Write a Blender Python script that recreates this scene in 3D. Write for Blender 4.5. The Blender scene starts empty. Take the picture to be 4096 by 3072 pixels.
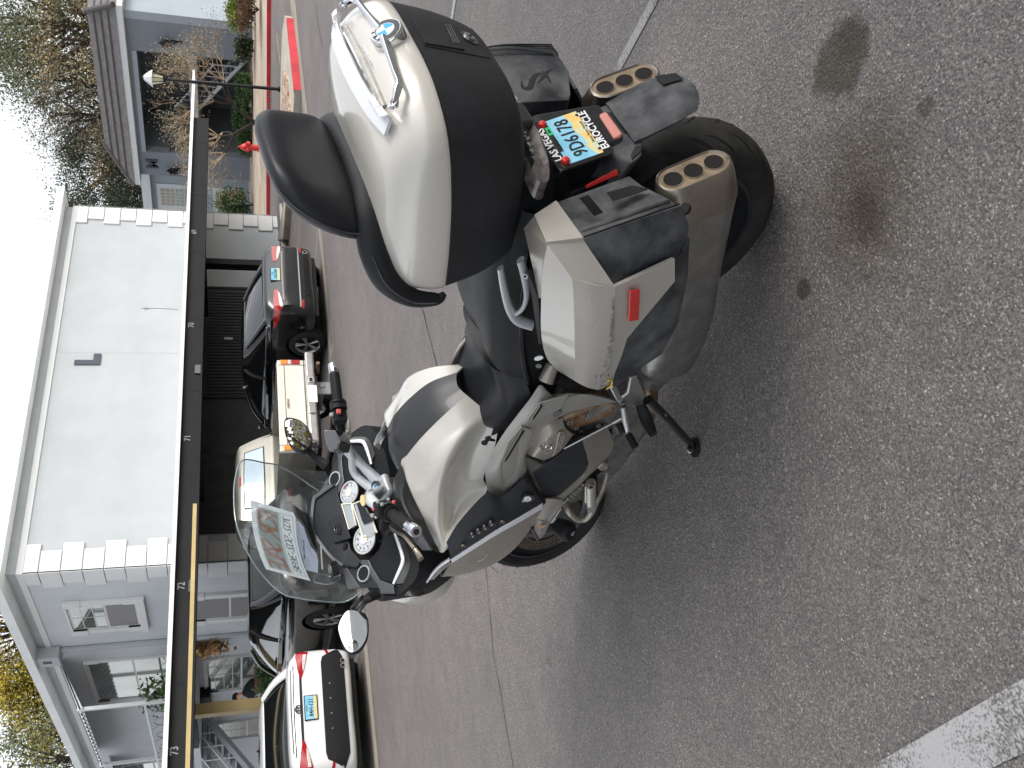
import bpy, bmesh, math, random
import numpy as np
from mathutils import Vector, Matrix
R = math.radians
sc = bpy.context.scene
# ------------------------------------------------------------------ camera
# world: X runs along the row of parking stalls (to the right), Y towards the apartments, Z up
F_, H_ = 3540., 1.56
AZ = R(52.0)                                    # camera yaw against +X axis of the lot
_t = math.atan(F_/11350.); _s, _c = math.sin(_t), math.cos(_t)
def lot(v): return np.array([v[0]*math.sin(AZ)+v[1]*math.cos(AZ), -v[0]*math.cos(AZ)+v[1]*math.sin(AZ), v[2]])
dn = lot((0,-_s,-_c)); fw = lot((0,_c,-_s)); rt = lot((1.,0,0)); RO = -0.004
CAM = np.array([0,0,H_])
cd = bpy.data.cameras.new('camera'); cam = bpy.data.objects.new('camera', cd); sc.collection.objects.link(cam)
def ray(x, y):
    X, Y = x-2048, y-1536
    X, Y = X*math.cos(RO)+Y*math.sin(RO), -X*math.sin(RO)+Y*math.cos(RO)
    return fw+dn*(X/F_)-rt*(Y/F_)
# camera axes from two image directions, so that roll is exact
ex = ray(3048,1536)-ray(2048,1536); ey = ray(2048,536)-ray(2048,1536)
ex = ex/np.linalg.norm(ex); ey = ey/np.linalg.norm(ey); ez = np.cross(ex, ey)
cam.matrix_world = Matrix(((ex[0],ey[0],ez[0],0),(ex[1],ey[1],ez[1],0),(ex[2],ey[2],ez[2],H_),(0,0,0,1)))
cd.sensor_fit = 'HORIZONTAL'; cd.sensor_width = 36; cd.lens = 36*F_/4096; cd.clip_start = .05; cd.clip_end = 2000
sc.camera = cam
# ------------------------------------------------------------------ light
SUN_EL, SUN_AZ = R(38), R(205)                  # soft light from behind the camera
wd = bpy.data.worlds.new("World"); sc.world = wd; wd.use_nodes = True
nt = wd.node_tree; nt.nodes.clear()
sky = nt.nodes.new('ShaderNodeTexSky'); sky.sky_type = 'NISHITA'; sky.sun_disc = False
sky.sun_elevation = SUN_EL; sky.sun_rotation = R(155); sky.dust_density = 2; sky.ozone_density = 1; sky.air_density = 1.0
hs = nt.nodes.new('ShaderNodeHueSaturation'); hs.inputs['Saturation'].default_value = .22
bg = nt.nodes.new('ShaderNodeBackground'); bg.inputs['Strength'].default_value = .15
wo = nt.nodes.new('ShaderNodeOutputWorld')
nt.links.new(sky.outputs[0], hs.inputs['Color']); nt.links.new(hs.outputs[0], bg.inputs[0]); nt.links.new(bg.outputs[0], wo.inputs[0])
sd = bpy.data.lights.new('sun', 'SUN'); sd.energy = .7; sd.angle = R(24); sd.color = (1,.95,.87)
so = bpy.data.objects.new('sun', sd); sc.collection.objects.link(so)
sv = Vector((math.cos(SUN_EL)*math.sin(R(155)), math.cos(SUN_EL)*math.cos(R(155)), math.sin(SUN_EL)))
so.rotation_euler = sv.to_track_quat('Z','Y').to_euler()
sc.view_settings.view_transform = 'Standard'; sc.view_settings.look = 'None'; sc.view_settings.exposure = .95; sc.view_settings.gamma = 1
sc.render.engine = 'CYCLES'
# ------------------------------------------------------------------ picture -> place
CR={'A':(1200,0,1040/2212),'B':(1900,100,1000/2074),'C':(1700,800,1200/2212),'D':(1400,1400,1300/2157),'E':(900,1300,900/2133),'F':(900,1800,900/1659),
'G':(0,0,1200/2212),'H':(0,800,1200/2212),'I':(0,1600,1200/2212),'J':(0,2200,1200/2212),'K':(700,2200,900/1712),'M':(750,900,700/1161),'P':(0,0,4096/2212),
'N':(2150,1500,650/2157),'O':(1950,1850,550/2028),'Q':(1300,1800,500/1382),'S':(950,1800,350/968),'T':(750,2650,400/1573),'U':(700,250,500/2074),'V':(1000,2300,450/1866),
'W':(0,0,1.0)}
def W(k,u,v,**kw):
    """point of the place seen at (u,v) of crop k, on the plane a=, b= or z="""
    a,b,q = CR[k]; r = ray(a+u*q, b+v*q); n, val = list(kw.items())[0]; i = 'abz'.index(n)
    return CAM+r*((val-CAM[i])/r[i])
GA = [(-60,-.3),(0,-.24),(4,-.17),(8,-.04),(11,.05),(16,.25),(20,.42),(30,.88),(60,1.3),(400,1.3)]
def gz(a,b):
    for (a0,z0),(a1,z1) in zip(GA,GA[1:]):
        if a <= a1: z = z0+(z1-z0)*max(0,(a-a0))/(a1-a0); break
    else: z = 1.3
    s = min(1,max(0,(b-4)/6)); return z*s*s*(3-2*s)
def G(k,u,v,lift=0):
    z = 0
    for i in range(40):
        p = W(k,u,v,z=z); z = .5*z+.5*(gz(p[0],p[1])+lift)
    return p
# bike frame: x forward, y left, z up, origin at the rear contact patch
HD, LN = R(2.2), R(10.0)
BO = lot((.535,2.425,0))
bf = np.array([-math.sin(HD),math.cos(HD),0]); bl = np.array([-math.cos(HD),-math.sin(HD),0]); bu = np.array([0,0,1.])
bL = bl*math.cos(LN)-bu*math.sin(LN); bU = bu*math.cos(LN)+bl*math.sin(LN)
BR = np.array([bf,bL,bU]); BC = BR@(CAM-BO)
def L(k,u,v,**kw):
    """bike-frame point seen at (u,v) of crop k, with one bike coordinate given"""
    a,b,q = CR[k]; r = BR@ray(a+u*q, b+v*q); n, val = list(kw.items())[0]; i = 'xyz'.index(n)
    return BC+r*((val-BC[i])/r[i])
def LY(k,pts): return [L(k,u,v,y=y) for u,v,y in pts]
# ------------------------------------------------------------------ materials
class _MT(dict):
    def __missing__(s,k):
        s[k]=bpy.data.materials.new(k); return s[k]
MT = _MT()
def mat(name, col, rough=.5, metal=0, coat=0, bump=0, bscale=200, var=0, vscale=8, col2=None, dirt=None, spec=.5, aniso=0, co='Object', trans=0, emit=None, alpha=None, rvar=0):
    m = MT[name]; m.use_nodes = True; n = m.node_tree; p = n.nodes['Principled BSDF']
    p.inputs['Base Color'].default_value = (*col,1); p.inputs['Roughness'].default_value = rough; p.inputs['Metallic'].default_value = metal
    p.inputs['Specular IOR Level'].default_value = spec if (max(col)>.05 or coat) else spec*.55
    if coat: p.inputs['Coat Weight'].default_value = coat; p.inputs['Coat Roughness'].default_value = .05
    if trans: p.inputs['Transmission Weight'].default_value = trans
    if emit: p.inputs['Emission Color'].default_value = (*emit[0],1); p.inputs['Emission Strength'].default_value = emit[1]
    tc = n.nodes.new('ShaderNodeTexCoord')
    def noise(s, d=4, r=.6):
        t = n.nodes.new('ShaderNodeTexNoise'); t.inputs['Scale'].default_value = s; t.inputs['Detail'].default_value = d; t.inputs['Roughness'].default_value = r
        n.links.new(tc.outputs[co], t.inputs['Vector']); return t
    if bump:
        t = noise(bscale, 3); b = n.nodes.new('ShaderNodeBump'); b.inputs['Strength'].default_value = bump; b.inputs['Distance'].default_value = .002
        n.links.new(t.outputs[0], b.inputs['Height']); n.links.new(b.outputs[0], p.inputs['Normal'])
    if var or col2:
        t = noise(vscale, 6); r = n.nodes.new('ShaderNodeValToRGB'); c2 = col2 or tuple(min(1,x*(1+var)) for x in col); c1 = col if col2 else tuple(x*(1-var) for x in col)
        r.color_ramp.elements[0].position = .38; r.color_ramp.elements[1].position = .62
        r.color_ramp.elements[0].color = (*c1,1); r.color_ramp.elements[1].color = (*c2,1)
        n.links.new(t.outputs[0], r.inputs[0]); n.links.new(r.outputs[0], p.inputs['Base Color'])
    if rvar:
        t = noise(vscale*1.7, 5); mr = n.nodes.new('ShaderNodeMapRange'); mr.inputs['To Min'].default_value = max(0,rough-rvar); mr.inputs['To Max'].default_value = rough+rvar
        mr.inputs['From Min'].default_value = .3; mr.inputs['From Max'].default_value = .7
        n.links.new(t.outputs[0], mr.inputs[0]); n.links.new(mr.outputs[0], p.inputs['Roughness'])
    MT[name] = m; return m
def clear_mat(name, tint, gloss=.12, rough=.03, dens=0.):
    """thin clear plastic: mostly see-through, fresnel reflection, a little milky wear"""
    m = MT[name]; m.use_nodes = True; n = m.node_tree; n.nodes.clear()
    o = n.nodes.new('ShaderNodeOutputMaterial'); tr = n.nodes.new('ShaderNodeBsdfTransparent'); tr.inputs[0].default_value = (*tint,1)
    gl = n.nodes.new('ShaderNodeBsdfGlossy'); gl.inputs['Roughness'].default_value = rough
    df = n.nodes.new('ShaderNodeBsdfDiffuse'); df.inputs[0].default_value = (.55,.58,.58,1)
    lw = n.nodes.new('ShaderNodeLayerWeight'); lw.inputs[0].default_value = .5
    pw = n.nodes.new('ShaderNodeMath'); pw.operation = 'POWER'; pw.inputs[1].default_value = 4.0; n.links.new(lw.outputs['Facing'], pw.inputs[0])
    ad = n.nodes.new('ShaderNodeMath'); ad.operation = 'MULTIPLY_ADD'; ad.inputs[1].default_value = .28; ad.inputs[2].default_value = gloss; ad.use_clamp = True
    m1 = n.nodes.new('ShaderNodeMixShader'); m2 = n.nodes.new('ShaderNodeMixShader')
    tx = n.nodes.new('ShaderNodeTexNoise'); tx.inputs['Scale'].default_value = 6; tx.inputs['Detail'].default_value = 8
    mr = n.nodes.new('ShaderNodeMapRange'); mr.inputs['From Min'].default_value = .35; mr.inputs['From Max'].default_value = .75; mr.inputs['To Min'].default_value = dens*.5; mr.inputs['To Max'].default_value = dens*1.6
    n.links.new(tx.outputs[0], mr.inputs[0]); n.links.new(mr.outputs[0], m1.inputs[0])
    n.links.new(tr.outputs[0], m1.inputs[1]); n.links.new(df.outputs[0], m1.inputs[2])
    n.links.new(pw.outputs[0], ad.inputs[0]); n.links.new(ad.outputs[0], m2.inputs[0]); n.links.new(m1.outputs[0], m2.inputs[1]); n.links.new(gl.outputs[0], m2.inputs[2])
    n.links.new(m2.outputs[0], o.inputs[0]); MT[name] = m; return m
mat('pearl', (.60,.575,.52), .30, .15, coat=1, rvar=.04, vscale=5)
mat('champagne', (.36,.33,.28), .36, .45, coat=.5, var=.04, vscale=30)
mat('champ_lt', (.46,.43,.38), .32, .5, coat=.6, var=.03, vscale=20)
mat('graphite', (.14,.14,.135), .38, .6, coat=.3)
mat('plastic', (.012,.013,.015), .60, bump=.25, bscale=900, var=.15, vscale=25)
mat('plastic_dusty', (.030,.032,.036), .72, bump=.3, bscale=700, col2=(.105,.108,.112), vscale=9)
mat('plastic_gloss', (.012,.012,.013), .18, coat=.6)
mat('leather', (.013,.014,.016), .45, bump=.5, bscale=600, var=.12, vscale=12)
mat('leather_smooth', (.014,.015,.018), .36, bump=.15, bscale=500)
mat('rubber', (.014,.014,.013), .75, bump=.4, bscale=300, col2=(.024,.023,.021), vscale=14)
mat('rubber_black', (.012,.012,.012), .6, bump=.2)
mat('chrome', (.80,.81,.83), .07, 1)
mat('alu', (.52,.52,.52), .30, 1, rvar=.08, vscale=20)
mat('alu_bright', (.60,.61,.62), .30, .6, rvar=.06)
mat('bar_silver', (.68,.70,.72), .34, .25, coat=.4)
mat('muffler', (.30,.30,.29), .34, .9, var=.12, vscale=18, rvar=.1)
mat('tip', (.27,.24,.20), .32, .9, coat=.2, var=.12, vscale=12)
mat('tip_face', (.27,.21,.15), .45, .7, var=.25, vscale=30)
mat('bore', (.010,.009,.008), .8)
mat('frame_grey', (.34,.33,.305), .38, .35, bump=.1, bscale=500, coat=.2)
mat('engine', (.22,.21,.20), .45, .7, var=.2, vscale=25)
mat('rust', (.20,.09,.03), .6, .4, col2=(.34,.27,.19), vscale=22)
mat('header', (.16,.10,.07), .45, .7, col2=(.30,.20,.12), vscale=9)
mat('red_refl', (.62,.02,.015), .25, coat=.5)
mat('pink_refl', (.55,.22,.18), .5, bump=.4, bscale=500)
mat('red', (.55,.02,.02), .35)
mat('red_btn', (.60,.10,.10), .4)
mat('grey_btn', (.36,.37,.34), .5)
mat('white_p', (.78,.79,.80), .4)
mat('white_strip', (.80,.82,.86), .22, .2, coat=.5)
mat('blue', (.03,.36,.62), .35)
mat('rim_blue', (.012,.022,.06), .4)
mat('black', (.006,.006,.007), .5)
mat('ink', (.012,.012,.014), .6)
mat('lens', (.30,.28,.27), .12, coat=1, col2=(.16,.13,.12), vscale=30)
mat('lens_led', (.50,.49,.45), .25, coat=.5, col2=(.36,.34,.30), vscale=60)
mat('dial', (.52,.55,.58), .5)
mat('dial_ring', (.72,.71,.68), .3, .4)
mat('cream', (.86,.80,.66), .5)
mat('lcd', (.36,.39,.42), .12, coat=1)
mat('mirror', (.93,.94,.95), .015, 1)
mat('disc', (.20,.17,.14), .35, .9, var=.2, vscale=30)
mat('orange', (.75,.25,.03), .35)
mat('amber_glass', (.60,.34,.22), .3)
clear_mat('screen', (.93,.95,.945), .02, .05, .07)
clear_mat('clearlens', (.93,.93,.93), .12, .05, .06)
mat('plate_blue', (.17,.47,.66), .4, col2=(.30,.60,.75), vscale=14)
mat('plate_gold', (.75,.50,.15), .45, col2=(.55,.62,.40), vscale=26)
mat('green', (.03,.55,.20), .4)
mat('yellow', (.85,.62,.05), .4)
# ------------------------------------------------------------------ mesh helpers
def cat(pts, n, closed=False):
    P = [np.array(p,float) for p in pts]; m = len(P); out = []
    if m == 1: return P
    segs = m if closed else m-1
    for i in range(segs):
        if closed: a,b,c,d = P[(i-1)%m],P[i],P[(i+1)%m],P[(i+2)%m]
        else:
            b,c = P[i],P[i+1]; a = P[i-1] if i>0 else 2*b-c; d = P[i+2] if i+2<m else 2*c-b
        for j in range(n):
            t = j/n; out.append(.5*((2*b)+(-a+c)*t+(2*a-5*b+4*c-d)*t*t+(-a+3*b-3*c+d)*t**3))
    if not closed: out.append(P[-1])
    return out
class MB:
    def __init__(s): s.v=[]; s.f=[]; s.m=[]; s.mi=0
    def mat(s,i): s.mi=i; return s
    def add(s, vs, fs):
        o=len(s.v); s.v += [tuple(float(c) for c in v) for v in vs]
        for f in fs: s.f.append(tuple(i+o for i in f)); s.m.append(s.mi)
        return s
    def box(s, c, d, M=None, taper=1):
        h=[x/2 for x in d]; vs=[]
        for z in (-1,1):
            k = taper if z>0 else 1
            for x,y in ((-1,-1),(1,-1),(1,1),(-1,1)): vs.append((x*h[0]*k,y*h[1]*k,z*h[2]))
        if M is not None: vs=[tuple(M@Vector(v)) for v in vs]
        vs=[(v[0]+c[0],v[1]+c[1],v[2]+c[2]) for v in vs]
        return s.add(vs,[(3,2,1,0),(4,5,6,7),(0,1,5,4),(1,2,6,5),(2,3,7,6),(3,0,4,7)])
    def b2(s, lo, hi): return s.box([(a+b)/2 for a,b in zip(lo,hi)],[abs(b-a) for a,b in zip(lo,hi)])
    def tube(s, pts, r, n=12, cap=True, sm=0, flat=1, ref=None):
        if sm: pts = cat(pts, sm)
        P=[Vector(p) for p in pts]; m=len(P); rr = r if hasattr(r,'__len__') else [r]*m
        if len(rr)!=m: rr=list(np.interp(np.linspace(0,1,m),np.linspace(0,1,len(rr)),rr))
        T=[(P[min(i+1,m-1)]-P[max(i-1,0)]).normalized() for i in range(m)]
        u = Vector(ref) if ref else T[0].orthogonal(); vs=[]
        for i in range(m):
            u=(u-T[i]*u.dot(T[i])).normalized(); w=T[i].cross(u)
            for k in range(n):
                a=2*math.pi*k/n; vs.append(P[i]+(u*math.cos(a)+w*math.sin(a)*flat)*rr[i])
        fs=[(i*n+k,i*n+(k+1)%n,(i+1)*n+(k+1)%n,(i+1)*n+k) for i in range(m-1) for k in range(n)]
        if cap: fs += [tuple(range(n))[::-1], tuple((m-1)*n+k for k in range(n))]
        return s.add(vs,fs)
    def loft(s, rings, n=1, m=1, cap=(1,1), closed=True):
        """rings of control points; n = points per span round the ring, m = per span between rings"""
        rs=[cat(r,n,closed) if n>1 else [np.array(p,float) for p in r] for r in rings]; k=len(rs[0])
        if m>1:
            cols=[cat([r[i] for r in rs],m) for i in range(k)]; rs=[[cols[i][j] for i in range(k)] for j in range(len(cols[0]))]
        vs=[p for r in rs for p in r]; q=k if closed else k-1
        fs=[(i*k+j,i*k+(j+1)%k,(i+1)*k+(j+1)%k,(i+1)*k+j) for i in range(len(rs)-1) for j in range(q)]
        if closed:
            if cap[0]: fs.append(tuple(range(k))[::-1])
            if cap[1]: fs.append(tuple((len(rs)-1)*k+j for j in range(k)))
        return s.add(vs,fs)
    def patch(s, rows, nu=4, nv=4, th=.004, out=(0,1,0)):
        rs=[cat(r,nu) for r in rows]; k=len(rs[0])
        cols=[cat([r[i] for r in rs],nv) for i in range(k)]; m=len(cols[0])
        g=np.array([[cols[i][j] for i in range(k)] for j in range(m)])
        du=np.gradient(g,axis=1); dv=np.gradient(g,axis=0); nn=np.cross(du,dv); ln=np.linalg.norm(nn,axis=2,keepdims=True); ln[ln<1e-9]=1; nn=nn/ln
        if np.mean(nn@np.array(out,float))<0: nn=-nn; flip=True
        else: flip=False
        vs=list(g.reshape(-1,3))+list((g-nn*th).reshape(-1,3)); N=k*m; fs=[]
        for j in range(m-1):
            for i in range(k-1):
                f=(j*k+i,j*k+i+1,(j+1)*k+i+1,(j+1)*k+i); b=tuple(x+N for x in f)
                fs += [f[::-1],b] if flip else [f,b[::-1]]
        bd=[i for i in range(k)]+[j*k+k-1 for j in range(1,m)]+[(m-1)*k+i for i in range(k-2,-1,-1)]+[j*k for j in range(m-2,0,-1)]
        for a,b in zip(bd,bd[1:]+bd[:1]): fs.append((a,a+N,b+N,b) if not flip else (b,b+N,a+N,a))
        return s.add(vs,fs)
    def poly(s, pts, th, nrm=None):
        """flat outline extruded by th against its normal nrm (outer face at the given points)"""
        P=[Vector(p) for p in pts]
        n=Vector((0,0,0))
        for a,b in zip(P,P[1:]+P[:1]): n+=a.cross(b)
        n.normalize()
        if nrm is not None and n.dot(Vector(nrm))<0: P=P[::-1]; n=-n
        k=len(P); vs=P+[p-n*th for p in P]
        return s.add(vs,[tuple(range(k)),tuple(range(2*k-1,k-1,-1))]+[(i,i+k,(i+1)%k+k,(i+1)%k) for i in range(k)])
    def disc(s, c, nrm, r, th, n=28, r2=None, up=None):
        c=Vector(c); nv=Vector(nrm).normalized(); u=(Vector(up)-nv*Vector(up).dot(nv)).normalized() if up is not None else nv.orthogonal().normalized(); w=nv.cross(u)
        P=[c+(u*math.cos(2*math.pi*k/n)*r+w*math.sin(2*math.pi*k/n)*(r2 or r)) for k in range(n)]
        vs=P+[p-nv*th for p in P]
        return s.add(vs,[tuple(range(n)),tuple(range(2*n-1,n-1,-1))]+[(i,i+n,(i+1)%n+n,(i+1)%n) for i in range(n)])
    def ringd(s, c, nrm, r0, r1, th, n=32):
        """flat annulus with thickness"""
        c=Vector(c); nv=Vector(nrm).normalized(); u=nv.orthogonal().normalized(); w=nv.cross(u); vs=[]
        for k in range(n):
            a=2*math.pi*k/n; d=u*math.cos(a)+w*math.sin(a); vs += [c+d*r0,c+d*r1,c+d*r1-nv*th,c+d*r0-nv*th]
        fs=[]
        for k in range(n):
            a=4*k; b=4*((k+1)%n)
            for j in range(4): fs.append((a+j,b+j,b+(j+1)%4,a+(j+1)%4)[::-1])
        return s.add(vs,fs)
    def revolve(s, prof, c, axis, n=48, arc=None):
        """prof = [(distance along axis, radius)]"""
        c=Vector(c); ax=Vector(axis).normalized(); u=ax.orthogonal().normalized(); w=ax.cross(u); vs=[]
        for k in range(n):
            a=2*math.pi*k/n; d=u*math.cos(a)+w*math.sin(a)
            for h,r in prof: vs.append(c+ax*h+d*r)
        m=len(prof)
        return s.add(vs,[(k*m+j,((k+1)%n)*m+j,((k+1)%n)*m+j+1,k*m+j+1) for k in range(n) for j in range(m-1)])
    def xf(s, M, start=0):
        s.v=[(tuple(M@Vector(v)) if i>=start else v) for i,v in enumerate(s.v)]; return s
    def mirror(s):
        t=MB(); t.v=[(x,-y,z) for x,y,z in s.v]; t.f=[f[::-1] for f in s.f]; t.m=list(s.m); return t
    def build(s, name, mats, parent=None, smooth=40, bevel=0, seg=2, sub=0, loc=None, parinv=None):
        me=bpy.data.meshes.new(name); me.from_pydata(s.v,[],s.f); me.validate(); 
        if len(me.polygons)==len(s.m): me.polygons.foreach_set('material_index', s.m)
        bm=bmesh.new(); bm.from_mesh(me); bmesh.ops.remove_doubles(bm,verts=bm.verts,dist=1e-5); bmesh.ops.recalc_face_normals(bm,faces=bm.faces); bm.to_mesh(me); bm.free()
        for m in (mats if isinstance(mats,(list,tuple)) else [mats]): me.materials.append(MT[m])
        if smooth:
            me.polygons.foreach_set('use_smooth',[True]*len(me.polygons)); me.set_sharp_from_angle(angle=R(smooth))
        o=bpy.data.objects.new(name,me); sc.collection.objects.link(o)
        if parent is not None: o.parent=parent
        if loc is not None: o.location=loc
        if bevel:
            b=o.modifiers.new('bevel','BEVEL'); b.width=bevel; b.segments=seg; b.limit_method='ANGLE'; b.angle_limit=R(30); b.harden_normals=False
        if sub: ss=o.modifiers.new('sub','SUBSURF'); ss.levels=sub; ss.render_levels=sub
        return o
def empty(name, loc=(0,0,0), rz=0, parent=None):
    o=bpy.data.objects.new(name,None); sc.collection.objects.link(o); o.location=loc; o.rotation_euler=(0,0,rz); o.empty_display_size=.2
    if parent is not None: o.parent=parent
    return o
def tag(o, label=None, cat_=None, group=None, kind=None):
    if label: o['label']=label
    if cat_: o['category']=cat_
    if group: o['group']=group
    if kind: o['kind']=kind
    return o
def txt(s, size, m, parent, pos, xd, nrm, name='lettering', ext=.0006, shear=0, bold=0, ax='CENTER', sx=1, spacing=1):
    cu=bpy.data.curves.new('t','FONT'); cu.body=s; cu.size=size; cu.align_x=ax; cu.align_y='CENTER'; cu.extrude=ext; cu.shear=shear; cu.offset=bold; cu.space_character=spacing; cu.resolution_u=3
    to=bpy.data.objects.new('t',cu); sc.collection.objects.link(to)
    me=bpy.data.meshes.new_from_object(to); bpy.data.objects.remove(to); bpy.data.curves.remove(cu)
    x=Vector(xd).normalized(); z=Vector(nrm).normalized(); y=z.cross(x).normalized(); x=y.cross(z)
    M=Matrix((( x[0]*sx,y[0],z[0],pos[0]),(x[1]*sx,y[1],z[1],pos[1]),(x[2]*sx,y[2],z[2],pos[2]),(0,0,0,1)))
    me.transform(M); me.materials.clear(); me.materials.append(MT[m])
    o=bpy.data.objects.new(name,me); sc.collection.objects.link(o)
    if parent is not None: o.parent=parent
    return o
def frame(pos, x, z):
    x=Vector(x).normalized(); z=Vector(z); z=(z-x*x.dot(z)).normalized(); y=z.cross(x)
    return Matrix(((x[0],y[0],z[0],pos[0]),(x[1],y[1],z[1],pos[1]),(x[2],y[2],z[2],pos[2]),(0,0,0,1)))
CR.update({'R2':(2300,0,1600/2042),'X':(1000,0,400/1327),'Y':(3100,2300,996/2140),'Z':(0,2200,700/1332)})
# ================================================================== SETTING
mat('concrete',(.40,.36,.30),.85,col2=(.52,.48,.41),vscale=2.5,bump=.3,bscale=60)
mat('curb_red',(.55,.035,.05),.6,var=.15,vscale=3,bump=.3,bscale=60)
mat('gutter_con',(.27,.24,.20),.85,col2=(.36,.32,.27),vscale=1.5)
mat('line',(.36,.35,.34),.8,col2=(.22,.21,.20),vscale=30)
mat('line_yellow',(.50,.43,.22),.8,col2=(.35,.31,.2),vscale=8)
mat('crack',(.035,.032,.030),.9)
mat('dirt',(.42,.33,.25),.95,col2=(.55,.46,.37),vscale=1.2,bump=.6,bscale=30)
mat('gravel',(.20,.11,.07),.95,col2=(.62,.47,.37),vscale=9,bump=1,bscale=12)
mat('tar',(.045,.043,.04),.8,var=.3,vscale=2)
def asphalt():
    m=bpy.data.materials.new('asphalt'); m.use_nodes=True; n=m.node_tree; p=n.nodes['Principled BSDF']; L_=n.links.new
    p.inputs['Roughness'].default_value=.66; p.inputs['Specular IOR Level'].default_value=.55
    g=n.nodes.new('ShaderNodeNewGeometry'); pos=g.outputs['Position']
    def N(t,**k):
        x=n.nodes.new(t)
        for a,b in k.items():
            if a in x.inputs: x.inputs[a].default_value=b
            else: setattr(x,a,b)
        return x
    def noise(s,d,r=.6):
        x=N('ShaderNodeTexNoise',Scale=s,Detail=d,Roughness=r); L_(pos,x.inputs['Vector']); return x.outputs[0]
    def ramp(src,stops):
        x=n.nodes.new('ShaderNodeValToRGB'); e=x.color_ramp.elements
        while len(e)<len(stops): e.new(.5)
        for i,(q,c) in enumerate(stops): e[i].position=q; e[i].color=(*c,1)
        L_(src,x.inputs[0]); return x.outputs[0]
    def mix(a,b,f,mode='MIX'):
        x=n.nodes.new('ShaderNodeMix'); x.data_type='RGBA'; x.blend_type=mode
        for s,i in ((f,0),(a,6),(b,7)):
            if hasattr(s,'is_output') or hasattr(s,'links'): L_(s,x.inputs[i])
            elif i==0: x.inputs[0].default_value=s
            else: x.inputs[i].default_value=(*s,1)
        return x.outputs[2]
    # stones: voronoi cells of three sizes
    v=N('ShaderNodeTexVoronoi',Scale=215); L_(pos,v.inputs['Vector'])
    base=ramp(v.outputs['Color'],[(0,(.052,.050,.050)),(.45,(.118,.111,.108)),(.78,(.180,.167,.157)),(.9,(.29,.27,.25)),(1,(.46,.43,.40))])
    v2=N('ShaderNodeTexVoronoi',Scale=85); L_(pos,v2.inputs['Vector'])
    st=ramp(v2.outputs['Color'],[(0,(0,0,0)),(.86,(0,0,0)),(.93,(1,1,1)),(1,(1,1,1))])
    d2=ramp(v2.outputs['Distance'],[(0,(1,1,1)),(.25,(.8,.8,.8)),(.42,(0,0,0)),(1,(0,0,0))])
    stm=mix(st,d2,1.0,'MULTIPLY'); base=mix(base,(.26,.235,.21),stm)
    base=mix(base,ramp(noise(300,2),[(.3,(.62,.62,.62)),(.7,(1.35,1.35,1.35))]),1.0,'MULTIPLY')
    base=mix(base,ramp(noise(.45,6),[(.3,(.84,.83,.84)),(.7,(1.16,1.13,1.10))]),1.0,'MULTIPLY')
    base=mix(base,ramp(noise(4,5,.7),[(.3,(.86,.86,.87)),(.7,(1.12,1.11,1.10))]),1.0,'MULTIPLY')
    # sky sheen of the far ground painted into the colour, lighter with Y
    sy=n.nodes.new('ShaderNodeSeparateXYZ'); L_(pos,sy.inputs[0]); lm=n.nodes.new('ShaderNodeMapRange'); lm.interpolation_type='SMOOTHSTEP'
    lm.inputs['From Min'].default_value=1.5; lm.inputs['From Max'].default_value=6; lm.inputs['To Min'].default_value=0; lm.inputs['To Max'].default_value=1; L_(sy.outputs[1],lm.inputs[0])
    base=mix(base,(1.30,1.27,1.25),lm.outputs[0],'MULTIPLY')
    # drips and oil stains
    nz=N('ShaderNodeTexNoise',Scale=14,Detail=4); L_(pos,nz.inputs['Vector'])
    def stain(c,ax,ra,rb,st_,col,soft=.25):
        nonlocal base
        mp=n.nodes.new('ShaderNodeMapping'); mp.vector_type='TEXTURE'
        mp.inputs['Location'].default_value=(c[0],c[1],0); mp.inputs['Rotation'].default_value=(0,0,ax); mp.inputs['Scale'].default_value=(ra,rb,1)
        L_(pos,mp.inputs['Vector'])
        sp=n.nodes.new('ShaderNodeSeparateXYZ'); L_(mp.outputs[0],sp.inputs[0]); cb=n.nodes.new('ShaderNodeCombineXYZ'); L_(sp.outputs[0],cb.inputs[0]); L_(sp.outputs[1],cb.inputs[1])
        ln=n.nodes.new('ShaderNodeVectorMath'); ln.operation='LENGTH'; L_(cb.outputs[0],ln.inputs[0])
        a=n.nodes.new('ShaderNodeMath'); a.operation='MULTIPLY_ADD'; a.inputs[1].default_value=.9; L_(nz.outputs[0],a.inputs[0]); L_(ln.outputs['Value'],a.inputs[2])
        mr=n.nodes.new('ShaderNodeMapRange'); mr.interpolation_type='SMOOTHSTEP'; mr.inputs['From Min'].default_value=1.42+soft*.5; mr.inputs['From Max'].default_value=1.42-soft; mr.inputs['To Min'].default_value=0; mr.inputs['To Max'].default_value=st_
        L_(a.outputs[0],mr.inputs[0])
        base=mix(base,col,mr.outputs[0],'MULTIPLY')
    def sp(p0,p1,q0,q1,*a,**k):
        A,B=G(*p0),G(*p1); C_,D=G(*q0),G(*q1); c=(A+B)/2; d=B-A; stain(c,math.atan2(d[1],d[0]),np.linalg.norm(d)/2,np.linalg.norm(D-C_)/2,*a,**k)
    sp(('R2',1340,110),('R2',1370,510),('R2',1200,300),('R2',1490,300),.95,(.34,.29,.21))
    sp(('R2',1410,90),('R2',1400,300),('R2',1340,200),('R2',1490,200),.6,(.45,.4,.33))
    sp(('R2',1790,490),('R2',1790,600),('R2',1745,545),('R2',1835,545),.8,(.40,.36,.32))
    sp(('R2',1165,1415),('R2',1165,1530),('R2',1125,1475),('R2',1205,1475),.9,(.36,.3,.26))
    sp(('R2',1450,480),('R2',1500,1500),('R2',1220,1000),('R2',1760,1000),.95,(.50,.45,.35),soft=.9)
    sp(('R2',1440,920),('R2',1520,1250),('R2',1400,1080),('R2',1600,1080),.75,(.5,.44,.34),soft=.7)
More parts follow.
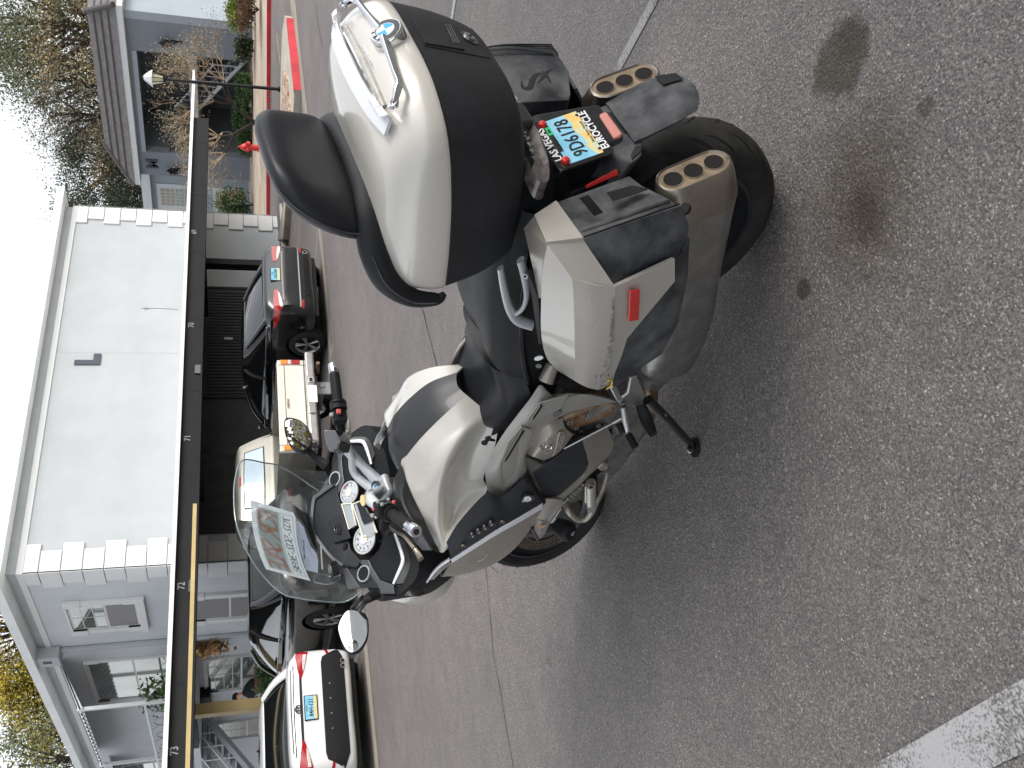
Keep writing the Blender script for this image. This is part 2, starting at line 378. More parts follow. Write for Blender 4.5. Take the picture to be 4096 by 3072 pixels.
    sp(('O',960,1370),('O',985,1480),('O',945,1420),('O',995,1420),.6,(.5,.45,.42))
    sp(('P',1185,1422),('P',1185,1440),('P',1178,1430),('P',1192,1430),.6,(.5,.45,.42))
    sp(('R2',470,200),('R2',480,480),('R2',400,320),('R2',540,320),.5,(1.45,1.35,1.2),soft=.8)
    L_(base,p.inputs['Base Color'])
    b=n.nodes.new('ShaderNodeBump'); b.inputs['Strength'].default_value=.9; b.inputs['Distance'].default_value=.003
    vb=N('ShaderNodeTexVoronoi',Scale=110); L_(pos,vb.inputs['Vector']); L_(vb.outputs['Distance'],b.inputs['Height']); L_(b.outputs[0],p.inputs['Normal'])
    MT['asphalt']=m; return base
asphalt()
def sheet(fn, A, B, name, m, lift=0):
    mb=MB(); vs=[(a,b,gz(a,b)+lift) for b in B for a in A]; k=len(A)
    mb.add(vs,[(j*k+i,j*k+i+1,(j+1)*k+i+1,(j+1)*k+i) for j in range(len(B)-1) for i in range(k-1)])
    return tag(mb.build(name,m),kind='structure')
ag=[-600,-200,-60,-30]+list(np.arange(-14,62,1.0))+[70,90,140,250,600]
bgr=[-600,-200,-60,-20,-6,0,3,4,5,6,7,8,9,10,11,12]+list(np.arange(13,60,2.0))+[70,100,200,600]
sheet(None,ag,bgr,'asphalt_ground','asphalt')
def strip(name, pts, w, m, lift=.004, kind='structure', n=1):
    """painted or poured strip that follows the ground along a polyline"""
    P=[]
    for a,b in zip(pts,pts[1:]):
        k=max(1,int(np.linalg.norm(np.array(b)-np.array(a))/.8)) if n==1 else n
        P+=[np.array(a[:2])+(np.array(b[:2])-np.array(a[:2]))*i/k for i in range(k)]
    P.append(np.array(pts[-1][:2])); mb=MB(); vs=[]; N=len(P); ww=w if hasattr(w,'__len__') else [w]*N
    if len(ww)!=N: ww=list(np.interp(np.linspace(0,1,N),np.linspace(0,1,len(ww)),ww))
    for i,p in enumerate(P):
        d=P[min(i+1,N-1)]-P[max(i-1,0)]; d=d/np.linalg.norm(d); q=np.array([-d[1],d[0]])*ww[i]/2
        for s in (1,-1): x=p+q*s; vs.append((x[0],x[1],gz(x[0],x[1])+lift))
    mb.add(vs,[(2*i,2*i+1,2*i+3,2*i+2) for i in range(N-1)])
    return tag(mb.build(name,m,smooth=0),kind=kind)
# valley gutter in front of the stalls
gc=[G('P',815,1659),G('P',783,1330),G('P',745,1000),G('P',722,880),G('M',893,150),G('X',740,1500),G('X',660,800),G('X',590,200)]
d=gc[0]-gc[1]; gc=[gc[0]+d*2]+gc; d=gc[-1]-gc[-2]; gc.append(gc[-1]+d*4)
strip('valley_gutter',gc,[.34]*6+[.36,.5,.7,1.0,1.0],'gutter_con')
# painted lines
wm=mat('line_worn',(.10,.098,.096),.85); n=wm.node_tree; 
def worn(m,c_dark,c_light,lo,hi,s=70):
    n=m.node_tree; p=n.nodes['Principled BSDF']; g=n.nodes.new('ShaderNodeNewGeometry')
    t=n.nodes.new('ShaderNodeTexNoise'); t.inputs['Scale'].default_value=s; t.inputs['Detail'].default_value=3; n.links.new(g.outputs['Position'],t.inputs[0])
    t2=n.nodes.new('ShaderNodeTexNoise'); t2.inputs['Scale'].default_value=3; t2.inputs['Detail'].default_value=4; n.links.new(g.outputs['Position'],t2.inputs[0])
    ad=n.nodes.new('ShaderNodeMath'); ad.operation='ADD'; n.links.new(t.outputs[0],ad.inputs[0]); n.links.new(t2.outputs[0],ad.inputs[1])
    r=n.nodes.new('ShaderNodeMapRange'); r.inputs['From Min'].default_value=lo; r.inputs['From Max'].default_value=hi; n.links.new(ad.outputs[0],r.inputs[0])
    mx=n.nodes.new('ShaderNodeMix'); mx.data_type='RGBA'; mx.inputs[6].default_value=(*c_dark,1); mx.inputs[7].default_value=(*c_light,1); n.links.new(r.outputs[0],mx.inputs[0]); n.links.new(mx.outputs[2],p.inputs['Base Color'])
worn(wm,(.12,.115,.11),(.38,.38,.385),.84,1.06,150)
wf=mat('line_faded',(.10,.098,.096),.85); worn(wf,(.11,.105,.10),(.26,.26,.26),.88,1.12)
a,b=G('Y',900,1659),G('Y',2140,940); c,e=G('Y',1750,1659),G('Y',2140,1480)
p0,p1=(a+G('Y',1660,1700))/2,(G('Y',2140,940)+G('Y',2140,1480))/2; d=p1-p0
strip('painted_line',[p0-d*3,p1+d*3],.12,'line_worn')
a,b=G('P',1415,0),G('P',1335,150); d=b-a; strip('painted_line',[a-d*2.5,a,b,b+d*.6],.055,'line_faded')
a,b=G('A',1320,0),G('A',1300,125); d=b-a; strip('painted_line',[a-d*3,b+d*6],.08,'line_worn')
# stall lines under the carport
for u0,v0,u1,v1 in (('M',940,720),('M',720,60),None,None) and []: pass
for p,q in ((G('M',940,715),G('M',720,560)),(G('M',855,60),G('M',780,1)),(G('M',985,1010),G('M',860,1010))): pass
for a_ in (2.2,4.95,7.45,9.75,12.45,15.0): strip('stall_line',[(a_,11.4,0),(a_+.05,17,0)],.09,'line')
# cracks
random.seed(3)
def crack(pts,w):
    P=[]
    for a,b in zip(pts,pts[1:]):
        k=max(2,int(np.linalg.norm(b-a)/.12))
        for i in range(k): P.append(a+(b-a)*i/k+np.array([random.uniform(-.02,.02),random.uniform(-.02,.02),0]))
    P.append(pts[-1]); mb=MB(); vs=[]
    for i,p in enumerate(P):
        d=P[min(i+1,len(P)-1)]-P[max(i-1,0)]; d=d/np.linalg.norm(d); q=np.array([-d[1],d[0],0])*w*random.uniform(.3,1)/2
        vs+=[p+q+[0,0,.003],p-q+[0,0,.003]]
    mb.add(vs,[(2*i,2*i+1,2*i+3,2*i+2) for i in range(len(P)-1)]); tag(mb.build('asphalt_crack','crack',smooth=0),kind='structure')
crack([G('P',860,500),G('P',905,640),G('E',1910,0),G('E',1970,200),G('E',2025,430),G('P',1010,900)],.02)
crack([G('P',1010,1090),G('P',1050,1240),G('P',1065,1400),G('P',1110,1659),G('P',1140,1800)],.012)
crack([G('X',860,0),G('X',910,350),G('X',960,620)],.02)
crack([G('J',1960,1607)+0,G('P',1040,1300)],.001) if 0 else None
# kerbed island to the right: concrete top, red face, gravel strip
def slab(name, pts, h, m, base=-.3, bev=.01):
    mb=MB(); k=len(pts); top=[(p[0],p[1],gz(p[0],p[1])+h) for p in pts]; bot=[(x,y,z-h+base) for x,y,z in top]
    mb.add(top+bot,[tuple(range(k))]+[(i,i+k,(i+1)%k+k,(i+1)%k) for i in range(k)])
    return mb.build(name,m,smooth=0,bevel=bev)
front=[G('X',660,1190,),G('X',610,700),G('X',560,310),G('X',540,240)]      # foot of the red kerb face
tipb=G('X',460,205,.14); back=[G('X',425,420,.14),G('X',405,1000,.14),G('X',400,1580,.14),G('P',615,420,.14)]
ftop=[G('X',590,1190,.14),G('X',600,1190,.14)]
f0=front[0]; dd=np.array([0.0,0]);
near=[G('X',565,1560,.14), G('H',2085,290,.14)]
isl=[near[1],near[0],G('X',590,1195,.14),G('X',535,640,.14),G('X',500,330,.14),G('X',490,240,.14),tipb]+back+[G('H',2045,300,.14)]
isl=[p for p in isl]
o=tag(slab('kerbed_island',isl,.14,'concrete'),kind='structure')
mb=MB(); 
for q,w in ((isl[2:6],None),):
    for a,b in zip(q,q[1:]):
        a=np.array(a);b=np.array(b); dv=(b-a)[:2]; nn=np.array([-dv[1],dv[0]])/np.linalg.norm(dv)
        if nn@(np.array([0,0])-a[:2])<0: nn=-nn
        e=.012
        pts=[(a[0]+nn[0]*e,a[1]+nn[1]*e),(b[0]+nn[0]*e,b[1]+nn[1]*e)]
        lo=[(x,y,gz(x,y)-.02) for x,y in pts]; hi=[(x,y,gz(x,y)+.147) for x,y in pts]
        inn=[(p[0]-nn[0]*.14,p[1]-nn[1]*.14) for p in pts]; ih=[(x,y,gz(x,y)+.147) for x,y in inn]
        mb.add([lo[0],lo[1],hi[1],hi[0],ih[0],ih[1]],[(0,1,2,3),(3,2,5,4)])
tag(mb.build('red_kerb','curb_red',smooth=0),kind='structure')
gr=[G('X',435,940,.19),G('X',470,1010,.19),G('X',525,1590,.19),G('P',640,420,.19),G('P',618,420,.19),G('X',405,1590,.19),G('X',418,1050,.19)]
tag(slab('gravel_bed',gr,.185,'gravel',bev=0),kind='structure')
strip('painted_line',[G('X',357,430),G('X',380,640),G('X',405,860)],.14,'line_yellow')
# far kerb painted red, with planted dirt behind it, in front of the far apartments
K0,K1=G('X',280,0,0),G('X',270,1500,0); K2=G('G',1990,1580,0); dv=K0-K1; K0=K0+dv*1.5; K2=K2+(K2-K1)*1.2
bed=[K0,K1,K2]; bm_=MB(); vs=[]
ks=[K0,(K0*2+K1)/3,(K0+2*K1)/3,K1,(K1+K2)/2,K2]
for p in ks: vs.append((p[0],p[1],gz(p[0],p[1])+.10))
for p in ks: vs.append((p[0]+12,p[1]+3,gz(p[0]+12,p[1]+3)+.22))
bm_.add(vs,[(i,i+1,i+7,i+6) for i in range(5)]); tag(bm_.build('planting_bed','dirt',smooth=0),kind='structure')
mb=MB()
for a,b in zip(ks,ks[1:]):
    z0,z1=gz(a[0],a[1]),gz(b[0],b[1]); w=.16
    mb.add([(a[0]-.01,a[1],z0-.05),(b[0]-.01,b[1],z1-.05),(b[0]-.01,b[1],z1+.11),(a[0]-.01,a[1],z0+.11),(a[0]+w*.5,a[1],z0+.11),(b[0]+w*.5,b[1],z1+.11)],[(0,1,2,3),(3,2,5,4)])
tag(mb.build('red_kerb','curb_red',smooth=0),kind='structure')
kp=G('X',262,1490,.08); kd=K1-K2; txt('NO PARKING FIRE LANE',.17,'line',None,tuple(np.array(G('G',1985,850,.08))+np.array([-.03,0,0])),(kd[0],kd[1],0) if (kd[1]<0) else (-kd[0],-kd[1],0),(-1,0,0),name='kerb_lettering')
bpy.data.objects['kerb_lettering']['kind']='structure'
# ================================================================== MOTORCYCLE
bike=empty('motorcycle'); bike.matrix_world=Matrix(((bf[0],bL[0],bU[0],BO[0]),(bf[1],bL[1],bU[1],BO[1]),(bf[2],bL[2],bU[2],BO[2]),(0,0,0,1)))
tag(bike,'pearl white touring motorcycle with top case and panniers leaning on its side stand','motorcycle')
def LP(k,u,v,p0,n,off=0):
    a,b,q=CR[k]; r=BR@ray(a+u*q,b+v*q); n=np.array(n,float); n=n/np.linalg.norm(n); p0=np.array(p0,float)+n*off
    return BC+r*(((p0-BC)@n)/(r@n))
def both(mb,name,mats,label=None,ms=1,**k):
    o=mb.build(name,mats,bike,**k); q=mb.mirror(); q.v=[(x,y*ms,z) for x,y,z in q.v]; p=q.build(name,mats,bike,**k); return o,p
def scr(parent,p,n,r=.006,m='alu',name='bolt'):
    mb=MB(); mb.disc(p,n,r,.004,n=14); mb.mat(1); mb.disc(np.array(p)+np.array(n)/np.linalg.norm(n)*.0008,n,r*.5,.002,n=6); return mb.build(name,[m,'black'],parent,smooth=0)
def roundel(p,n,up,r,parent):
    p=np.array(p,float); n=np.array(n,float); n/=np.linalg.norm(n); up=np.array(up,float); up-=n*(up@n); up/=np.linalg.norm(up); rt_=np.cross(up,n)
    mb=MB(); mb.disc(p,n,r,.006,n=40); mb.mat(1); mb.disc(p+n*.0008,n,r*.93,.002,n=40); mb.mat(2); mb.ringd(p+n*.0012,n,r*.56,r*.60,.002,n=40)
    for q in range(4):
        mb.mat(3 if q%2==0 else 4); vs=[p+n*.0013]
        for i in range(9):
            a=math.pi/2*(q+i/8); vs.append(p+n*.0013+(rt_*math.cos(a)+up*math.sin(a))*r*.56)
        mb.add(vs,[tuple(range(10))])
    o=mb.build('roundel_badge',['chrome','plastic_gloss','alu_bright','white_p','blue'],parent,smooth=0)
    for ch,ang in (('B',125),('M',90),('W',55)):
        a=R(ang); d=rt_*math.cos(a)+up*math.sin(a); txt(ch,r*.40,'white_p',o,p+d*r*.75+n*.0016,np.cross(d,n),n,bold=.0004)
    return o
# ---------------- wheels
def wheel(name,c,Rr,wid,rim,parent,steer=0,disc=True):
    c=Vector(c); ax=(0,1,0); h=wid/2
    prof=[(-h*.80,rim),(-h*.93,rim+.012),(-h*1.0,rim+(Rr-rim)*.45),(-h*.97,Rr-.040),(-h*.80,Rr-.020),(-h*.5,Rr-.007),(0,Rr),(h*.5,Rr-.007),(h*.80,Rr-.020),(h*.97,Rr-.040),(h*1.0,rim+(Rr-rim)*.45),(h*.93,rim+.012),(h*.80,rim)]
    mr=MB(); mr.revolve([(-h*.84,rim+.004),(-h*.86,rim-.006),(-h*.6,rim-.012),(-h*.4,rim-.03),(h*.4,rim-.03),(h*.6,rim-.012),(h*.86,rim-.006),(h*.84,rim+.004)],(0,0,0),ax,n=72)
    mr.revolve([(-h*.45,rim-.03),(-h*.45,rim-.045),(h*.45,rim-.045),(h*.45,rim-.03)],(0,0,0),ax,n=72)
    mr.revolve([(-.05,.0),(-.05,.035),(-.02,.045),(.02,.045),(.05,.035),(.05,0)],(0,0,0),ax,n=32)
    for i in range(10):
        a=2*math.pi*i/10+(.12 if i%2 else -.12)+.2; d=Vector((math.cos(a),0,math.sin(a))); a2=2*math.pi*i/10+(.03 if i%2 else -.03)+.2; e=Vector((math.cos(a2),0,math.sin(a2)))
        mr.tube([e*.03,e*.10,d*(rim-.035)],[.017,.013,.015],n=8,flat=.6)
    mr.mat(1); 
    for s in (-1,1): mr.revolve([(s*h*.875,rim-.006),(s*h*.872,rim-.0085)],(0,0,0),ax,n=72)
    w=mr.build(name,['graphite_rim','rim_blue'],parent,smooth=50,loc=c)
    tb=MB(); tb.revolve([(a,b) for a,b in cat([(p[0],p[1],0) for p in prof],3) for b in [0]] if False else [(p[0],p[1]) for p in cat([(q[0],q[1],0) for q in prof],3)],(0,0,0),ax,n=96)
    tb.mat(1)
    pf=lambda y: float(np.interp(abs(y)/h,[0,.5,.8,.97],[Rr,Rr-.0055,Rr-.0165,Rr-.036]))+.0012
    for i in range(26):
        for s in (-1,1):
            a0=2*math.pi*(i+(.5 if s>0 else 0))/26; y0,y1=(.12,.80) if i%2 else (.30,.92)
            vs=[]; K=9
            for j in range(K):
                t=j/(K-1); y=s*h*(y0+(y1-y0)*t); a=a0+.26*t**.7; wv=.0042*(1-abs(2*t-1)**3)+.0006
                r_=pf(y)
                for q in (-1,1): aa=a+q*wv/Rr; vs.append((r_*math.cos(aa),y,r_*math.sin(aa)))
            tb.add(vs,[(2*j,2*j+1,2*j+3,2*j+2) for j in range(K-1)])
    tb.build('tyre',['rubber','black'],w,smooth=50)
    return w
mat('graphite_rim',(.045,.046,.05),.35,.6,coat=.3)
rw=wheel('wheel',(0,0,.322),.322,.19,.222,bike)
ST=R(14)
fwl=wheel('wheel',(1.63,0,.302),.302,.12,.222,bike); fwl.rotation_euler=(R(0),0,ST)
for s in (1,-1):
    db=MB(); db.ringd((0,s*.068,0),(0,s,0),.105,.160,.005,n=64); db.mat(1)
    for i in range(48):
        for j,rr in enumerate((.122,.135,.148)):
            a=2*math.pi*(i+j*.35)/48; db.disc((rr*math.cos(a),s*.0685,rr*math.sin(a)),(0,s,0),.0032,.001,n=8)
    db.mat(2); db.ringd((0,s*.062,0),(0,s,0),.045,.108,.004,n=48)
    db.build('brake_disc',['disc','black','graphite'],fwl,smooth=0)
mb=MB(); mb.ringd((.0,.075,.322),(0,1,0),.08,.145,.005,n=48); mb.build('brake_disc','disc',bike,smooth=0)
mb=MB(); 
for s in (1,-1):
    a=R(150); mb.box((1.63+.135*math.cos(a)-s*.03,s*.085,.302+.135*math.sin(a)),(.12,.045,.07),Matrix.Rotation(-R(60),3,'Y'))
mb.build('brake_caliper','alu',bike,bevel=.008)
# fork / telelever beam and front mudguard
mb=MB()
for s in (1,-1): mb.tube([(1.63-s*.02,s*.095,.30),(1.53,s*.10,.62),(1.45,s*.10,.95)],[.026,.030,.030],n=16,sm=4)
mb.build('fork_leg','graphite',bike)
mb=MB(); rows=[]
for a in np.radians([42,55,70,90,110,130]):
    rr=.330; rows.append([(1.63+rr*math.cos(a)*1.0-.0*y,y,.302+(rr-abs(y)**2*6)*math.sin(a)) for y in (-.07,-.05,0,.05,.07)])
mb.patch(rows,nu=3,nv=4,th=.004,out=(0,0,1)); o=mb.build('mudguard','pearl',bike); o.matrix_local=Matrix.Translation((1.63,0,0))@Matrix.Rotation(ST,4,'Z')@Matrix.Translation((-1.63,0,0))
# ---------------- core mass: engine block, frame, rear frame (dark)
mb=MB()
mb.loft([[(.42,-.17,.30),(.42,.17,.30),(.42,.19,.62),(.42,-.19,.62)],[(.75,-.22,.20),(.75,.22,.20),(.75,.22,.66),(.75,-.22,.66)],[(1.15,-.21,.24),(1.15,.21,.24),(1.15,.21,.70),(1.15,-.21,.70)],[(1.30,-.17,.34),(1.30,.17,.34),(1.30,.17,.72),(1.30,-.17,.72)]],n=1,m=3)
mb.build('engine_block','engine',bike,bevel=.02)
mb=MB()
mb.loft([[(-.28,-.11,.80),(-.28,.11,.80),(-.28,.12,.92),(-.28,-.12,.92)],[(.1,-.15,.62),(.1,.15,.62),(.1,.16,.90),(.1,-.16,.90)],[(.5,-.17,.5),(.5,.17,.5),(.5,.18,.74),(.5,-.18,.74)],[(.9,-.19,.6),(.9,.19,.6),(.9,.15,.86),(.9,-.15,.86)],[(1.25,-.17,.7),(1.25,.17,.7),(1.3,.15,.97),(1.3,-.15,.97)]],n=1,m=3)
mb.build('rear_frame','plastic',bike,bevel=.015)
mb=MB(); mb.tube([(0,.11,.32),(.25,.13,.36),(.55,.10,.40)],[.06,.055,.06],n=16,sm=3); mb.build('swingarm','graphite',bike)
# ---------------- exhausts 
def stad(x,y,z,a,b,tl,n=9,sl=0):
    t=np.array([0,-math.sin(tl),-math.cos(tl)]); u=np.array([0,math.cos(tl),-math.sin(tl)]); P=[]
    for s,ph in ((1,-90),(-1,90)):
        for i in range(n):
            an=R(ph+180*i/(n-1)); p_=np.array([x,y,z])+t*(s*(a-b))+ (t*math.cos(an)+u*math.sin(an))*b; p_[0]+=sl*(p_[2]-z); P.append(p_)
    return P
def exhaust(sd):
    tl=R(2)
    e0=L('B',1778,1190,x=-.335) if sd>0 else L('B',1205,400,x=-.335)
    y0=abs(e0[1]); z0=e0[2]
    y0,z0=(.200,.508)
    mb=MB(); 
    mb.loft([stad(-.262,.229,.478,.104,.061,tl,sl=.3),stad(-.06,.250,.430,.108,.064,tl),stad(.14,.260,.375,.112,.064,tl),stad(.36,.25,.325,.100,.058,tl),stad(.46,.21,.285,.055,.045,tl),stad(.60,.17,.25,.035,.033,tl)],n=1,m=4)
    body=mb if sd>0 else mb.mirror(); b=body.build('muffler','muffler',bike,smooth=50)
    mb=MB(); mb.loft([stad(-.255,.228,.480,.106,.064,tl,sl=.3),stad(-.272,.226,.484,.108,.065,tl,sl=.35),stad(-.315,.210,.497,.099,.055,tl,sl=.42),stad(-.337,.203,.505,.094,.047,tl,sl=.42),stad(-.340,.202,.506,.089,.042,tl,sl=.42),stad(-.335,.202,.506,.086,.039,tl,sl=.42)],n=1,m=1,cap=(0,0))
    mb.mat(1); mb.loft([stad(-.335,.202,.506,.087,.040,tl,sl=.42),stad(-.334,.202,.506,.03,.012,tl,sl=.42)],n=1,cap=(0,1))
    t=np.array([-.42*math.cos(tl),-math.sin(tl),-math.cos(tl)])
    for q in (-.053,0,.053):
        c=np.array([-.337,.202,.506])+t*q; mb.mat(1); mb.ringd(c,(-.92,0,.39),.0235,.0265,.010,n=32); mb.mat(2); mb.disc(c+np.array([-.0012,0,.0005]),(-.92,0,.39),.0240,.001,n=32)
    (mb if sd>0 else mb.mirror()).build('exhaust_tip',['tip','tip_face','bore'],b,smooth=45)
exhaust(1); exhaust(-1)
mb=MB(); mb.tube([(.55,.19,.27),(.72,.20,.22),(.90,.17,.20),(1.10,.12,.24),(1.28,.12,.36)],.028,n=16,sm=5); mb.tube([(.55,.14,.26),(.74,.13,.21),(.95,.11,.19),(1.15,.05,.24),(1.30,.03,.36)],.026,n=16,sm=5)
mb.build('header_pipe','header',bike)
# ---------------- panniers
def pannier(sd):
    def B(mb): return mb if sd>0 else mb.mirror()
    C_=lambda u,v,y: L('C',u,v,y=y)
    # hull
    rr=[C_(800,118,.26),C_(892,322,.380),C_(1165,290,.396),C_(1500,172,.392),C_(1872,44,.372),L('B',1620,1450,y=.31),L('B',1385,1345,y=.235),L('B',1285,1245,y=.205),C_(965,14,.235)]
    fr=[(.17,.24,.80),(.19,.34,.78),(.20,.37,.74),(.20,.385,.68),(.15,.36,.56),(.10,.30,.55),(.10,.25,.58),(.12,.21,.66),(.15,.21,.76)]
    mid=[tuple((np.array(a)*.45+np.array(b)*.55)+np.array([0,.012,.012])) for a,b in zip(rr,fr)]
    mid[3]=(mid[3][0],.44,mid[3][2]); mid[2]=(mid[2][0],.435,mid[2][2]); mid[4]=(mid[4][0],.405,.545); 
    mb=MB(); mb.loft([rr,mid,fr],n=1,m=3)
    hull=B(mb).build('pannier','plastic_dusty',bike,smooth=25,bevel=.004)
    mb=MB(); k=.006
    off=lambda p,d: tuple(np.array(p)+np.array(d))
    # silver rear corner piece
    mb.poly([off(p,(-.004,.002,0)) for p in (C_(800,115,.262),C_(888,316,.384),C_(1160,282,.399),C_(962,8,.236))],.012,(-1,0,0))
    # top piece
    mb.poly([C_(801,120,.268),C_(730,207,.268),C_(884,318,.384)],.012,(0,0,1))
    mb.patch([[C_(728,205,.262),C_(790,480,.33),C_(838,725,.375)],[C_(886,318,.385),C_(864,500,.397),C_(853,722,.40)]],nu=3,nv=2,th=.01,out=(0,0,1))
    B(mb).build('pannier_corner','champ_lt',hull,smooth=30)
    mb=MB()
    r0=[C_(903,328,.388),C_(866,520,.400),C_(856,760,.402),C_(858,1000,.39),C_(900,1170,.362),C_(985,1262,.325)]
    r1=[C_(1085,580,.447),C_(1095,720,.452),C_(1101,900,.455),C_(1104,1060,.452),C_(1106,1200,.440),C_(1105,1335,.405)]
    r2=[C_(1402,640,.468),C_(1400,760,.476),C_(1395,900,.478),C_(1375,1080,.472),C_(1340,1240,.455),C_(1285,1402,.408)]
    h12=[tuple((np.array(a)+np.array(b))/2+np.array([0,.006,.003])) for a,b in zip(r1,r2)]
    mb.patch([r0,r1],nu=4,nv=3,th=.01); mb.patch([r1,h12,r2],nu=4,nv=4,th=.01)
    # chamfered rear face of the lid
    mb.patch([[C_(903,328,.388),C_(1167,292,.400)],[C_(1085,580,.447),C_(1402,640,.468)]],nu=4,nv=4,th=.01)
    r3=[C_(1842,436,.432),C_(1842,600,.436),C_(1490,1022,.464),C_(1450,1150,.455),C_(1400,1280,.43),C_(1382,1352,.412)]
    mb.patch([r2,r3],nu=1,nv=4,th=.01)
    lid=B(mb).build('pannier_lid','pearl' if False else 'lid_paint',hull,smooth=22)
    mb=MB()   # dark recess and lower shell
    mb.patch([[C_(1170,292,.401),C_(1500,174,.397),C_(1882,46,.376)],[C_(1290,470,.428),C_(1600,330,.424),C_(1945,215,.392)],[C_(1402,640,.462),C_(1600,540,.424),C_(1846,448,.418)]],nu=4,nv=4,th=.01)
    mb.patch([[C_(1846,448,.420),C_(1842,600,.430),C_(1490,1022,.459),C_(1450,1150,.450),C_(1382,1352,.408)],[C_(1950,290,.394),C_(1938,560,.414),C_(1870,900,.418),C_(1745,1138,.412),C_(1395,1366,.400)],[(-.28,.30,.60),(-.22,.30,.56),(-.02,.30,.52),(.08,.30,.52),(.19,.30,.62)]],nu=1,nv=3,th=.01)
    B(mb).build('pannier_base','plastic_dusty',hull,smooth=35)
    # reflector
    q=[C_(1503,668,.473),C_(1578,655,.468),C_(1568,880,.468),C_(1492,893,.473)]
    mb=MB(); mb.poly([off(p,(0,.004,-.002)) for p in q],.006,(0,1,-.3)); B(mb).build('reflector','red_refl',lid,bevel=.003)
    # rubber rub strip
    mb=MB(); mb.patch([[C_(1388,728,.4795),C_(1376,900,.4815),C_(1355,1080,.476),C_(1325,1200,.466),C_(1300,1300,.44),C_(1290,1380,.417)],[C_(1396,728,.479),C_(1398,900,.4795),C_(1385,1080,.473),C_(1365,1200,.462),C_(1345,1300,.437),C_(1310,1380,.412)]],nu=4,nv=2,th=.003)
    B(mb).build('rub_strip','scuffed' if sd>0 else 'plastic_dusty',lid)
    # seam hinge strip on top
    mb=MB(); mb.patch([[C_(752,520,.33),C_(800,800,.33),C_(838,1060,.32)],[C_(836,728,.378),C_(843,900,.385),C_(850,1065,.372)]],nu=3,nv=2,th=.01,out=(0,0,1)); B(mb).build('pannier_hinge','plastic',hull)
    return hull,lid
mat('lid_paint',(.50,.47,.425),.30,.25,coat=.8,rvar=.03,vscale=10)
mat('scuffed',(.17,.165,.16),.6,col2=(.45,.43,.40),vscale=55)
pl_,ll_=pannier(1); pr_,lr_=pannier(-1)
tag(pl_,'left pannier with red reflector and scuffed front corner')
mb=MB()
random.seed(5)
for i in range(16):
    u,v=1290+random.uniform(-25,75),1310+random.uniform(-60,95); p=L('C',u,v,y=.452-max(0,(v-1240))*.00024); q=L('C',u+random.uniform(-14,14),v+random.uniform(-30,30),y=.452-max(0,(v-1240))*.00024)
    mb=MB(); mb.tube([p,q],.0011,n=5); mb.build('scuff_mark','ink',ll_,smooth=0)
mb=MB(); mb.tube([L('C',u,v,y=y) for u,v,y in ((1350,1330,.436),(1378,1335,.43),(1372,1370,.42),(1335,1395,.415))],.0024,n=6,sm=4); mb.build('paint_transfer','yellow',ll_)
# faded dragon-like mark on the rear of the right pannier (curved strokes)
def mp(u,v):
    p=LP('B',u,v,(-.300,-.35,.755),(-.98,0,.196),.006); return ((p[0]+.02)/.78,(p[1]-.07)/1.3,p[2]+.03)
for strokes in (1,):
    mb=MB(); w=.0045
    mb.tube([mp(385,465),mp(400,520),mp(455,520),mp(480,450),mp(520,410),mp(570,400)],[.002,.006,.008,.008,.006,.002],n=6,sm=4,flat=.2,ref=(0,1,0))
    mb.tube([mp(520,480),mp(560,440),mp(600,390),mp(650,360)],[.002,.006,.006,.001],n=6,sm=4,flat=.2,ref=(0,1,0))
    mb.tube([mp(560,380),mp(600,430),mp(630,480)],[.002,.005,.002],n=6,sm=4,flat=.2,ref=(0,1,0))
    mb.build('faded_mark','mark_grey',pr_); mat('mark_grey',(.016,.017,.019),.8)
# ---------------- top case
def tilt(x): return -(x+.30)*.16
def ring_case(sx,sy,zc,cx=0,sxr=None):
    half=[(-.572,0),(-.570,.10),(-.550,.185),(-.490,.262),(-.370,.292),(-.230,.290),(-.120,.276),(-.070,.262),(-.072,.225),(-.120,.19),(-.20,.13),(-.235,0)]
    P=[]
    for x,y in half: 
        X=-.32+(x+.32)*(sx if (sxr is None or x>-.32) else sxr)+cx; P.append((X,y*sy,zc+tilt(X)))
    P+= [(x,-y,z) for x,y,z in P[1:-1]][::-1]
    return P
mb=MB(); mb.loft([ring_case(.70,.66,.972),ring_case(.80,.75,.984),ring_case(.87,.82,1.018),ring_case(.94,.91,1.085),ring_case(.99,.985,1.175)],n=4,m=3)
from mathutils.bvhtree import BVHTree
CBV=BVHTree.FromPolygons([Vector(v) for v in mb.v],mb.f)
case=mb.build('top_case','plastic_case',bike,smooth=60)
mat('plastic_case',(.022,.023,.026),.5,bump=.45,bscale=700,var=.12,vscale=30)
mb=MB(); mb.loft([ring_case(.985,.98,1.172),ring_case(.99,.985,1.182)],n=4,m=1); mb.build('seam_gasket','plastic_gloss',case,smooth=60)
mb=MB(); mb.loft([ring_case(.995,.992,1.181),ring_case(1.0,1.0,1.19),ring_case(1,1.0,1.212,sxr=.985),ring_case(.99,.985,1.240,sxr=.925),ring_case(.975,.955,1.268,sxr=.82),ring_case(.94,.90,1.297,sxr=.66),ring_case(.86,.80,1.316,sxr=.50),ring_case(.70,.63,1.326,sxr=.34),ring_case(.40,.35,1.331,sxr=.18),ring_case(.1,.08,1.332)],n=4,m=3)
lid=mb.build('case_lid','pearl',case,smooth=60)
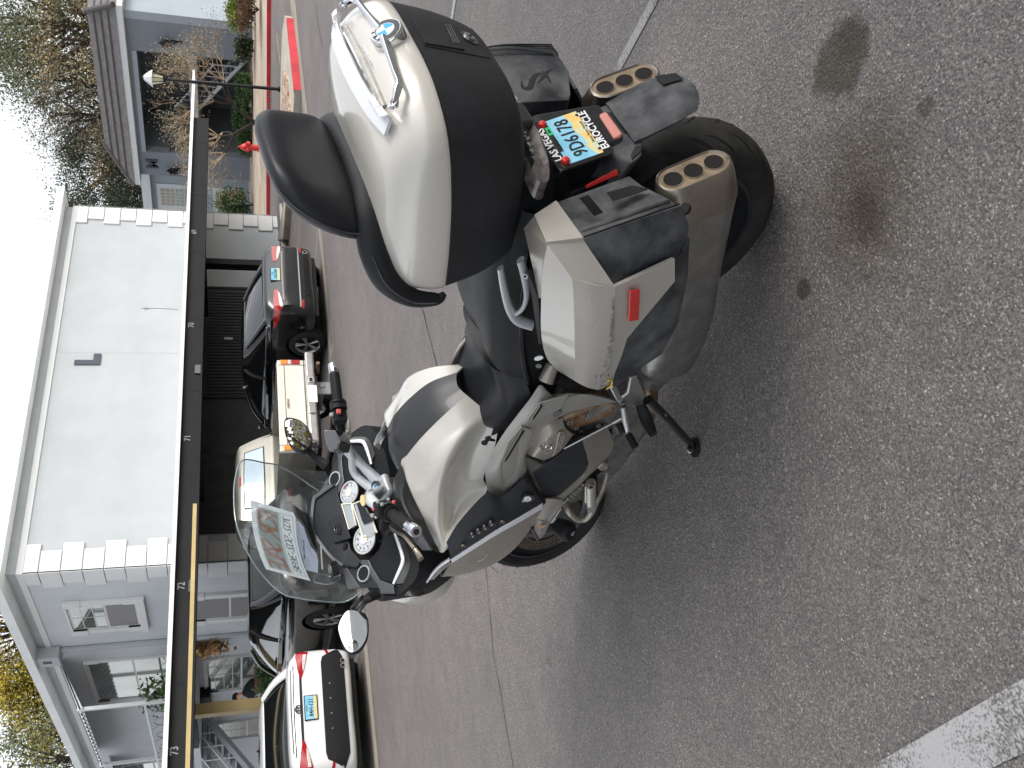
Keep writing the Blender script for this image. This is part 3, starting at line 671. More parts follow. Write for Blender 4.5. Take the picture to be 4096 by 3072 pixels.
# raised spoiler plate with chrome handle and clear brake light
hc=L('A',725,250,y=.0); hz=hc[2]; BN=np.array([-.86,0,.51]); BN/=np.linalg.norm(BN); hc=hc-BN*.030
AY=lambda u,v,y: L('A',u,v,y=y)
sxl=lambda pts: pts+[(x,-y,z) for x,y,z in [tuple(p) for p in pts][:-1][::-1]]
ledc=np.array([hc[0]+.046,0,hz+.040])
def half(pts): 
    P=[tuple(p) for p in pts]; return P+[(x,-y,z) for x,y,z in P[::-1] if abs(y)>1e-6]
F0=half([AY(725,1085,.205),AY(650,930,.165),AY(560,760,.12),AY(480,600,.075),(-.478,0,1.365)])
fz=F0[0][2]
F0=half([(-.470,.212,1.330),(-.474,.15,1.348),(-.477,.075,1.357),(-.478,0,1.360)])
F1=half([(-.505,.205,1.322),(-.508,.15,1.338),(-.511,.075,1.346),(-.512,0,1.349)])
F2=half([(ledc[0]+.010,.196,ledc[2]+.012),(ledc[0]+.004,.15,ledc[2]+.016),(ledc[0],.075,ledc[2]+.020),(ledc[0]-.002,0,ledc[2]+.021)])
mb=MB(); mb.patch([F0,F1,F2],nu=4,nv=4,th=.009,out=(0,0,1)); mb.build('spoiler','pearl_white',lid,smooth=40)
mat('pearl_white',(.74,.75,.78),.25,.05,coat=1)
mb=MB(); P=[(ledc[0]+.012*(y/.155)**2,y,ledc[2]-.004*(y/.155)**2) for y in (-.155,-.08,0,.08,.155)]
mb.tube(P,.0085,n=10,sm=4,flat=.9); mb.build('brake_light_bar','lens_led',lid)
mb=MB(); mb.tube([(p[0]+.004,p[1]*1.03,p[2]+.010) for p in P],.0045,n=8,sm=4); mb.tube([(p[0]-.008,p[1]*.98,p[2]-.012) for p in P],.0040,n=8,sm=4); mb.build('light_bezel','chrome',lid)
o1=[(760,310,.020),(800,480,.083),(835,590,.123),(876,705,.166),(866,770,.180),(835,850,.190),(797,935,.205)]
o2=[(668,310,.012),(745,520,.095),(788,640,.139),(806,700,.156),(790,745,.168),(786,850,.188),(790,925,.203)]
mb=MB(); A1=[AY(*p) for p in o1]; A2=[AY(*p) for p in o2]; mdl=[(a+b)/2+BN*.007 for a,b in zip(A1,A2)]
mb.patch([A1,mdl,A2],nu=4,nv=4,th=.012,out=tuple(BN)); t_=mb.mirror(); k=len(mb.v); mb.v+=t_.v; mb.f+=[tuple(i+k for i in f) for f in t_.f]; mb.m+=t_.m
mb.build('chrome_handle','chrome',lid,smooth=50)
mb=MB(); mb.disc(hc+BN*.026,BN,.037,.05,n=40); mb.build('badge_base','chrome',lid,bevel=.003)
roundel(hc+BN*.029,BN,(.51,0,.86),.034,lid)
# lock panel on the rear of the case
rx=-.575
AL=lambda u,v,off=0: LP('A',u,v,(-.556,0,1.12),(-1,0,-.36),off)
def CS(u,v,off=0):
    a_,b_,q_=CR['A']; d=Vector(BR@ray(a_+u*q_,b_+v*q_)).normalized(); h=CBV.ray_cast(Vector(BC),d)
    if h[0] is None: h=CBV.find_nearest(Vector(AL(u,v)))
    n_=h[1] if h[1].dot(d)<0 else -h[1]; return np.array(h[0]+n_*off)
def cpatch(q,off,th,name,m,par,k=5):
    """quad of picture points laid onto the case skin"""
    g=[[tuple(CS(*((1-t)*((1-s_)*np.array(q[0])+s_*np.array(q[1]))+t*((1-s_)*np.array(q[3])+s_*np.array(q[2]))),off)) for s_ in np.linspace(0,1,k)] for t in np.linspace(0,1,k)]
    mb=MB(); mb.patch(g,nu=1,nv=1,th=th,out=(-1,0,0)); return mb.build(name,m,par,smooth=30)
pn=cpatch([(925,165),(1462,250),(1615,500),(1055,392)],.0022,.006,'lock_panel','plastic_case',case)
cpatch([(938,176),(1266,214),(1392,438),(1062,384)],.0055,.006,'release_flap','plastic_case',pn)
mb=MB()
for d in (0,20,40): mb.tube([tuple(CS(1228+d+80*t,228+160*t,.0062)) for t in (0,.5,1)],.0013,n=6)
mb.build('flap_ribs','plastic_dusty',pn)
c=CS(1436,330,.004); mb=MB(); mb.disc(c,(-1,0,-.36),.024,.010,n=30); mb.mat(1); mb.disc(c+np.array([-.004,0,0]),(-1,0,-.36),.0135,.008,n=24); mb.mat(2); mb.box(tuple(c+np.array([-.0050,0,-.001])),(.002,.0018,.009)); mb.build('case_lock',['plastic_gloss','alu','black'],pn)
# back rest and arm pads
def sy(pts): return pts
mb=MB()
fb=lambda x,z,w,t: [(x+t/2,w*.75,z),(x+t*.62,0,z),(x+t/2,-w*.75,z),(x+t*.1,-w,z),(x-t*.45,-w*.72,z),(x-t*.55,0,z),(x-t*.45,w*.72,z),(x+t*.1,w,z)]
mb.loft([fb(-.185,1.30,.165,.05),fb(-.197,1.325,.190,.085),fb(-.222,1.37,.204,.110),fb(-.242,1.43,.196,.104),fb(-.268,1.485,.170,.088),fb(-.284,1.515,.130,.060),fb(-.291,1.527,.08,.028)],n=4,m=4)
br=mb.build('back_rest','leather_smooth',bike,smooth=70)
mb=MB(); mb.tube([(x,s_*y,z) for s_ in (1,) for x,y,z in ((-.205,.196,1.318),(-.214,.209,1.37),(-.234,.201,1.43),(-.262,.175,1.485),(-.280,.134,1.515),(-.288,.06,1.527))],.0016,n=6,sm=4) if True else mb.tube([(x-.046,y,z) for x,y,z in ((-.222,.155,1.315),(-.232,.166,1.37),(-.250,.16,1.43),(-.270,.137,1.482),(-.284,.10,1.512),(-.290,.0,1.523),(-.284,-.10,1.512),(-.270,-.137,1.482),(-.25,-.16,1.43))],.0016,n=6,sm=4); mb.build('stitched_seam','plastic_dusty',br)
def pad(P,rr): mb.tube(P,rr,n=16,sm=6,flat=.8,ref=(0,0,1))
mb=MB(); C0=[(-.272,0,1.318),(-.270,.06,1.320),(-.262,.12,1.322),(-.228,.178,1.325),(-.160,.218,1.315),(-.095,.243,1.285),(-.045,.256,1.225),(-.035,.262,1.160),(-.05,.262,1.140)]
C0=[(x,-y,z) for x,y,z in C0[1:][::-1]]+C0
rr=[.008,.018,.026,.033,.036,.035,.032,.032,.032,.032,.032,.035,.036,.033,.026,.018,.008]
pad(C0,rr); ap=mb.build('arm_pads','leather',bike,smooth=70)
for s_ in (1,-1):
    mb=MB(); mb.tube([(x-.012,s_*(y+.036),z+.006) for x,y,z in ((-.160,.208,1.322),(-.095,.235,1.290),(-.045,.248,1.228),(-.035,.252,1.165))],.0016,n=6,sm=4); mb.build('stitched_seam','plastic_dusty',ap)
# ---------------- seats
def saddle(rows,name,m,th=.05):
    mb=MB(); g=[]
    for x,prof in rows: g.append([(x+(p[2] if len(p)>2 else 0),-p[0],p[1]) for p in prof[::-1][:-1]]+[(x+(p[2] if len(p)>2 else 0),p[0],p[1]) for p in prof])
    mb.patch(g,nu=5,nv=5,th=th,out=(0,0,1)); return mb.build(name,m,bike,smooth=70)
ps=saddle([(-.20,[(0,.955),(.08,.955),(.14,.94),(.17,.90)]),(-.08,[(0,.965),(.09,.967),(.16,.955),(.195,.90)]),(.08,[(0,.955),(.10,.962),(.175,.945),(.21,.875)]),(.22,[(0,.925),(.10,.935),(.18,.915),(.215,.84)]),(.36,[(0,.875),(.09,.885),(.165,.87),(.205,.79)]),(.46,[(0,.825),(.08,.83),(.15,.81),(.19,.74)]),(.53,[(0,.785),(.07,.785),(.13,.765),(.17,.71)])],'passenger_seat','leather')
mb=MB(); mb.tube([(-.1,.200,.905),(.08,.213,.885),(.22,.218,.85),(.36,.207,.80),(.46,.191,.75)],.0018,n=6,sm=5); mb.build('stitched_seam','plastic_dusty',ps)
rs=saddle([(.42,[(0,.875),(.09,.872),(.15,.845),(.185,.775)]),(.48,[(0,.842),(.10,.842),(.17,.82),(.210,.745)]),(.55,[(0,.815),(.11,.820),(.185,.80),(.225,.725)]),(.62,[(0,.812),(.105,.818),(.175,.802),(.215,.725)]),(.69,[(0,.830),(.09,.832),(.15,.812),(.190,.74)]),(.735,[(0,.836),(.07,.836),(.12,.815),(.155,.755)]),(.755,[(0,.815),(.06,.812),(.10,.79),(.13,.75)])],'rider_seat','leather_smooth')
# grab rails
def rail(s):
    mb=MB(); P=[L('C',u,v,y=y) for u,v,y in ((555,500,.215),(580,640,.225),(620,790,.235),(680,880,.24),(790,925,.245))]
    mb.tube(P,[.012,.014,.016,.017,.015],n=14,sm=6,flat=.55); 
    P=[L('C',u,v,y=y) for u,v,y in ((705,440,.235),(735,560,.245),(750,700,.25),(720,800,.25))]
    mb.tube(P+[L('C',650,850,y=.235)],[.015,.015,.012,.010,.010],n=12,sm=6,flat=.6)
    (mb if s>0 else mb.mirror()).build('grab_rail','bar_silver',bike)
rail(1); rail(-1)
scr(bike,L('C',738,565,y=.262),(0,.6,.8),.008)
# small silver strut in front of the pannier and seat lock plate
mb=MB(); mb.tube([L('C',940,1215,y=.20),L('C',890,1340,y=.225)],[.021,.024],n=14); mb.build('frame_strut','champagne',bike)
mb=MB(); mb.tube([L('C',960,1300,y=.21),L('C',1060,1335,y=.20)],[.02,.03],n=12); mb.build('hose','rubber_black',bike)
mb=MB(); mb.disc(L('C',838,1225,y=.225),(0,1,.5),.009,.004); mb.mat(1); mb.disc(L('C',838,1168,y=.225),(0,1,.5),.014,.004,r2=.008); mb.build('seat_lock',['plastic_gloss','bar_silver'],bike)
# ---------------- tank
D_=lambda u,v,y: L('D',u,v,y=y)
c=[[(775,300,.05),(860,370,.085),(920,415,.108),(960,450,.13),(990,480,.15)],
   [(620,435,.072),(710,515,.122),(762,565,.150),(830,630,.152),(950,690,.19)],
   [(480,575,.080),(545,645,.128),(640,762,.195),(735,835,.180),(885,850,.215)],
   [(385,690,.083),(470,840,.152),(595,932,.222),(710,985,.205),(905,938,.245)],
   [(340,765,.083),(430,960,.178),(590,1100,.258),(680,1115,.248),(745,1125,.300)],
   [(430,1000,.180),(500,1130,.245),(600,1225,.295),(635,1240,.300),(655,1262,.325)],
   [(595,1340,.322),(610,1345,.325),(625,1340,.328),(638,1320,.33),(650,1290,.332)]]
rows=[[D_(*c[j][i]) for j in range(7)] for i in range(5)]
mb=MB(); mb.patch(rows,nu=6,nv=6,th=.006,out=(0,.7,.7))
tk,tk2=both(mb,'tank_side','pearl',smooth=60)
se=[D_(*c[j][0]) for j in (0,1,2,3,4)]
mb=MB(); cen=[(p[0]+.006,0,p[2]+.014) for i,p in enumerate(se)]
g=[se,[((p[0]*.5+q[0]*.5),p[1]*.52,p[2]*.3+q[2]*.7) for p,q in zip(se,cen)],cen]
g=g+[[(x,-y,z) for x,y,z in r] for r in g[:-1][::-1]]
mb.patch(g,nu=6,nv=4,th=.008,out=(0,0,1)); mb.build('tank_top','tank_black',bike,smooth=70)
mat('tank_black',(.024,.025,.029),.42,.1,coat=.25)
# tank nose running down to the steering head
fe=g[0][-1],g[1][-1],g[2][-1],g[3][-1],g[4][-1]
mb=MB(); r1=[np.array(p) for p in fe]; r2=[p+np.array([.07,0,-.015]) for p in r1]; r3=[p*np.array([1,.9,1])+np.array([.15,0,-.07]) for p in r1]
mb.patch([r1,r2,r3],nu=4,nv=4,th=.008,out=(0,0,1)); mb.build('tank_nose','tank_black',bike,smooth=70)
# glossy side infill between tank and cockpit
mb=MB(); mb.patch([[D_(335,762,.09),D_(430,1002,.180),D_(520,1190,.285),D_(598,1345,.323)],[D_(296,850,.10),D_(350,1010,.18),D_(430,1180,.27),D_(560,1330,.325)],[D_(285,900,.10),D_(300,1040,.17),D_(370,1200,.25),D_(480,1330,.31)]],nu=5,nv=4,th=.006,out=(0,.7,.7))
both(mb,'knee_panel','graphite_gloss',ms=.55,smooth=60)
mat('graphite_gloss',(.028,.027,.027),.28,.2,coat=.6)
# ---------------- side fairing
up=[D_(640,1275,.335),D_(720,1148,.328),D_(908,952,.302),D_(1008,974,.312),D_(1165,838,.296)]
lo=[D_(668,1388,.368),D_(800,1302,.377),D_(960,1200,.378),D_(1110,1115,.366),D_(1278,1014,.338)]
mid=[tuple((np.array(a)+np.array(b))/2+np.array([0,.010,0])) for a,b in zip(up,lo)]
mb=MB(); mb.patch([up,mid,lo],nu=5,nv=5,th=.006); fp,fp2=both(mb,'fairing_panel','plastic_fair',ms=.84,smooth=50)
mat('plastic_fair',(.024,.026,.031),.52,bump=.2,bscale=900)
lo2=[D_(676,1408,.372),D_(812,1322,.381),D_(972,1222,.382),D_(1122,1138,.369),D_(1272,1050,.342)]
mb=MB(); mb.patch([[tuple(np.array(p)+[0,.003,0]) for p in lo],[tuple(np.array(p)+[0,.003,0]) for p in lo2]],nu=5,nv=2,th=.006); both(mb,'trim_strip','white_strip',ms=.84)
b1=[D_(636,1470,.365),D_(780,1415,.368),D_(950,1335,.362),D_(1110,1240,.350),D_(1262,1085,.336)]
b2=[D_(600,1500,.345),D_(750,1490,.335),D_(930,1435,.325),D_(1100,1310,.315),D_(1248,1110,.322)]
b3=[(p[0]-.01,.25,p[2]-.012) for p in b2]
mb=MB(); mb.patch([lo2,b1,b2,b3],nu=5,nv=5,th=.006); both(mb,'lower_fairing','champagne',ms=.84,smooth=50)
# front corner lamp pod
mb=MB(); mb.patch([[D_(512,1538,.345),D_(580,1450,.355),D_(660,1392,.366)],[D_(560,1520,.345),D_(610,1470,.358),D_(668,1420,.368)]],nu=4,nv=2,th=.01); both(mb,'headlamp_side','lens',ms=.84)
mb=MB(); mb.tube([D_(510,1540,.347),D_(580,1452,.357),D_(660,1393,.369)],.004,n=8,sm=4); both(mb,'trim_strip','white_strip',ms=.84)
# switches, lock and bolts on the black panel
par=fp
mb=MB()
for u,v in ((812,1232),(853,1206),(895,1181),(937,1154)):
    p=D_(u,v,.372); mb.mat(0); mb.disc(p+[0,.004,0],(0,1,.25),.0125,.010,n=26); mb.mat(1); mb.box(tuple(p+[0,.0046,0]),(.0085,.001,.0026),Matrix.Rotation(R(20),3,'Y'))
mb.build('button_row',['plastic_gloss','white_p'],par,smooth=40)
for u,v in ((1012,1146),(752,1306)): scr(par,D_(u,v,.378),(0,1,.25),.0075,'tip_face')
p=D_(1180,985,.340); mb=MB(); mb.disc(p+[0,.003,0],(0,1,.2),.023,.008,n=36); mb.mat(1); mb.disc(D_(1176,984,.342)+[0,.005,0],(0,1,.2),.0125,.008,n=30); mb.mat(2); mb.box(tuple(D_(1176,984,.342)+[0,.0056,0]),(.002,.001,.011),Matrix.Rotation(R(35),3,'Y')); mb.build('side_case_lock',['plastic_gloss','white_p','black'],par)
txt('ON',.008,'white_p',par,D_(1152,1003,.346),(-1,0,0),(0,1,.2)); 
# badge plate on the lower fairing: oval ring and small "L"
# ---------------- extra pannier details (both rear faces)
def pan_detail(hull,sd):
    T=lambda p:(p[0],p[1]*sd,p[2])
    C_=lambda u,v,y: L('C',u,v,y=y); B_=lambda u,v,y: L('B',u,v,y=y)
    o=np.array([-.005,0,0])
    mb=MB(); mb.tube([T(C_(1168,286,.398)+o),T(C_(1500,170,.394)+o),T(C_(1870,42,.374)+o)],.0022,n=6,sm=3); mb.build('seam_line','black',hull)
    mb=MB(); mb.tube([T(C_(1148,240,.385)+o),T(C_(1490,125,.378)+o),T(C_(1800,20,.35)+o)],.005,n=8,sm=3,flat=.4); mb.build('edge_rib','plastic_dusty',hull)
    if sd<0: return
    mb=MB(); mb.poly([T(B_(860,1450,.315)+o),T(B_(935,1425,.315)+o),T(B_(1060,1570,.345)+o),T(B_(985,1600,.345)+o)],.003,(-1,0,0)); mb.build('dark_label','plastic',hull,smooth=0)
    mb=MB(); mb.poly([T(B_(1090,1400,.29)+o),T(B_(1300,1345,.26)+o),T(B_(1440,1370,.28)+o),T(B_(1300,1420,.30)+o),T(B_(1140,1470,.32)+o)],.002,(-1,0,0)); mb.build('worn_patch','plastic',hull,smooth=0)
    mb=MB(); mb.tube([T(B_(1735,1520,.365)),T(B_(1755,1530,.365))],.014,n=14); mb.build('latch_foot','rubber_black',hull)
pan_detail(pl_,1); pan_detail(pr_,-1)
for o_ in (pr_,): o_.location=(-.02,.07,-.03); o_.scale=(.78,1.3,1)
# thin open oval ring on lower fairing
mb=MB(); c0=D_(865,1385,.3725); N_=24
P=[D_(845+62*math.cos(a)*.98-18*math.sin(a),1385-28*math.cos(a)*.6+30*math.sin(a),.374) for a in np.linspace(-.6,2.6,14)]
mb.tube(P,.0016,n=6); mb.build('oval_ring','champ_lt',bike)
# ---------------- frame covers
yo=lambda r,y: [D_(u,v,yy) for (u,v),yy in zip(r,y)]
u1=yo([(912,925),(898,810),(935,695),(1015,560),(1112,430)],[.262,.262,.258,.25,.238])
m1=yo([(950,972),(985,830),(1020,700),(1095,570),(1185,465)],[.275,.288,.288,.282,.272])
l1=yo([(1012,970),(1140,845),(1152,705),(1200,600),(1268,515)],[.272,.285,.285,.278,.268])
l1b=yo([(1015,974),(1165,835),(1170,700),(1215,612),(1285,520)],[.255,.262,.262,.258,.25])
mb=MB(); mb.patch([u1,m1,l1,l1b],nu=5,nv=4,th=.008)
u2=yo([(1112,430),(1190,330),(1266,232),(1320,292),(1470,286)],[.238,.228,.218,.225,.24])
m2=yo([(1185,465),(1270,385),(1345,325),(1430,335),(1600,300)],[.272,.262,.25,.255,.26])
l2=yo([(1268,515),(1340,462),(1440,410),(1580,372),(1755,338)],[.268,.268,.265,.262,.25])
l2b=yo([(1285,520),(1350,470),(1450,420),(1590,382),(1760,350)],[.25,.25,.25,.245,.235])
mb2=MB(); mb2.patch([u2,m2,l2,l2b],nu=5,nv=4,th=.008)
f1,_=both(mb,'frame_cover','frame_grey',ms=.55,smooth=50); f2,_=both(mb2,'frame_cover','frame_grey',ms=.55,smooth=50)
mb=MB(); mb.poly(yo([(1138,508),(1206,532),(1150,700),(1104,868),(1018,935),(1002,850),(992,760),(1050,610)],[.284,.287,.291,.291,.288,.292,.292,.287]),.007,(0,1,0)); both(mb,'cover_inset','frame_grey',ms=.55,smooth=0,bevel=.0035)
mb=MB(); mb.poly(yo([(1258,352),(1458,290),(1400,395),(1300,440),(1215,470),(1176,463)],[.268,.268,.274,.276,.276,.275]),.007,(0,1,0)); both(mb,'cover_inset','frame_grey',ms=.55,smooth=0,bevel=.0035)
for Z_ in (yo([(1206,532),(1150,700),(1104,868),(1018,935),(1002,850),(992,760),(1050,610),(1138,508)],[.288,.292,.292,.289,.293,.293,.288,.285]),yo([(1176,463),(1258,352),(1458,290)],[.276,.269,.269])):
    mb=MB(); mb.tube([tuple(p) for p in Z_],.0013,n=5); mb.build('inset_highlight','champ_lt',f1)  # pale tube stands in for the highlight along the inset rim
for a,b,ya,yb in (((1150,540),(1032,735),.2885,.2945),((1272,372),(1217,455),.276,.278)):
    mb=MB(); mb.tube([D_(*a,ya),D_(*b,yb)],.0062,n=10,flat=.4); mb.build('cover_slot','plastic',f1)
    mb=MB(); mb.tube([D_(a[0]+12,a[1]+2,ya),D_(b[0]+12,b[1]+4,yb)],.0016,n=6); mb.tube([D_(a[0]-12,a[1]-4,ya),D_(b[0]-12,b[1],yb)],.0016,n=6); mb.build('slot_edge','champ_lt',f1)
mb=MB(); mb.disc(D_(1370,425,.270),(0,1,.3),.018,.006,n=24,r2=.013); mb.build('cover_plug','graphite',f2)
mb=MB(); mb.tube([D_(895,618,.222),D_(920,592,.225),D_(958,600,.222)],[.009,.006,.004],n=10); mb.disc(D_(892,620,.228),(0,1,.3),.010,.006); mb.disc(D_(918,592,.230),(0,1,.3),.010,.006); mb.build('tank_clip','rubber_black',bike)
# engine case cover with sixth-cylinder badge
mb=MB(); mb.patch([yo([(1172,690),(1225,590),(1310,490),(1408,450)],[.262,.262,.258,.25]),yo([(1225,712),(1290,640),(1365,570),(1430,520)],[.288,.292,.288,.275]),yo([(1285,735),(1360,700),(1425,640),(1482,560)],[.275,.28,.275,.262])],nu=5,nv=4,th=.02)
ec=mb.build('engine_cover','champagne',bike,smooth=45,bevel=0)
mb=MB(); P=[D_(u,v,.2935) for u,v in ((1262,640),(1275,655),(1300,660),(1330,655),(1338,635),(1310,632),(1300,645),(1312,660))]
mb.tube(P,.0034,n=8,sm=4); 
mb.tube([D_(1285,615,.293),D_(1288,640,.293)],.0016,n=6)
for q in (1318,1330,1342): mb.tube([D_(q,592,.293),D_(q-6,622,.293)],.0013,n=6); mb.tube([D_(q-25,672,.293),D_(q-31,695,.293)],.0013,n=6)
mb.build('six_badge','chrome',ec)
mb=MB()
for q in (0,14,28): mb.tube([D_(1392+q,562+q*.2,.288),D_(1368+q,640+q*.2,.290)],.0022,n=6)
mb.tube([D_(1345,700,.286),D_(1370,640,.290),D_(1385,560,.289),D_(1408,545,.284),D_(1425,560,.281)],.004,n=8,sm=3); mb.build('cover_ribs','champ_lt',ec)
scr(ec,D_(1458,490,.272),(0,1,0),.009); scr(ec,D_(1233,672,.281),(0,1,0),.006)
# exposed engine castings, rusty and oily, with bolts
NN=lambda u,v,y: L('N',u,v,y=y)
mb=MB(); mb.poly([NN(320,560,.235),NN(480,470,.235),NN(720,370,.235),NN(980,340,.235),NN(1060,440,.235),NN(1000,520,.235),NN(600,680,.235),NN(460,730,.235)],.05,(0,1,0))
mb.mat(1)
for t in np.linspace(0,1,7): mb.tube([NN(640+260*t,600-150*t,.236),NN(740+250*t,380-10*t,.240)],.0055,n=8)
mb.mat(0)
mb.tube([NN(340,570,.240),NN(480,500,.245),NN(700,410,.245),NN(960,360,.240)],.011,n=10,sm=3)
e1_=mb.build('clutch_housing',['rust','engine'],bike,smooth=40)
for u,v in ((1010,460),(675,455),(637,548),(810,682),(470,800),(583,765),(520,715),(468,885),(465,550)): scr(e1_,NN(u,v,.252),(0,1,.1),.0075)
# oil filter
c=NN(1010,650,.20); mb=MB(); mb.revolve([(0,0),(0,.03),(.004,.034),(.06,.036),(.072,.030),(.075,0)],tuple(c+[0,-.03,.0]),(.25,.95,-.2),n=32); of=mb.build('oil_filter','plastic_gloss',bike)
nf=(.25,.95,-.2)
# linkage rod
mb=MB(); mb.tube([NN(350,980,.285),NN(1000,640,.285)],.0035,n=10); mb.tube([NN(1000,640,.285),NN(1110,578,.285)],.006,n=10); mb.build('shift_rod','alu',bike)
# foot-peg bracket
mb=MB(); mb.poly([NN(955,175,.245),NN(1040,130,.245),NN(1120,300,.255),NN(1190,240,.255),NN(1230,40,.245),NN(1330,10,.245),NN(1450,290,.255),NN(1330,375,.265),NN(1345,495,.265),NN(1260,420,.265),NN(1130,430,.265),NN(1050,345,.255)],.022,(0,1,0)); fb_=mb.build('peg_bracket','alu_bright',bike,bevel=.005)
mat('bracket_alu',(.45,.45,.44),.35,.85)
fb_.data.materials[0]=MT['bracket_alu']
scr(fb_,NN(1160,405,.269),(0,1,0),.011); scr(fb_,NN(1255,165,.250),(0,1,0),.010)
mb=MB(); mb.tube([NN(1370,400,.275),NN(1450,600,.32),NN(1540,790,.38)],[.018,.022,.014],n=14,sm=4,flat=.6); mb.build('foot_peg','rubber_black',bike)
mb=MB(); mb.tube([NN(1135,440,.27),NN(1160,600,.30),NN(1205,780,.315)],[.009,.010,.007],n=10); mb.build('shift_lever','alu_bright',bike)
mb=MB(); P=[NN(1205,785,.32),NN(1300,960,.37)]; mb.tube(P,.010,n=12)
for t in np.linspace(.1,.95,9): a=P[0]+(P[1]-P[0])*t; d=(P[1]-P[0]); d=d/np.linalg.norm(d); mb.tube([a-d*.002,a+d*.002],.0125,n=12)
mb.build('shift_rubber','rubber_black',bike)
mb=MB(); mb.tube([NN(1180,800,.318),NN(1240,765,.318)],.0045,n=8); mb.build('shift_ring','yellow',bike)
# side stand
foot=BR@(G('N',2110,960)+np.array([0,0,.01])-BO)
kn=NN(1740,600,.29); top=NN(1460,330,.24)
mb=MB(); mb.tube([top,kn,foot],[.020,.016,.014],n=12); mb.tube([NN(1560,400,.25),NN(1720,540,.29)],.006,n=8); mb.build('side_stand','plastic_gloss',bike)
ft=bpy.data.objects['side_stand']
mb=MB(); g_=np.array([-bl[0]*0,0,0]); zz=BR@np.array([0,0,1.]); mb.disc(foot+zz*.002,zz,.036,.012,n=24,r2=.028); mb.build('stand_foot','rubber_black',ft)
mb=MB(); mb.tube([foot+zz*.02,NN(2030,1000,foot[1]+.02)],[.008,.007],n=10); mb.mat(1); mb.disc(NN(2025,1015,foot[1]+.02),(-.5,.8,.2),.007,.006,n=16); mb.build('stand_tang',['rubber_black','white_p'],ft)
# belly pan and lower engine
mb=MB(); mb.loft([[(.80,-.15,.15),(.80,.15,.15),(.80,.2,.28),(.80,-.2,.28)],[(1.1,-.13,.145),(1.1,.13,.145),(1.1,.19,.30),(1.1,-.19,.30)],[(1.28,-.10,.20),(1.28,.10,.20),(1.28,.15,.36),(1.28,-.15,.36)]],n=1,m=2); mb.build('belly_pan','plastic',bike,bevel=.015)
# ---------------- lower side fairing
mb=MB(); mb.patch([yo([(1705,498),(1748,640),(1650,775),(1405,995),(1296,1012)],[.225,.245,.262,.292,.305]),yo([(1590,570),(1620,760),(1560,850),(1395,980),(1292,1000)],[.262,.278,.283,.298,.308]),yo([(1540,585),(1585,760),(1540,832),(1385,968),(1290,985)],[.272,.284,.288,.30,.31])],nu=4,nv=4,th=.008); both(mb,'engine_spoiler','champagne',smooth=50)
mb=MB(); mb.poly(yo([(1215,815),(1290,762),(1330,742),(1538,588),(1585,762),(1540,834),(1388,968),(1290,988)],[.282,.284,.284,.272,.286,.290,.302,.310]),.02,(0,1,0)); both(mb,'engine_panel','plastic_fair',smooth=0,bevel=.005)
mb=MB(); mb.poly(yo([(1150,700),(1245,745),(1290,765),(1275,835),(1215,880),(1165,835)],[.265,.278,.282,.284,.286,.275]),.02,(0,1,0)); both(mb,'air_duct','graphite',smooth=0,bevel=.006)
mb=MB(); mb.tube([D_(1170,838,.298),D_(1200,890,.305),D_(1290,1008,.325)],[.013,.013,.012],n=10,sm=3,flat=.5); both(mb,'rubber_edge','rubber_black')
# indicator pod
O_=lambda u,v,y: L('O',u,v,y=y)
mb=MB(); mb.patch([[O_(860,545,.325),O_(1000,540,.318),O_(1115,560,.30)],[O_(795,700,.335),O_(900,720,.335),O_(1085,680,.31)],[O_(740,840,.34),O_(830,860,.34),O_(930,885,.325)]],nu=4,nv=4,th=.008); both(mb,'indicator_housing','lid_paint')
mb=MB(); mb.patch([[O_(745,850,.342),O_(830,868,.343),O_(925,885,.328)],[O_(695,980,.345),O_(790,980,.345),O_(890,960,.328)],[O_(735,1125,.335),O_(780,1120,.335),O_(830,1080,.325)]],nu=4,nv=4,th=.02); ind,_=both(mb,'indicator_lens','ind_lens')
mat('ind_lens',(.42,.40,.37),.12,coat=1,col2=(.25,.22,.20),vscale=60)
mb=MB(); mb.disc(O_(810,950,.3485),(.2,1,0),.014,.003,n=20,r2=.011); mb.build('indicator_bulb','amber_glass',ind)
mb=MB(); mb.tube([O_(1082,690,.318),O_(1010,790,.325),O_(935,890,.332)],[.003,.005,.005],n=8,sm=3,flat=.5); both(mb,'trim_strip','white_strip')
mb=MB(); mb.tube([O_(655,965,.345),O_(700,1060,.345),O_(745,1140,.338)],.005,n=8,sm=3); both(mb,'lens_frame','plastic_gloss')
# engine guard bar, cylinder protector and fog lamp
mb=MB(); mb.tube([L('O',1150,590,y=.20),L('O',1200,720,y=.235),L('O',1310,830,y=.25),L('O',1440,835,y=.26),L('O',1530,740,y=.27),L('O',1590,600,y=.275),L('O',1680,420,y=.25),L('O',1750,200,y=.22),L('O',1745,100,y=.20)],.0125,n=14,sm=6); both(mb,'guard_bar','champagne')
mb=MB(); mb.tube([O_(1525,300,.285),O_(1530,600,.285)],.019,n=18); mb.tube([O_(1468,330,.275),O_(1465,570,.275)],.010,n=12); mb.build('protector_cylinder','champ_lt',bike)
mb=MB(); mb.poly([O_(1395,250,.262),O_(1640,240,.262),O_(1640,580,.262),O_(1395,580,.262)],.02,(0,1,0)); mb.build('protector_backing','rubber_black',bike,bevel=.015,seg=3)
mb=MB(); mb.poly([O_(1480,615,.292),O_(1600,605,.292),O_(1600,690,.292),O_(1580,700,.292),O_(1585,745,.292),O_(1480,745,.292),O_(1490,700,.292),O_(1470,690,.292)],.006,(0,1,0)); mb.build('protector_tab','champ_lt',bike,bevel=.001)
p=O_(1530,365,.307); mb=MB(); mb.disc(p,(0,1,.2),.014,.01,n=24); mb.mat(1); mb.disc(p+[0,.001,0],(0,1,.2),.0065,.004,n=20); mb.build('protector_bolt',['alu','black'],bike)
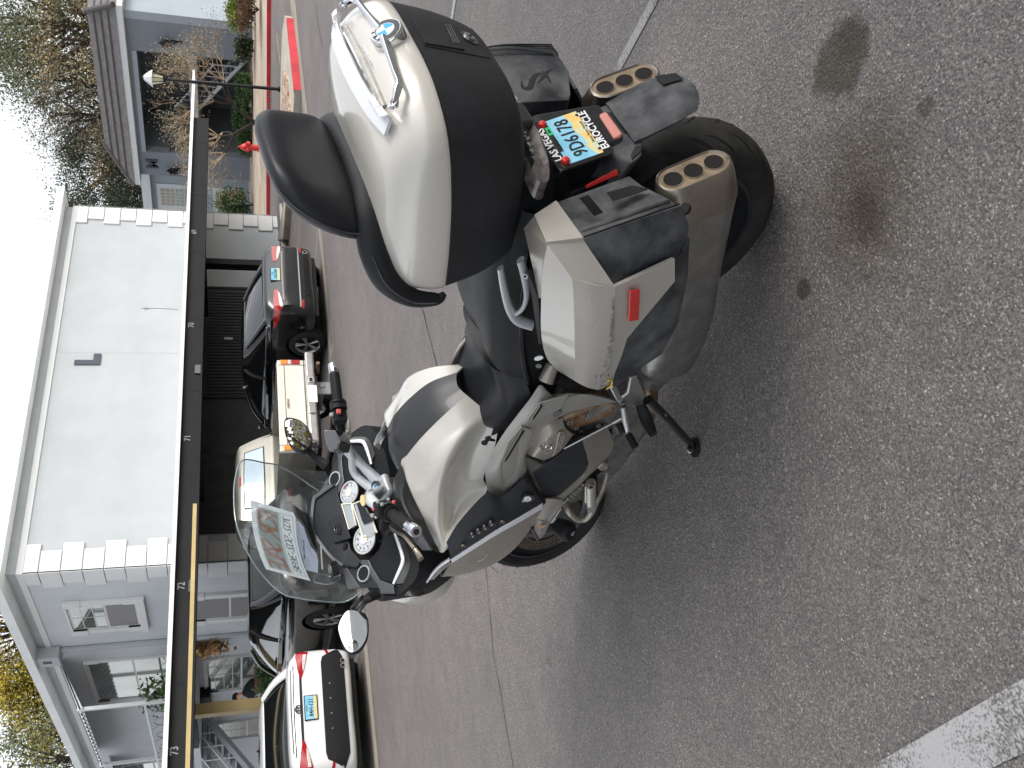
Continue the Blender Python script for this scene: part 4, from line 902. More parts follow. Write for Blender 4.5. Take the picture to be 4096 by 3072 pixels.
mb=MB(); c=O_(1150,1000,.235); mb.revolve([(-.05,.02),(-.045,.034),(0,.042),(.02,.040),(.032,.030),(.036,0)],tuple(c),(-.45,.8,-.3),n=24)
fg=mb.build('fog_lamp','plastic',bike); 
mb=MB(); mb.box(tuple(c+np.array([-.02,.032,-.012])),(.03,.003,.012)); mb.build('fog_lamp_label','lens',fg)
# small radiator fins and hoses seen behind the guard
mb=MB()
for i in range(5): mb.tube([O_(1180+i*38,490-i*38,.262),O_(1215+i*38,520-i*38,.262)],[.010,.012],n=10)
mb.tube([O_(1120,590,.255),O_(1420,300,.262)],.008,n=10); mb.build('coolant_fittings','engine',bike)
mb=MB(); mb.poly([L('N',780,1240,y=.26),L('N',890,1180,y=.26),L('N',960,1190,y=.26),L('N',950,1260,y=.26),L('N',840,1290,y=.26)],.03,(0,1,0)); mb.build('drain_cover','champagne',bike,bevel=.008)
mb=MB(); mb.poly([L('N',150,1650,y=.25),L('N',100,1560,y=.25),L('N',1000,1100,y=.2),L('N',1050,1200,y=.2),L('N',850,1290,y=.24),L('N',600,1500,y=.25)],.05,(0,1,0)); mb.build('radiator_shroud','plastic',bike,bevel=.004)
# ---------------- tail: rear light, plate carrier, hugger
B_=lambda u,v,y: L('B',u,v,y=y)
mb=MB(); mb.loft([[(-.33,-.12,.86),(-.33,.12,.86),(-.33,.13,.96),(-.33,-.13,.96)],[(-.05,-.17,.78),(-.05,.17,.78),(-.05,.18,.95),(-.05,-.18,.95)],[(.25,-.18,.70),(.25,.18,.70),(.25,.18,.88),(.25,-.18,.88)]],n=1,m=2); mb.build('tail_section','plastic',bike,bevel=.015)
mb=MB(); s1=[B_(325,790,.0),B_(430,850,.0),B_(500,960,.03),B_(545,1130,.08),B_(590,1390,.155),B_(548,1462,.165),B_(480,1445,.155),B_(400,1250,.12),B_(380,1150,.09)]
f0_=[tuple(p) for p in s1]; 
lx=[(-.372,0,.895),(-.372,.06,.895),(-.358,.11,.890),(-.325,.150,.886),(-.300,.170,.892),(-.300,.165,.915),(-.330,.14,.935),(-.355,.08,.95),(-.365,0,.955)]
lx=lx+[(x,-y,z) for x,y,z in lx[::-1][1:-1]]
mb.loft([lx,[(x+.05,y,z) for x,y,z in lx]],n=3,m=1); tl_=mb.build('tail_light','tail_lens',bike,smooth=50)
mat('tail_lens',(.26,.235,.225),.10,coat=1,col2=(.12,.09,.085),vscale=35)
mb=MB()
for s in (1,-1):
    for i in range(7): mb.tube([(-.356+i*.008,s*(.05+i*.016),.92-i*.002),(-.362+i*.008,s*(.05+i*.016),.92-i*.002)],.007,n=10)
mb.build('reflector_cups','chrome',tl_)
mb=MB(); mb.poly([(-.382,-.055,.96),(-.382,.055,.96),(-.378,.04,.890),(-.378,-.04,.890)],.03,(-1,0,0)); mb.build('tail_light_centre','plastic_gloss',tl_,bevel=.008)
# plate carrier body
PN=np.array([-.94,0,.34]); P0=np.array([-.335,0,.745])
PL=lambda u,v,off=0: LP('B',u,v,P0,PN,off)
def prism(pts,th,n): mb=MB(); mb.poly(pts,th,n); return mb
xh=np.array([0,-1,0.]); yh=np.cross(PN/np.linalg.norm(PN),xh)  # right of viewer, up in plate plane
pc=PL(800,950)
pt=lambda a,b,o=0: tuple(pc+xh*a+yh*b+PN*o)
ang=0
mb=MB(); mb.loft([[(-.345,-.085,.64),(-.345,.085,.64),(-.315,.085,.83),(-.315,-.085,.83)],[(-.20,-.10,.66),(-.20,.10,.66),(-.22,.10,.86),(-.22,-.10,.86)],[(.05,-.11,.72),(.05,.11,.72),(.05,.11,.86),(.05,-.11,.86)]],n=1,m=2); cr_=mb.build('plate_carrier','plastic',bike,bevel=.012)
def rrect(w,h,r,n=5):
    P=[]
    for sx,sy,a0 in ((1,1,0),(-1,1,90),(-1,-1,180),(1,-1,270)):
        for i in range(n): a=R(a0+90*i/(n-1)); P.append((sx*(w/2-r)+r*math.cos(a),sy*(h/2-r)+r*math.sin(a)))
    return P
fw_,fh_=.196,.150
mb=MB(); mb.poly([pt(x,y,.006) for x,y in rrect(fw_,fh_,.014)],.010,PN); fr_=mb.build('licence_plate','plastic_gloss',bike,bevel=.002)
mb=MB(); mb.poly([pt(x,y-.002,.0068) for x,y in rrect(.172,.094,.008)],.003,PN); mb.mat(1); mb.poly([pt(x,y,.0071) for x,y in [(-.086,-.049),(.086,-.049),(.086,-.012),(.05,-.022),(.02,-.016),(-.02,-.028),(-.05,-.022),(-.086,-.034)]],.002,PN)
pf_=mb.build('plate_face',['plate_blue','plate_gold'],fr_,smooth=0)
txt('LAS VEGAS',.027,'white_p',fr_,pt(0,.059,.0072),xh,PN,bold=.0006,name='frame_lettering')
txt('EUROCYCLE',.0275,'white_p',fr_,pt(.0,-.061,.0072),xh,PN,bold=.0006,name='frame_lettering')
txt('9D6178',.052,'ink',fr_,pt(0,.0,.0078),xh,PN,bold=.0004,name='plate_number',sx=.82,spacing=1.05)
txt('NEVADA',.014,'ink',fr_,pt(-.01,.040,.0078),xh,PN,bold=.0003,name='plate_lettering')
txt('Home Means Nevada',.010,'rust',fr_,pt(.0,-.043,.0076),xh,PN,name='plate_lettering',shear=.2)
mb=MB(); mb.poly([pt(.030,.034,.0078),pt(.062,.034,.0078),pt(.062,.047,.0078),pt(.030,.047,.0078)],.001,PN); mb.build('plate_sticker','green',fr_,smooth=0)
txt('091',.010,'ink',fr_,pt(.046,.0405,.0084),xh,PN,name='sticker_lettering')
for a in (-.074,.074):
    mb=MB(); mb.revolve([(0,.0115),(.006,.0115),(.011,.008),(.013,0)],pt(a,.047,.006),tuple(PN),n=20); mb.build('plate_reflector','red_refl',fr_)
for a in (-.07,.07):
    mb=MB(); mb.disc(pt(a,-.045,.0085),PN,.004,.002,n=12); mb.build('plate_bolt','plastic',fr_)
# rear panel below the plate with pale pink reflector
H0=np.array([-.350,0,.63]); HN=np.array([-.93,0,.36]); HL=lambda u,v,off=0: LP('B',u,v,H0,HN,off)
mb=MB(); q=[HL(905,735),HL(1090,655),HL(1200,690),HL(1395,905),HL(1390,1075),HL(1300,1150),HL(1105,1060)]
c_=sum(q)/len(q)
mb.loft([[tuple(p) for p in q],[tuple(p+np.array([.10,0,.03])+(c_-p)*.05) for p in q]],n=1); hp=mb.build('rear_panel','plastic_dusty',bike,bevel=.005)
mb=MB(); r_=[HL(1028,742,.012),HL(1070,718,.012),HL(1098,722,.012),HL(1225,900,.012),HL(1190,925,.012),HL(1150,936,.012)]; mb.poly(r_,.018,HN); mb.build('rear_reflector','pink_refl',hp,bevel=.004)
mb=MB(); mb.poly([HL(1090,720,.002),HL(1240,730,.002),HL(1305,870,.002),HL(1240,900,.002)],.003,HN); mb.build('panel_inset','plastic',hp,bevel=.001)
mb=MB(); mb.poly([HL(1290,1075,.004),HL(1330,1000,.004),HL(1375,1000,.004),HL(1385,1040,.004),HL(1300,1115,.004)],.004,HN); mb.build('panel_gusset','plastic',hp,bevel=.002)
scr(hp,HL(1338,945,.003),HN,.006); scr(hp,HL(1143,685,.003),HN,.005,'plastic')
# mud flap following the tyre
mb=MB()
rows=[[B_(1100,655,-.085),B_(1180,700,-.075),B_(1300,830,.0),B_(1395,930,.07),B_(1400,1065,.09)],
      [B_(1240,590,-.085),B_(1330,640,-.07),B_(1430,760,.0),B_(1500,870,.07),B_(1500,1010,.09)],
      [B_(1400,480,-.085),B_(1450,520,-.07),B_(1550,640,.0),B_(1610,790,.07),B_(1600,955,.09)],
      [B_(1465,435,-.08),B_(1530,450,-.06),B_(1640,570,.0),B_(1715,690,.06),B_(1695,880,.085)]]
rows=[[(-.355,-.09,.645),(-.362,-.06,.65),(-.365,0,.655),(-.362,.06,.65),(-.355,.09,.645)],
      [(-.385,-.094,.595),(-.397,-.06,.60),(-.402,0,.602),(-.397,.06,.60),(-.385,.094,.595)],
      [(-.422,-.096,.535),(-.440,-.06,.535),(-.447,0,.535),(-.440,.06,.535),(-.422,.096,.535)],
      [(-.436,-.080,.485),(-.458,-.05,.472),(-.466,0,.468),(-.458,.05,.472),(-.436,.080,.485)]]
rows=[[(x,y*.94+.018,z-.008) for x,y,z in r] for r in rows]; mb.patch(rows,nu=4,nv=4,th=.012,out=(-1,0,0)); mf=mb.build('mud_flap','plastic_dusty',bike,smooth=50)
mb=MB(); mb.poly([(-.4475,-.045,.535),(-.451,.0,.535),(-.468,.0,.480),(-.463,-.035,.483)],.002,(-1,0,.1)); mb.build('flap_patch','plastic',mf)
# inner hugger over the tyre
mb=MB(); rows=[]
for a in np.radians([80,95,110,122,133,142]):
    rr=.350; rows.append([(rr*math.cos(a)*1.0,y,.322+(rr-.05*(abs(y)/.1)**2)*math.sin(a)) for y in (-.1,-.07,0,.07,.1)])
mb.patch(rows,nu=3,nv=3,th=.005,out=(0,0,1)); mb.build('hugger','plastic',bike)
# red side reflector under the tail
mb=MB(); mb.poly([B_(915,1330,.150),B_(1180,1190,.150),B_(1190,1245,.158),B_(925,1358,.158)],.006,(-.5,.8,0)); mb.build('side_reflector','red_refl',bike,bevel=.002)
mb=MB(); mb.loft([[B_(700,1350,.09),B_(1170,1190,.09),B_(1190,1240,.13),B_(800,1390,.16)],[(.1,.05,.75),(.1,.05,.6),(.1,.15,.6),(.1,.16,.75)]],n=1); mb.build('inner_guard','plastic',bike,bevel=.004)
# ---------------- cockpit
CP=np.array([1.36,0,1.14]); CN=np.array([-.62,0,.78]); CN/=np.linalg.norm(CN)
Qp=lambda u,v,o=0: LP('Q',u,v,CP,CN,o)
Fp=lambda u,v,o=0: LP('F',u,v,CP,CN,o)
def plate(pts,th,name,m,parent=None,mir=False,bevel=.002,smooth=0,nrm=None):
    mb=MB(); mb.poly([tuple(p) for p in pts],th,CN if nrm is None else nrm)
    o=mb.build(name,m,parent or bike,smooth=smooth,bevel=bevel)
    if mir: mb.mirror().build(name,m,parent or bike,smooth=smooth,bevel=bevel)
    return o
# nose of the fairing (seen from other sides)
mb=MB()
def nr(x,w,z0,z1): return [(x,0,z1),(x,w*.7,z1-.01),(x,w,(z0+z1)/2+.03),(x,w*.85,z0+.02),(x,0,z0),(x,-w*.85,z0+.02),(x,-w,(z0+z1)/2+.03),(x,-w*.7,z1-.01)]
mb.loft([nr(1.42,.30,.82,1.10),nr(1.52,.32,.80,1.11),nr(1.66,.26,.80,1.08),nr(1.78,.15,.84,1.00),nr(1.82,.05,.88,.94)],n=3,m=3); nose=mb.build('fairing_nose','pearl',bike,smooth=60)
mb=MB()
for s in (1,-1): mb.disc((1.775,s*.085,.94),(.9,s*.4,.1),.05,.02,n=28)
mb.disc((1.80,0,.93),(1,0,.1),.055,.02,n=28); mb.build('headlight','lens',nose)
# black dash pan
pan=[Q for Q in (Qp(-20,330,-.03),Qp(110,210,-.03),Qp(230,30,-.03))]
L1=[Qp(150,640,-.02),Qp(60,1020,-.02),Qp(170,1270,-.02),Qp(240,1530,-.02),Qp(620,1590,-.02),Qp(780,1600,-.02),Qp(1000,1400,-.02),Qp(1070,1280,-.02),Qp(950,1060,-.02),Qp(800,900,-.02),Qp(560,500,-.02)]
yy=[p for p in L1 if p[1]>0]
out=[(p[0],max(p[1],.0),p[2]) for p in L1 if p[1]>.03]
out=[out[0]]+out[1:]
ring=[(1.47,0,1.215),(1.46,.12,1.20),(1.43,.22,1.18),(1.42,.30,1.17),(1.39,.345,1.13),(1.33,.355,1.07),(1.27,.34,1.02),(1.24,.27,1.00),(1.23,.16,1.00),(1.24,0,1.02)]
pj_=lambda p: tuple(np.array(p)-CN*(((np.array(p)-CP)@CN)+.022))
ring=[pj_(p) for p in ring]; ring=ring+[(x,-y,z) for x,y,z in ring[1:-1][::-1]]
mb=MB(); dn_=np.array([.05,0,-.16]); mb.loft([ring,[tuple(np.array(p)*np.array([1,.97,1])+dn_) for p in ring]],n=3,m=1); dash=mb.build('dashboard','plastic',bike,smooth=40)
# speaker grilles, trims
sg=[Qp(492,1205,-.012),Qp(600,1100,-.012),Qp(645,965,-.012),Qp(762,925,-.012),Qp(845,1200,-.012),Qp(828,1290,-.012),Qp(745,1472,-.012),Qp(600,1428,-.012)]
plate(sg,.01,'speaker_grille','grille',dash,True)
mat('grille',(.012,.013,.017),.75,bump=.6,bscale=1500)
mb=MB(); P=[Qp(770,925,-.002),Qp(815,1040,-.002),Qp(858,1180,-.002),Qp(852,1260,-.002),Qp(805,1370,-.002),Qp(755,1480,-.002)]
mb.tube(P,[.005,.007,.008,.008,.007,.005],n=10,sm=4,flat=.6); both(mb,'trim_strip','white_strip')
mb=MB(); mb.patch([[Qp(800,960,-.006),Qp(875,1190,-.006),Qp(862,1290,-.006),Qp(785,1480,-.006)],[Qp(900,1030,-.025),Qp(965,1200,-.03),Qp(960,1330,-.03),Qp(880,1470,-.025)],[Qp(950,1120,-.05),Qp(1040,1260,-.06),Qp(1045,1370,-.06),Qp(990,1440,-.05)]],nu=4,nv=4,th=.006,out=tuple(CN)); both(mb,'cockpit_side','graphite',smooth=50)
# outer glossy black corner
mb=MB(); mb.patch([[Qp(1060,1290,-.07),Qp(1045,1400,-.06),Qp(900,1480,-.03),Qp(750,1500,-.01)],[Qp(1290,1170,-.16),Qp(1150,1440,-.12),Qp(980,1560,-.06),Qp(760,1540,-.02)],[Qp(1280,1240,-.19),Qp(1140,1480,-.15),Qp(1060,1615,-.10),Qp(775,1595,-.04)]],nu=5,nv=4,th=.006,out=(-.4,.8,.3)); both(mb,'fairing_corner','plastic_gloss',smooth=60)
mb=MB(); mb.patch([[Qp(830,900,-.03),Qp(1000,1080,-.06),Qp(1090,1180,-.08),Qp(1290,1165,-.15)],[Qp(950,1060,-.06),Qp(1040,1200,-.08),Qp(1060,1300,-.09),Qp(1200,1290,-.14)]],nu=4,nv=3,th=.006,out=tuple(CN)); both(mb,'cockpit_infill','plastic',smooth=50)
# light grey frame round the outer edge
plate([Qp(360,1215,-.004),Qp(480,1215,-.004),Qp(520,1300,-.004),Qp(600,1435,-.004),Qp(750,1490,-.004),Qp(765,1590,-.006),Qp(620,1590,-.008),Qp(585,1500,-.006),Qp(500,1380,-.004),Qp(420,1290,-.004)],.02,'cockpit_frame','frame_dark',dash,True)
mat('frame_dark',(.10,.105,.115),.42,.4,coat=.2)
plate([Qp(180,1285,-.003),Qp(230,1290,-.003),Qp(385,1520,-.006),Qp(250,1540,-.01)],.03,'cockpit_frame','frame_dark',dash,True)
plate([Qp(235,1290,-.008),Qp(360,1240,-.008),Qp(520,1400,-.008),Qp(600,1530,-.01),Qp(380,1520,-.01)],.02,'cockpit_frame','plastic_fair',dash,True)
# round vents
vl=Qp(422,1365,.002)
for s in (1,-1):
    c=np.array([vl[0],s*vl[1],vl[2]]); mb=MB(); mb.ringd(c,CN,.0255,.0305,.016,n=36); mb.mat(1); mb.disc(c-CN*.002,CN,.026,.02,n=30); mb.build('round_vent',['alu_bright','grille'],dash,smooth=40)
# instrument hood and binnacle
hd=[Fp(835,235,.0),Fp(770,250,.01),Fp(680,318,.012),Fp(640,365,.014),Fp(632,580,.014),Fp(700,700,.014),Fp(780,800,.012),Fp(860,855,.010),Fp(970,870,.004),Fp(1000,815,.0),Fp(925,735,.0),Fp(905,640,.0),Fp(860,420,.0),Fp(825,310,.0)]
plate(hd,.05,'instrument_hood','plastic_fair',dash,bevel=.006)
mb=MB(); mb.patch([[Fp(770,250,.014),Fp(680,318,.02),Fp(640,370,.024),Fp(632,580,.024),Fp(700,700,.022),Fp(780,800,.018),Fp(860,856,.014)],[Fp(800,262,.012),Fp(700,335,.018),Fp(660,385,.02),Fp(652,575,.02),Fp(718,690,.018),Fp(795,785,.015),Fp(872,840,.012)]],nu=4,nv=2,th=.01,out=tuple(CN)); mb.build('hood_lip','frame_dark',dash)
pl6=plate([Fp(755,520,.018),Fp(862,470,.018),Fp(925,650,.018),Fp(800,688,.018),Fp(775,640,.018)],.008,'badge_plate','plastic_fair',dash,bevel=.003)
mb=MB(); P=[Fp(u,v,.0215) for u,v in ((812,560),(808,590),(826,610),(846,605),(850,580),(840,562),(826,570),(826,600))]
mb.tube(P,.0028,n=8,sm=4)
for q in (0,10,20): mb.tube([Fp(824+q,544,.0215),Fp(828+q,570,.0215)],.0012,n=6); mb.tube([Fp(832+q,606,.0215),Fp(836+q,628,.0215)],.0012,n=6)
mb.build('six_badge','plastic_gloss',pl6)
mb=MB(); c=Fp(880,712,.008); mb.disc(c,CN,.013,.01,n=20,r2=.010); mb.build('hood_knob','plastic_gloss',dash)
# gauges
def gauge(cu,cv,rp,redarc):
    c=Qp(cu,cv,.012); e=Qp(cu+rp,cv,.012); r=np.linalg.norm(Qp(cu,cv+rp,.012)-c); 
    mb=MB(); mb.disc(c-CN*.004,CN,r*1.02,.03,n=48); b=mb.build('gauge','plastic_gloss',dash)
    mb=MB(); mb.ringd(c+CN*.001,CN,r*.90,r*1.0,.008,n=48); mb.build('gauge_ring','dial_ring',b,smooth=40)
    mb=MB(); mb.disc(c-CN*.002,CN,r*.91,.004,n=48); mb.build('gauge_face','dial',b)
    mb=MB(); mb.disc(c+CN*.003,CN,r*.30,.006,n=32); mb.build('gauge_hub','cream',b)
    up_=np.array([.78,0,.62]); rt2=np.array([0,-1,0.]); mb=MB()
    for i in range(41):
        a=R(-130+260*i/40+90); d=rt2*math.cos(a)+up_*math.sin(a); l=.10 if i%5==0 else .05
        mb.tube([c+d*r*.86,c+d*r*(.86-l)],.0006 if i%5 else .001,n=4)
    mb.build('gauge_ticks','frame_dark',b,smooth=0)
    for i in range(9):
        a=R(225-270*i/8); d=rt2*math.cos(a)+up_*math.sin(a); txt(str(i*20 if redarc==0 else i),r*.15,'frame_dark',b,c+d*r*.62,rt2,CN,name='gauge_number')
    if redarc:
        mb=MB(); mb.tube([c+CN*.001+(rt2*math.cos(a)+up_*math.sin(a))*r*.74 for a in np.radians(np.linspace(30,-5,8))],.0018,n=5); mb.build('red_zone','red',b,smooth=0)
    a=R(205 if redarc else 215); d=rt2*math.cos(a)+up_*math.sin(a); mb=MB(); mb.tube([c+CN*.004+d*r*.3,c+CN*.004+d*r*.78],[.0022,.0008],n=6); mb.build('gauge_needle','white_p',b)
gauge(433,990,160,0); gauge(267,470,128,1)
# display between the dials
plate([Qp(190,600,.010),Qp(295,590,.010),Qp(345,830,.010),Qp(265,870,.010)],.01,'display','lcd',dash,bevel=.001)
def frm(pts,name,r=.0028):
    mb=MB(); mb.tube(list(pts)+[pts[0]],r,n=8); mb.build(name,'cream',dash)
frm([Qp(185,600,.013),Qp(290,592,.013),Qp(345,830,.013),Qp(265,875,.013)],'display_frame')
plate([Qp(320,600,.014),Qp(440,560,.014),Qp(560,910,.014),Qp(430,960,.014)],.01,'display','lcd',dash,bevel=.001)
frm([Qp(305,600,.017),Qp(440,545,.017),Qp(575,915,.017),Qp(425,965,.017)],'display_frame',.0032)
# ---------------- handlebars
hb=MB(); stem=LP('Q',640,430,(1.27,0,1.075),(-.3,0,.95))
E_=lambda u,v,y: L('E',u,v,y=y)
hb.tube([stem+[0,-.02,0],E_(1300,1330,-.115),E_(1150,1165,-.165),E_(1112,1010,-.20)],[.024,.017,.022,.022],n=14,sm=5,flat=.7)
hb.tube([stem+[.03,.0,.01],E_(1235,1420,-.105),E_(1200,1250,-.135),E_(1150,1160,-.162)],[.020,.014,.014,.017],n=14,sm=5,flat=.7)
Qy=lambda u,v,y: L('Q',u,v,y=y)
hb.tube([stem,Qy(570,500,.05),Qy(500,535,.085),Qy(560,600,.135),Qy(640,650,.18)],[.026,.024,.024,.020,.016],n=14,sm=5,flat=.75)
hb.tube([stem+[.03,0,.01],Qy(490,480,.02),Qy(470,520,.07)],[.020,.016,.018],n=12,sm=4,flat=.7)
hbo=hb.build('handlebar','bar_silver',bike,smooth=60)
mb=MB(); mb.box(tuple(stem+np.array([0,0,-.004])),(.085,.085,.03),Matrix.Rotation(R(-17),3,'Y')); mb.build('top_yoke','bar_silver',bike,bevel=.012,seg=3)
mb=MB(); mb.tube([(1.25,0,.85),tuple(stem-np.array([0,0,.01]))],.04,n=18); mb.build('steering_head','graphite',bike)
roundel(stem+np.array([-.012,0,.030]),(-.30,.10,.95),(.95,0,.3),.030,hbo)
mb=MB(); c=Qy(482,545,.09); mb.disc(c+[0,0,.022],(-.3,.2,.93),.020,.006,n=20,r2=.014); mb.build('yellow_sticker','cream_y',hbo)
mat('cream_y',(.78,.62,.30),.5)
# grips
def grip(a,b,c,lv,nm):
    a,b,c=map(np.array,(a,b,c)); d=(b-a)/np.linalg.norm(b-a)
    mb=MB(); mb.tube([a,a+d*.004,b-d*.004,b],[.0165,.0175,.0175,.0165],n=20)
    for i in range(14):
        an=2*math.pi*i/14; u=Vector(d).orthogonal().normalized(); w=Vector(d).cross(u); q=np.array(u*math.cos(an)+w*math.sin(an)); mb.tube([a+d*.012+q*.0172,b-d*.012+q*.0172],.0012,n=5)
    g=mb.build('grip','rubber_black',bike)
    mb=MB(); mb.tube([b,b+d*.004,c-d*.004,c],[.017,.0195,.0195,.018],n=28); mb.mat(1); mb.disc(c+d*.0006,d,.010,.002,n=20); mb.build('bar_end',['chrome','plastic_gloss'],g)
    mb=MB(); mb.tube([a-d*.004,a+d*.006],.026,n=24); mb.build('grip_flange','rubber_black',g)
    return g
gl_=grip(Qy(735,700,.215),Qy(920,840,.345),Qy(1010,905,.395),0,'')
gr_=grip(E_(1072,735,-.262),E_(1038,455,-.375),E_(1025,372,-.41),0,'')
# switch gear
def blob(c,dims,ax,m,name,parent,bev=.008):
    d=Vector(ax).normalized(); M=frame((0,0,0),d,(0,0,1)).to_3x3(); mb=MB(); mb.box(tuple(c),dims,M); return mb.build(name,m,parent,bevel=bev,seg=3)
dl=Qy(1010,905,.395)-Qy(735,700,.215); dr=E_(1025,372,-.41)-E_(1072,735,-.262)
sl=blob(Qy(640,650,.175),(.055,.05,.055),dl,'plastic','switch_housing',bike)
for u,v,y,m_,s_ in ((585,570,.155,'grey_btn',.012),(630,600,.165,'grey_btn',.012),(537,655,.150,'red_btn',.011),(575,685,.165,'grey_btn',.010),(525,725,.155,'grey_btn',.013),(565,745,.17,'grey_btn',.010),(760,575,.2,'red_btn',.011),(700,545,.18,'grey_btn',.010)):
    c=L('Q',u,v,y=y+.0); c=c+(BC-c)/np.linalg.norm(BC-c)*.03; blob(c,(s_*1.3,s_,s_),dl,m_,'switch_button',sl,.004)
mb=MB(); w0=Qy(705,680,.2); dd_=dl/np.linalg.norm(dl); mb.tube([w0-dd_*.004,w0+dd_*.008],.031,n=28); 
for i in range(20):
    an=2*math.pi*i/20; u=Vector(dd_).orthogonal().normalized(); w=Vector(dd_).cross(u); q=np.array(u*math.cos(an)+w*math.sin(an)); mb.tube([w0-dd_*.005+q*.0315,w0+dd_*.009+q*.0315],.0022,n=5)
mb.build('multi_wheel','plastic_gloss',sl)
sr=blob(E_(1082,855,-.232),(.065,.045,.05),dr,'plastic','switch_housing',bike)
mb=MB(); p=E_(1075,770,-.255); q=dr/np.linalg.norm(dr); mb.tube([p-q*.014,p+q*.014],.030,n=28); mb.build('throttle_housing','plastic',sr)
c=E_(1078,822,-.24); c=c+(BC-c)/np.linalg.norm(BC-c)*.030; blob(c,(.018,.014,.016),dr,'red_btn','kill_switch',sr,.003)
c=E_(1010,850,-.235); c=c+(BC-c)/np.linalg.norm(BC-c)*.022; blob(c,(.014,.010,.014),dr,'grey_btn','switch_button',sr,.003)
mb=MB(); mb.tube([E_(1100,1000,-.205),E_(1090,900,-.225)],.017,n=14); mb.build('bar_clamp','plastic',sr)
# reservoirs
def res(P,h,n,label=None):
    mb=MB(); mb.poly([tuple(p) for p in P],h,n); o=mb.build('fluid_reservoir','plastic_gloss',bike,bevel=.005); return o
n_=(BC-Qy(450,700,.1)); n_=n_/np.linalg.norm(n_)
RQ=lambda u,v,y0,k='Q': LP(k,u,v,L('Q',450,700,y=.10),(-.35,.25,.9),.03)
res([RQ(340,585,0),RQ(415,560,0),RQ(470,680,0),RQ(540,780,0),RQ(430,838,0),RQ(400,780,0)],.045,(-.35,.25,.9))
RE=lambda u,v: LP('E',u,v,L('E',1000,1090,y=-.165),(-.35,-.2,.92),.03)
res([RE(930,990),RE(1035,995),RE(1085,1100),RE(1060,1190),RE(985,1198),RE(955,1130)],.045,(-.35,-.2,.92))
# levers
mb=MB(); P=[Qy(640,850,.17),Qy(700,840,.18),Qy(780,905,.22),Qy(870,945,.265),Qy(930,1010,.30),Qy(985,1085,.335)]
mb.tube(P,[.008,.007,.007,.008,.008,.008],n=10,sm=4,flat=.6); P=[Qy(990,1092,.337),Qy(1030,1150,.36),Qy(1060,1205,.385)]; mb.tube(P,[.008,.010,.011],n=12,sm=3,flat=.7); mb.build('clutch_lever','lever',bike)
mat('lever',(.36,.31,.26),.35,.85)
mb=MB(); mb.box(tuple(Qy(650,820,.175)),(.05,.03,.03)); mb.build('lever_mount','plastic',bike,bevel=.006)
mb=MB(); P=[L('E',1180,1060,y=-.17),L('E',1170,900,y=-.25),L('E',1150,780,y=-.32),(1.10,-.38,1.10)]; mb.tube([P[0],P[1]],[.008,.007],n=10,flat=.6); mb.build('brake_lever','lever',bike)
# ---------------- mirrors
def mirror(pts,k,p0,n,blind,arm,lab):
    p0=np.array(p0,float); n=np.array(n,float); n/=np.linalg.norm(n)
    P=[LP(k,u,v,p0,n) for u,v in pts]; P=cat(P,4,True); c=sum(P)/len(P)
    mb=MB(); 
    mb.loft([[tuple(c+(p-c)*.93+n*.000) for p in P],[tuple(c+(p-c)*.97+n*.004) for p in P],[tuple(p-n*.004) for p in P],[tuple(c+(p-c)*.97-n*.03) for p in P],[tuple(c+(p-c)*.7-n*.055) for p in P],[tuple(c+(p-c)*.25-n*.065) for p in P]],n=1,m=2,cap=(0,1))
    h=mb.build('rear_view_mirror','plastic',bike,smooth=50)
    mb=MB(); mb.poly([tuple(c+(p-c)*.93+n*.001) for p in P],.002,n); mb.build('mirror_glass','mirror',h,smooth=0)
    q=LP(k,*blind[:2],p0,n,.004); mb=MB(); r=blind[2]; mb.revolve([(0,r*1.1),(.003,r*1.1),(.003,r),(.005,r*.9),(.009,r*.5),(.010,0)],tuple(q-n*.002),tuple(n),n=28); mb.build('blind_spot_mirror','mirror',h,smooth=80)
    mb=MB(); mb.tube([tuple(a) for a in arm],[.014,.016,.022],n=12,sm=4,flat=.6); mb.build('mirror_arm','plastic',h)
mirror([(832,1290),(880,1195),(940,1170),(1035,1208),(1056,1270),(1050,1380),(1000,1470),(935,1503),(885,1470),(842,1370)],'F',(1.40,.42,1.26),(-1,.10,.22),(942,1438,.017),[LP('F',985,1190,(1.40,.42,1.26),(-1,.10,.22),-.04),L('F',1040,1110,y=.37),L('F',1110,1060,y=.33)],'left')
mirror([(560,960),(572,892),(622,879),(720,910),(795,985),(827,1060),(810,1150),(750,1193),(690,1188),(618,1130),(575,1040)],'E',(1.40,-.42,1.26),(-1,-.02,.16),(612,928,.016),[LP('E',780,1180,(1.40,-.42,1.26),(-1,-.02,.16),-.04),L('E',860,1260,y=-.36),L('E',960,1330,y=-.32)],'right')
mb=MB(); mb.tube([L('F',1010,1090,y=.35),LP('F',935,1165,(1.40,.42,1.26),(-1,.10,.22),-.03)],[.012,.012],n=10,flat=.6); mb.build('mirror_brace','plastic',bike)
# ---------------- windscreen
Fy=lambda u,v,y: L('F',u,v,y=y)
top=[Fy(130,75,-.22),Fy(78,200,-.14),Fy(66,360,-.05),Fy(88,560,.055),Fy(185,790,.15),Fy(315,965,.215),Fy(432,1062,.262)]
def up2(x,z,d): return [(x-abs(y/.3)**2*d,y,z-abs(y/.3)**2*.01) for y in (-.275,-.185,-.09,0,.09,.185,.275)]
r1=[Fy(290,95,-.255)]+up2(1.34,1.46,.05)[1:-1]+[Fy(560,1095,.285)]
r2=[Fy(430,130,-.275)]+up2(1.45,1.36,.08)[1:-1]+[Fy(690,1113,.30)]
r3=[(1.44,-.30,1.27)]+up2(1.54,1.25,.09)[1:-1]+[(1.40,.305,1.27)]
r4=[(1.47,-.30,1.19)]+up2(1.62,1.14,.12)[1:-1]+[Fy(1008,1045,.305)]
for r in (r1,): r[1]=tuple(np.array(r[1])*.5+np.array([1.30,-.185,1.455])*.5)
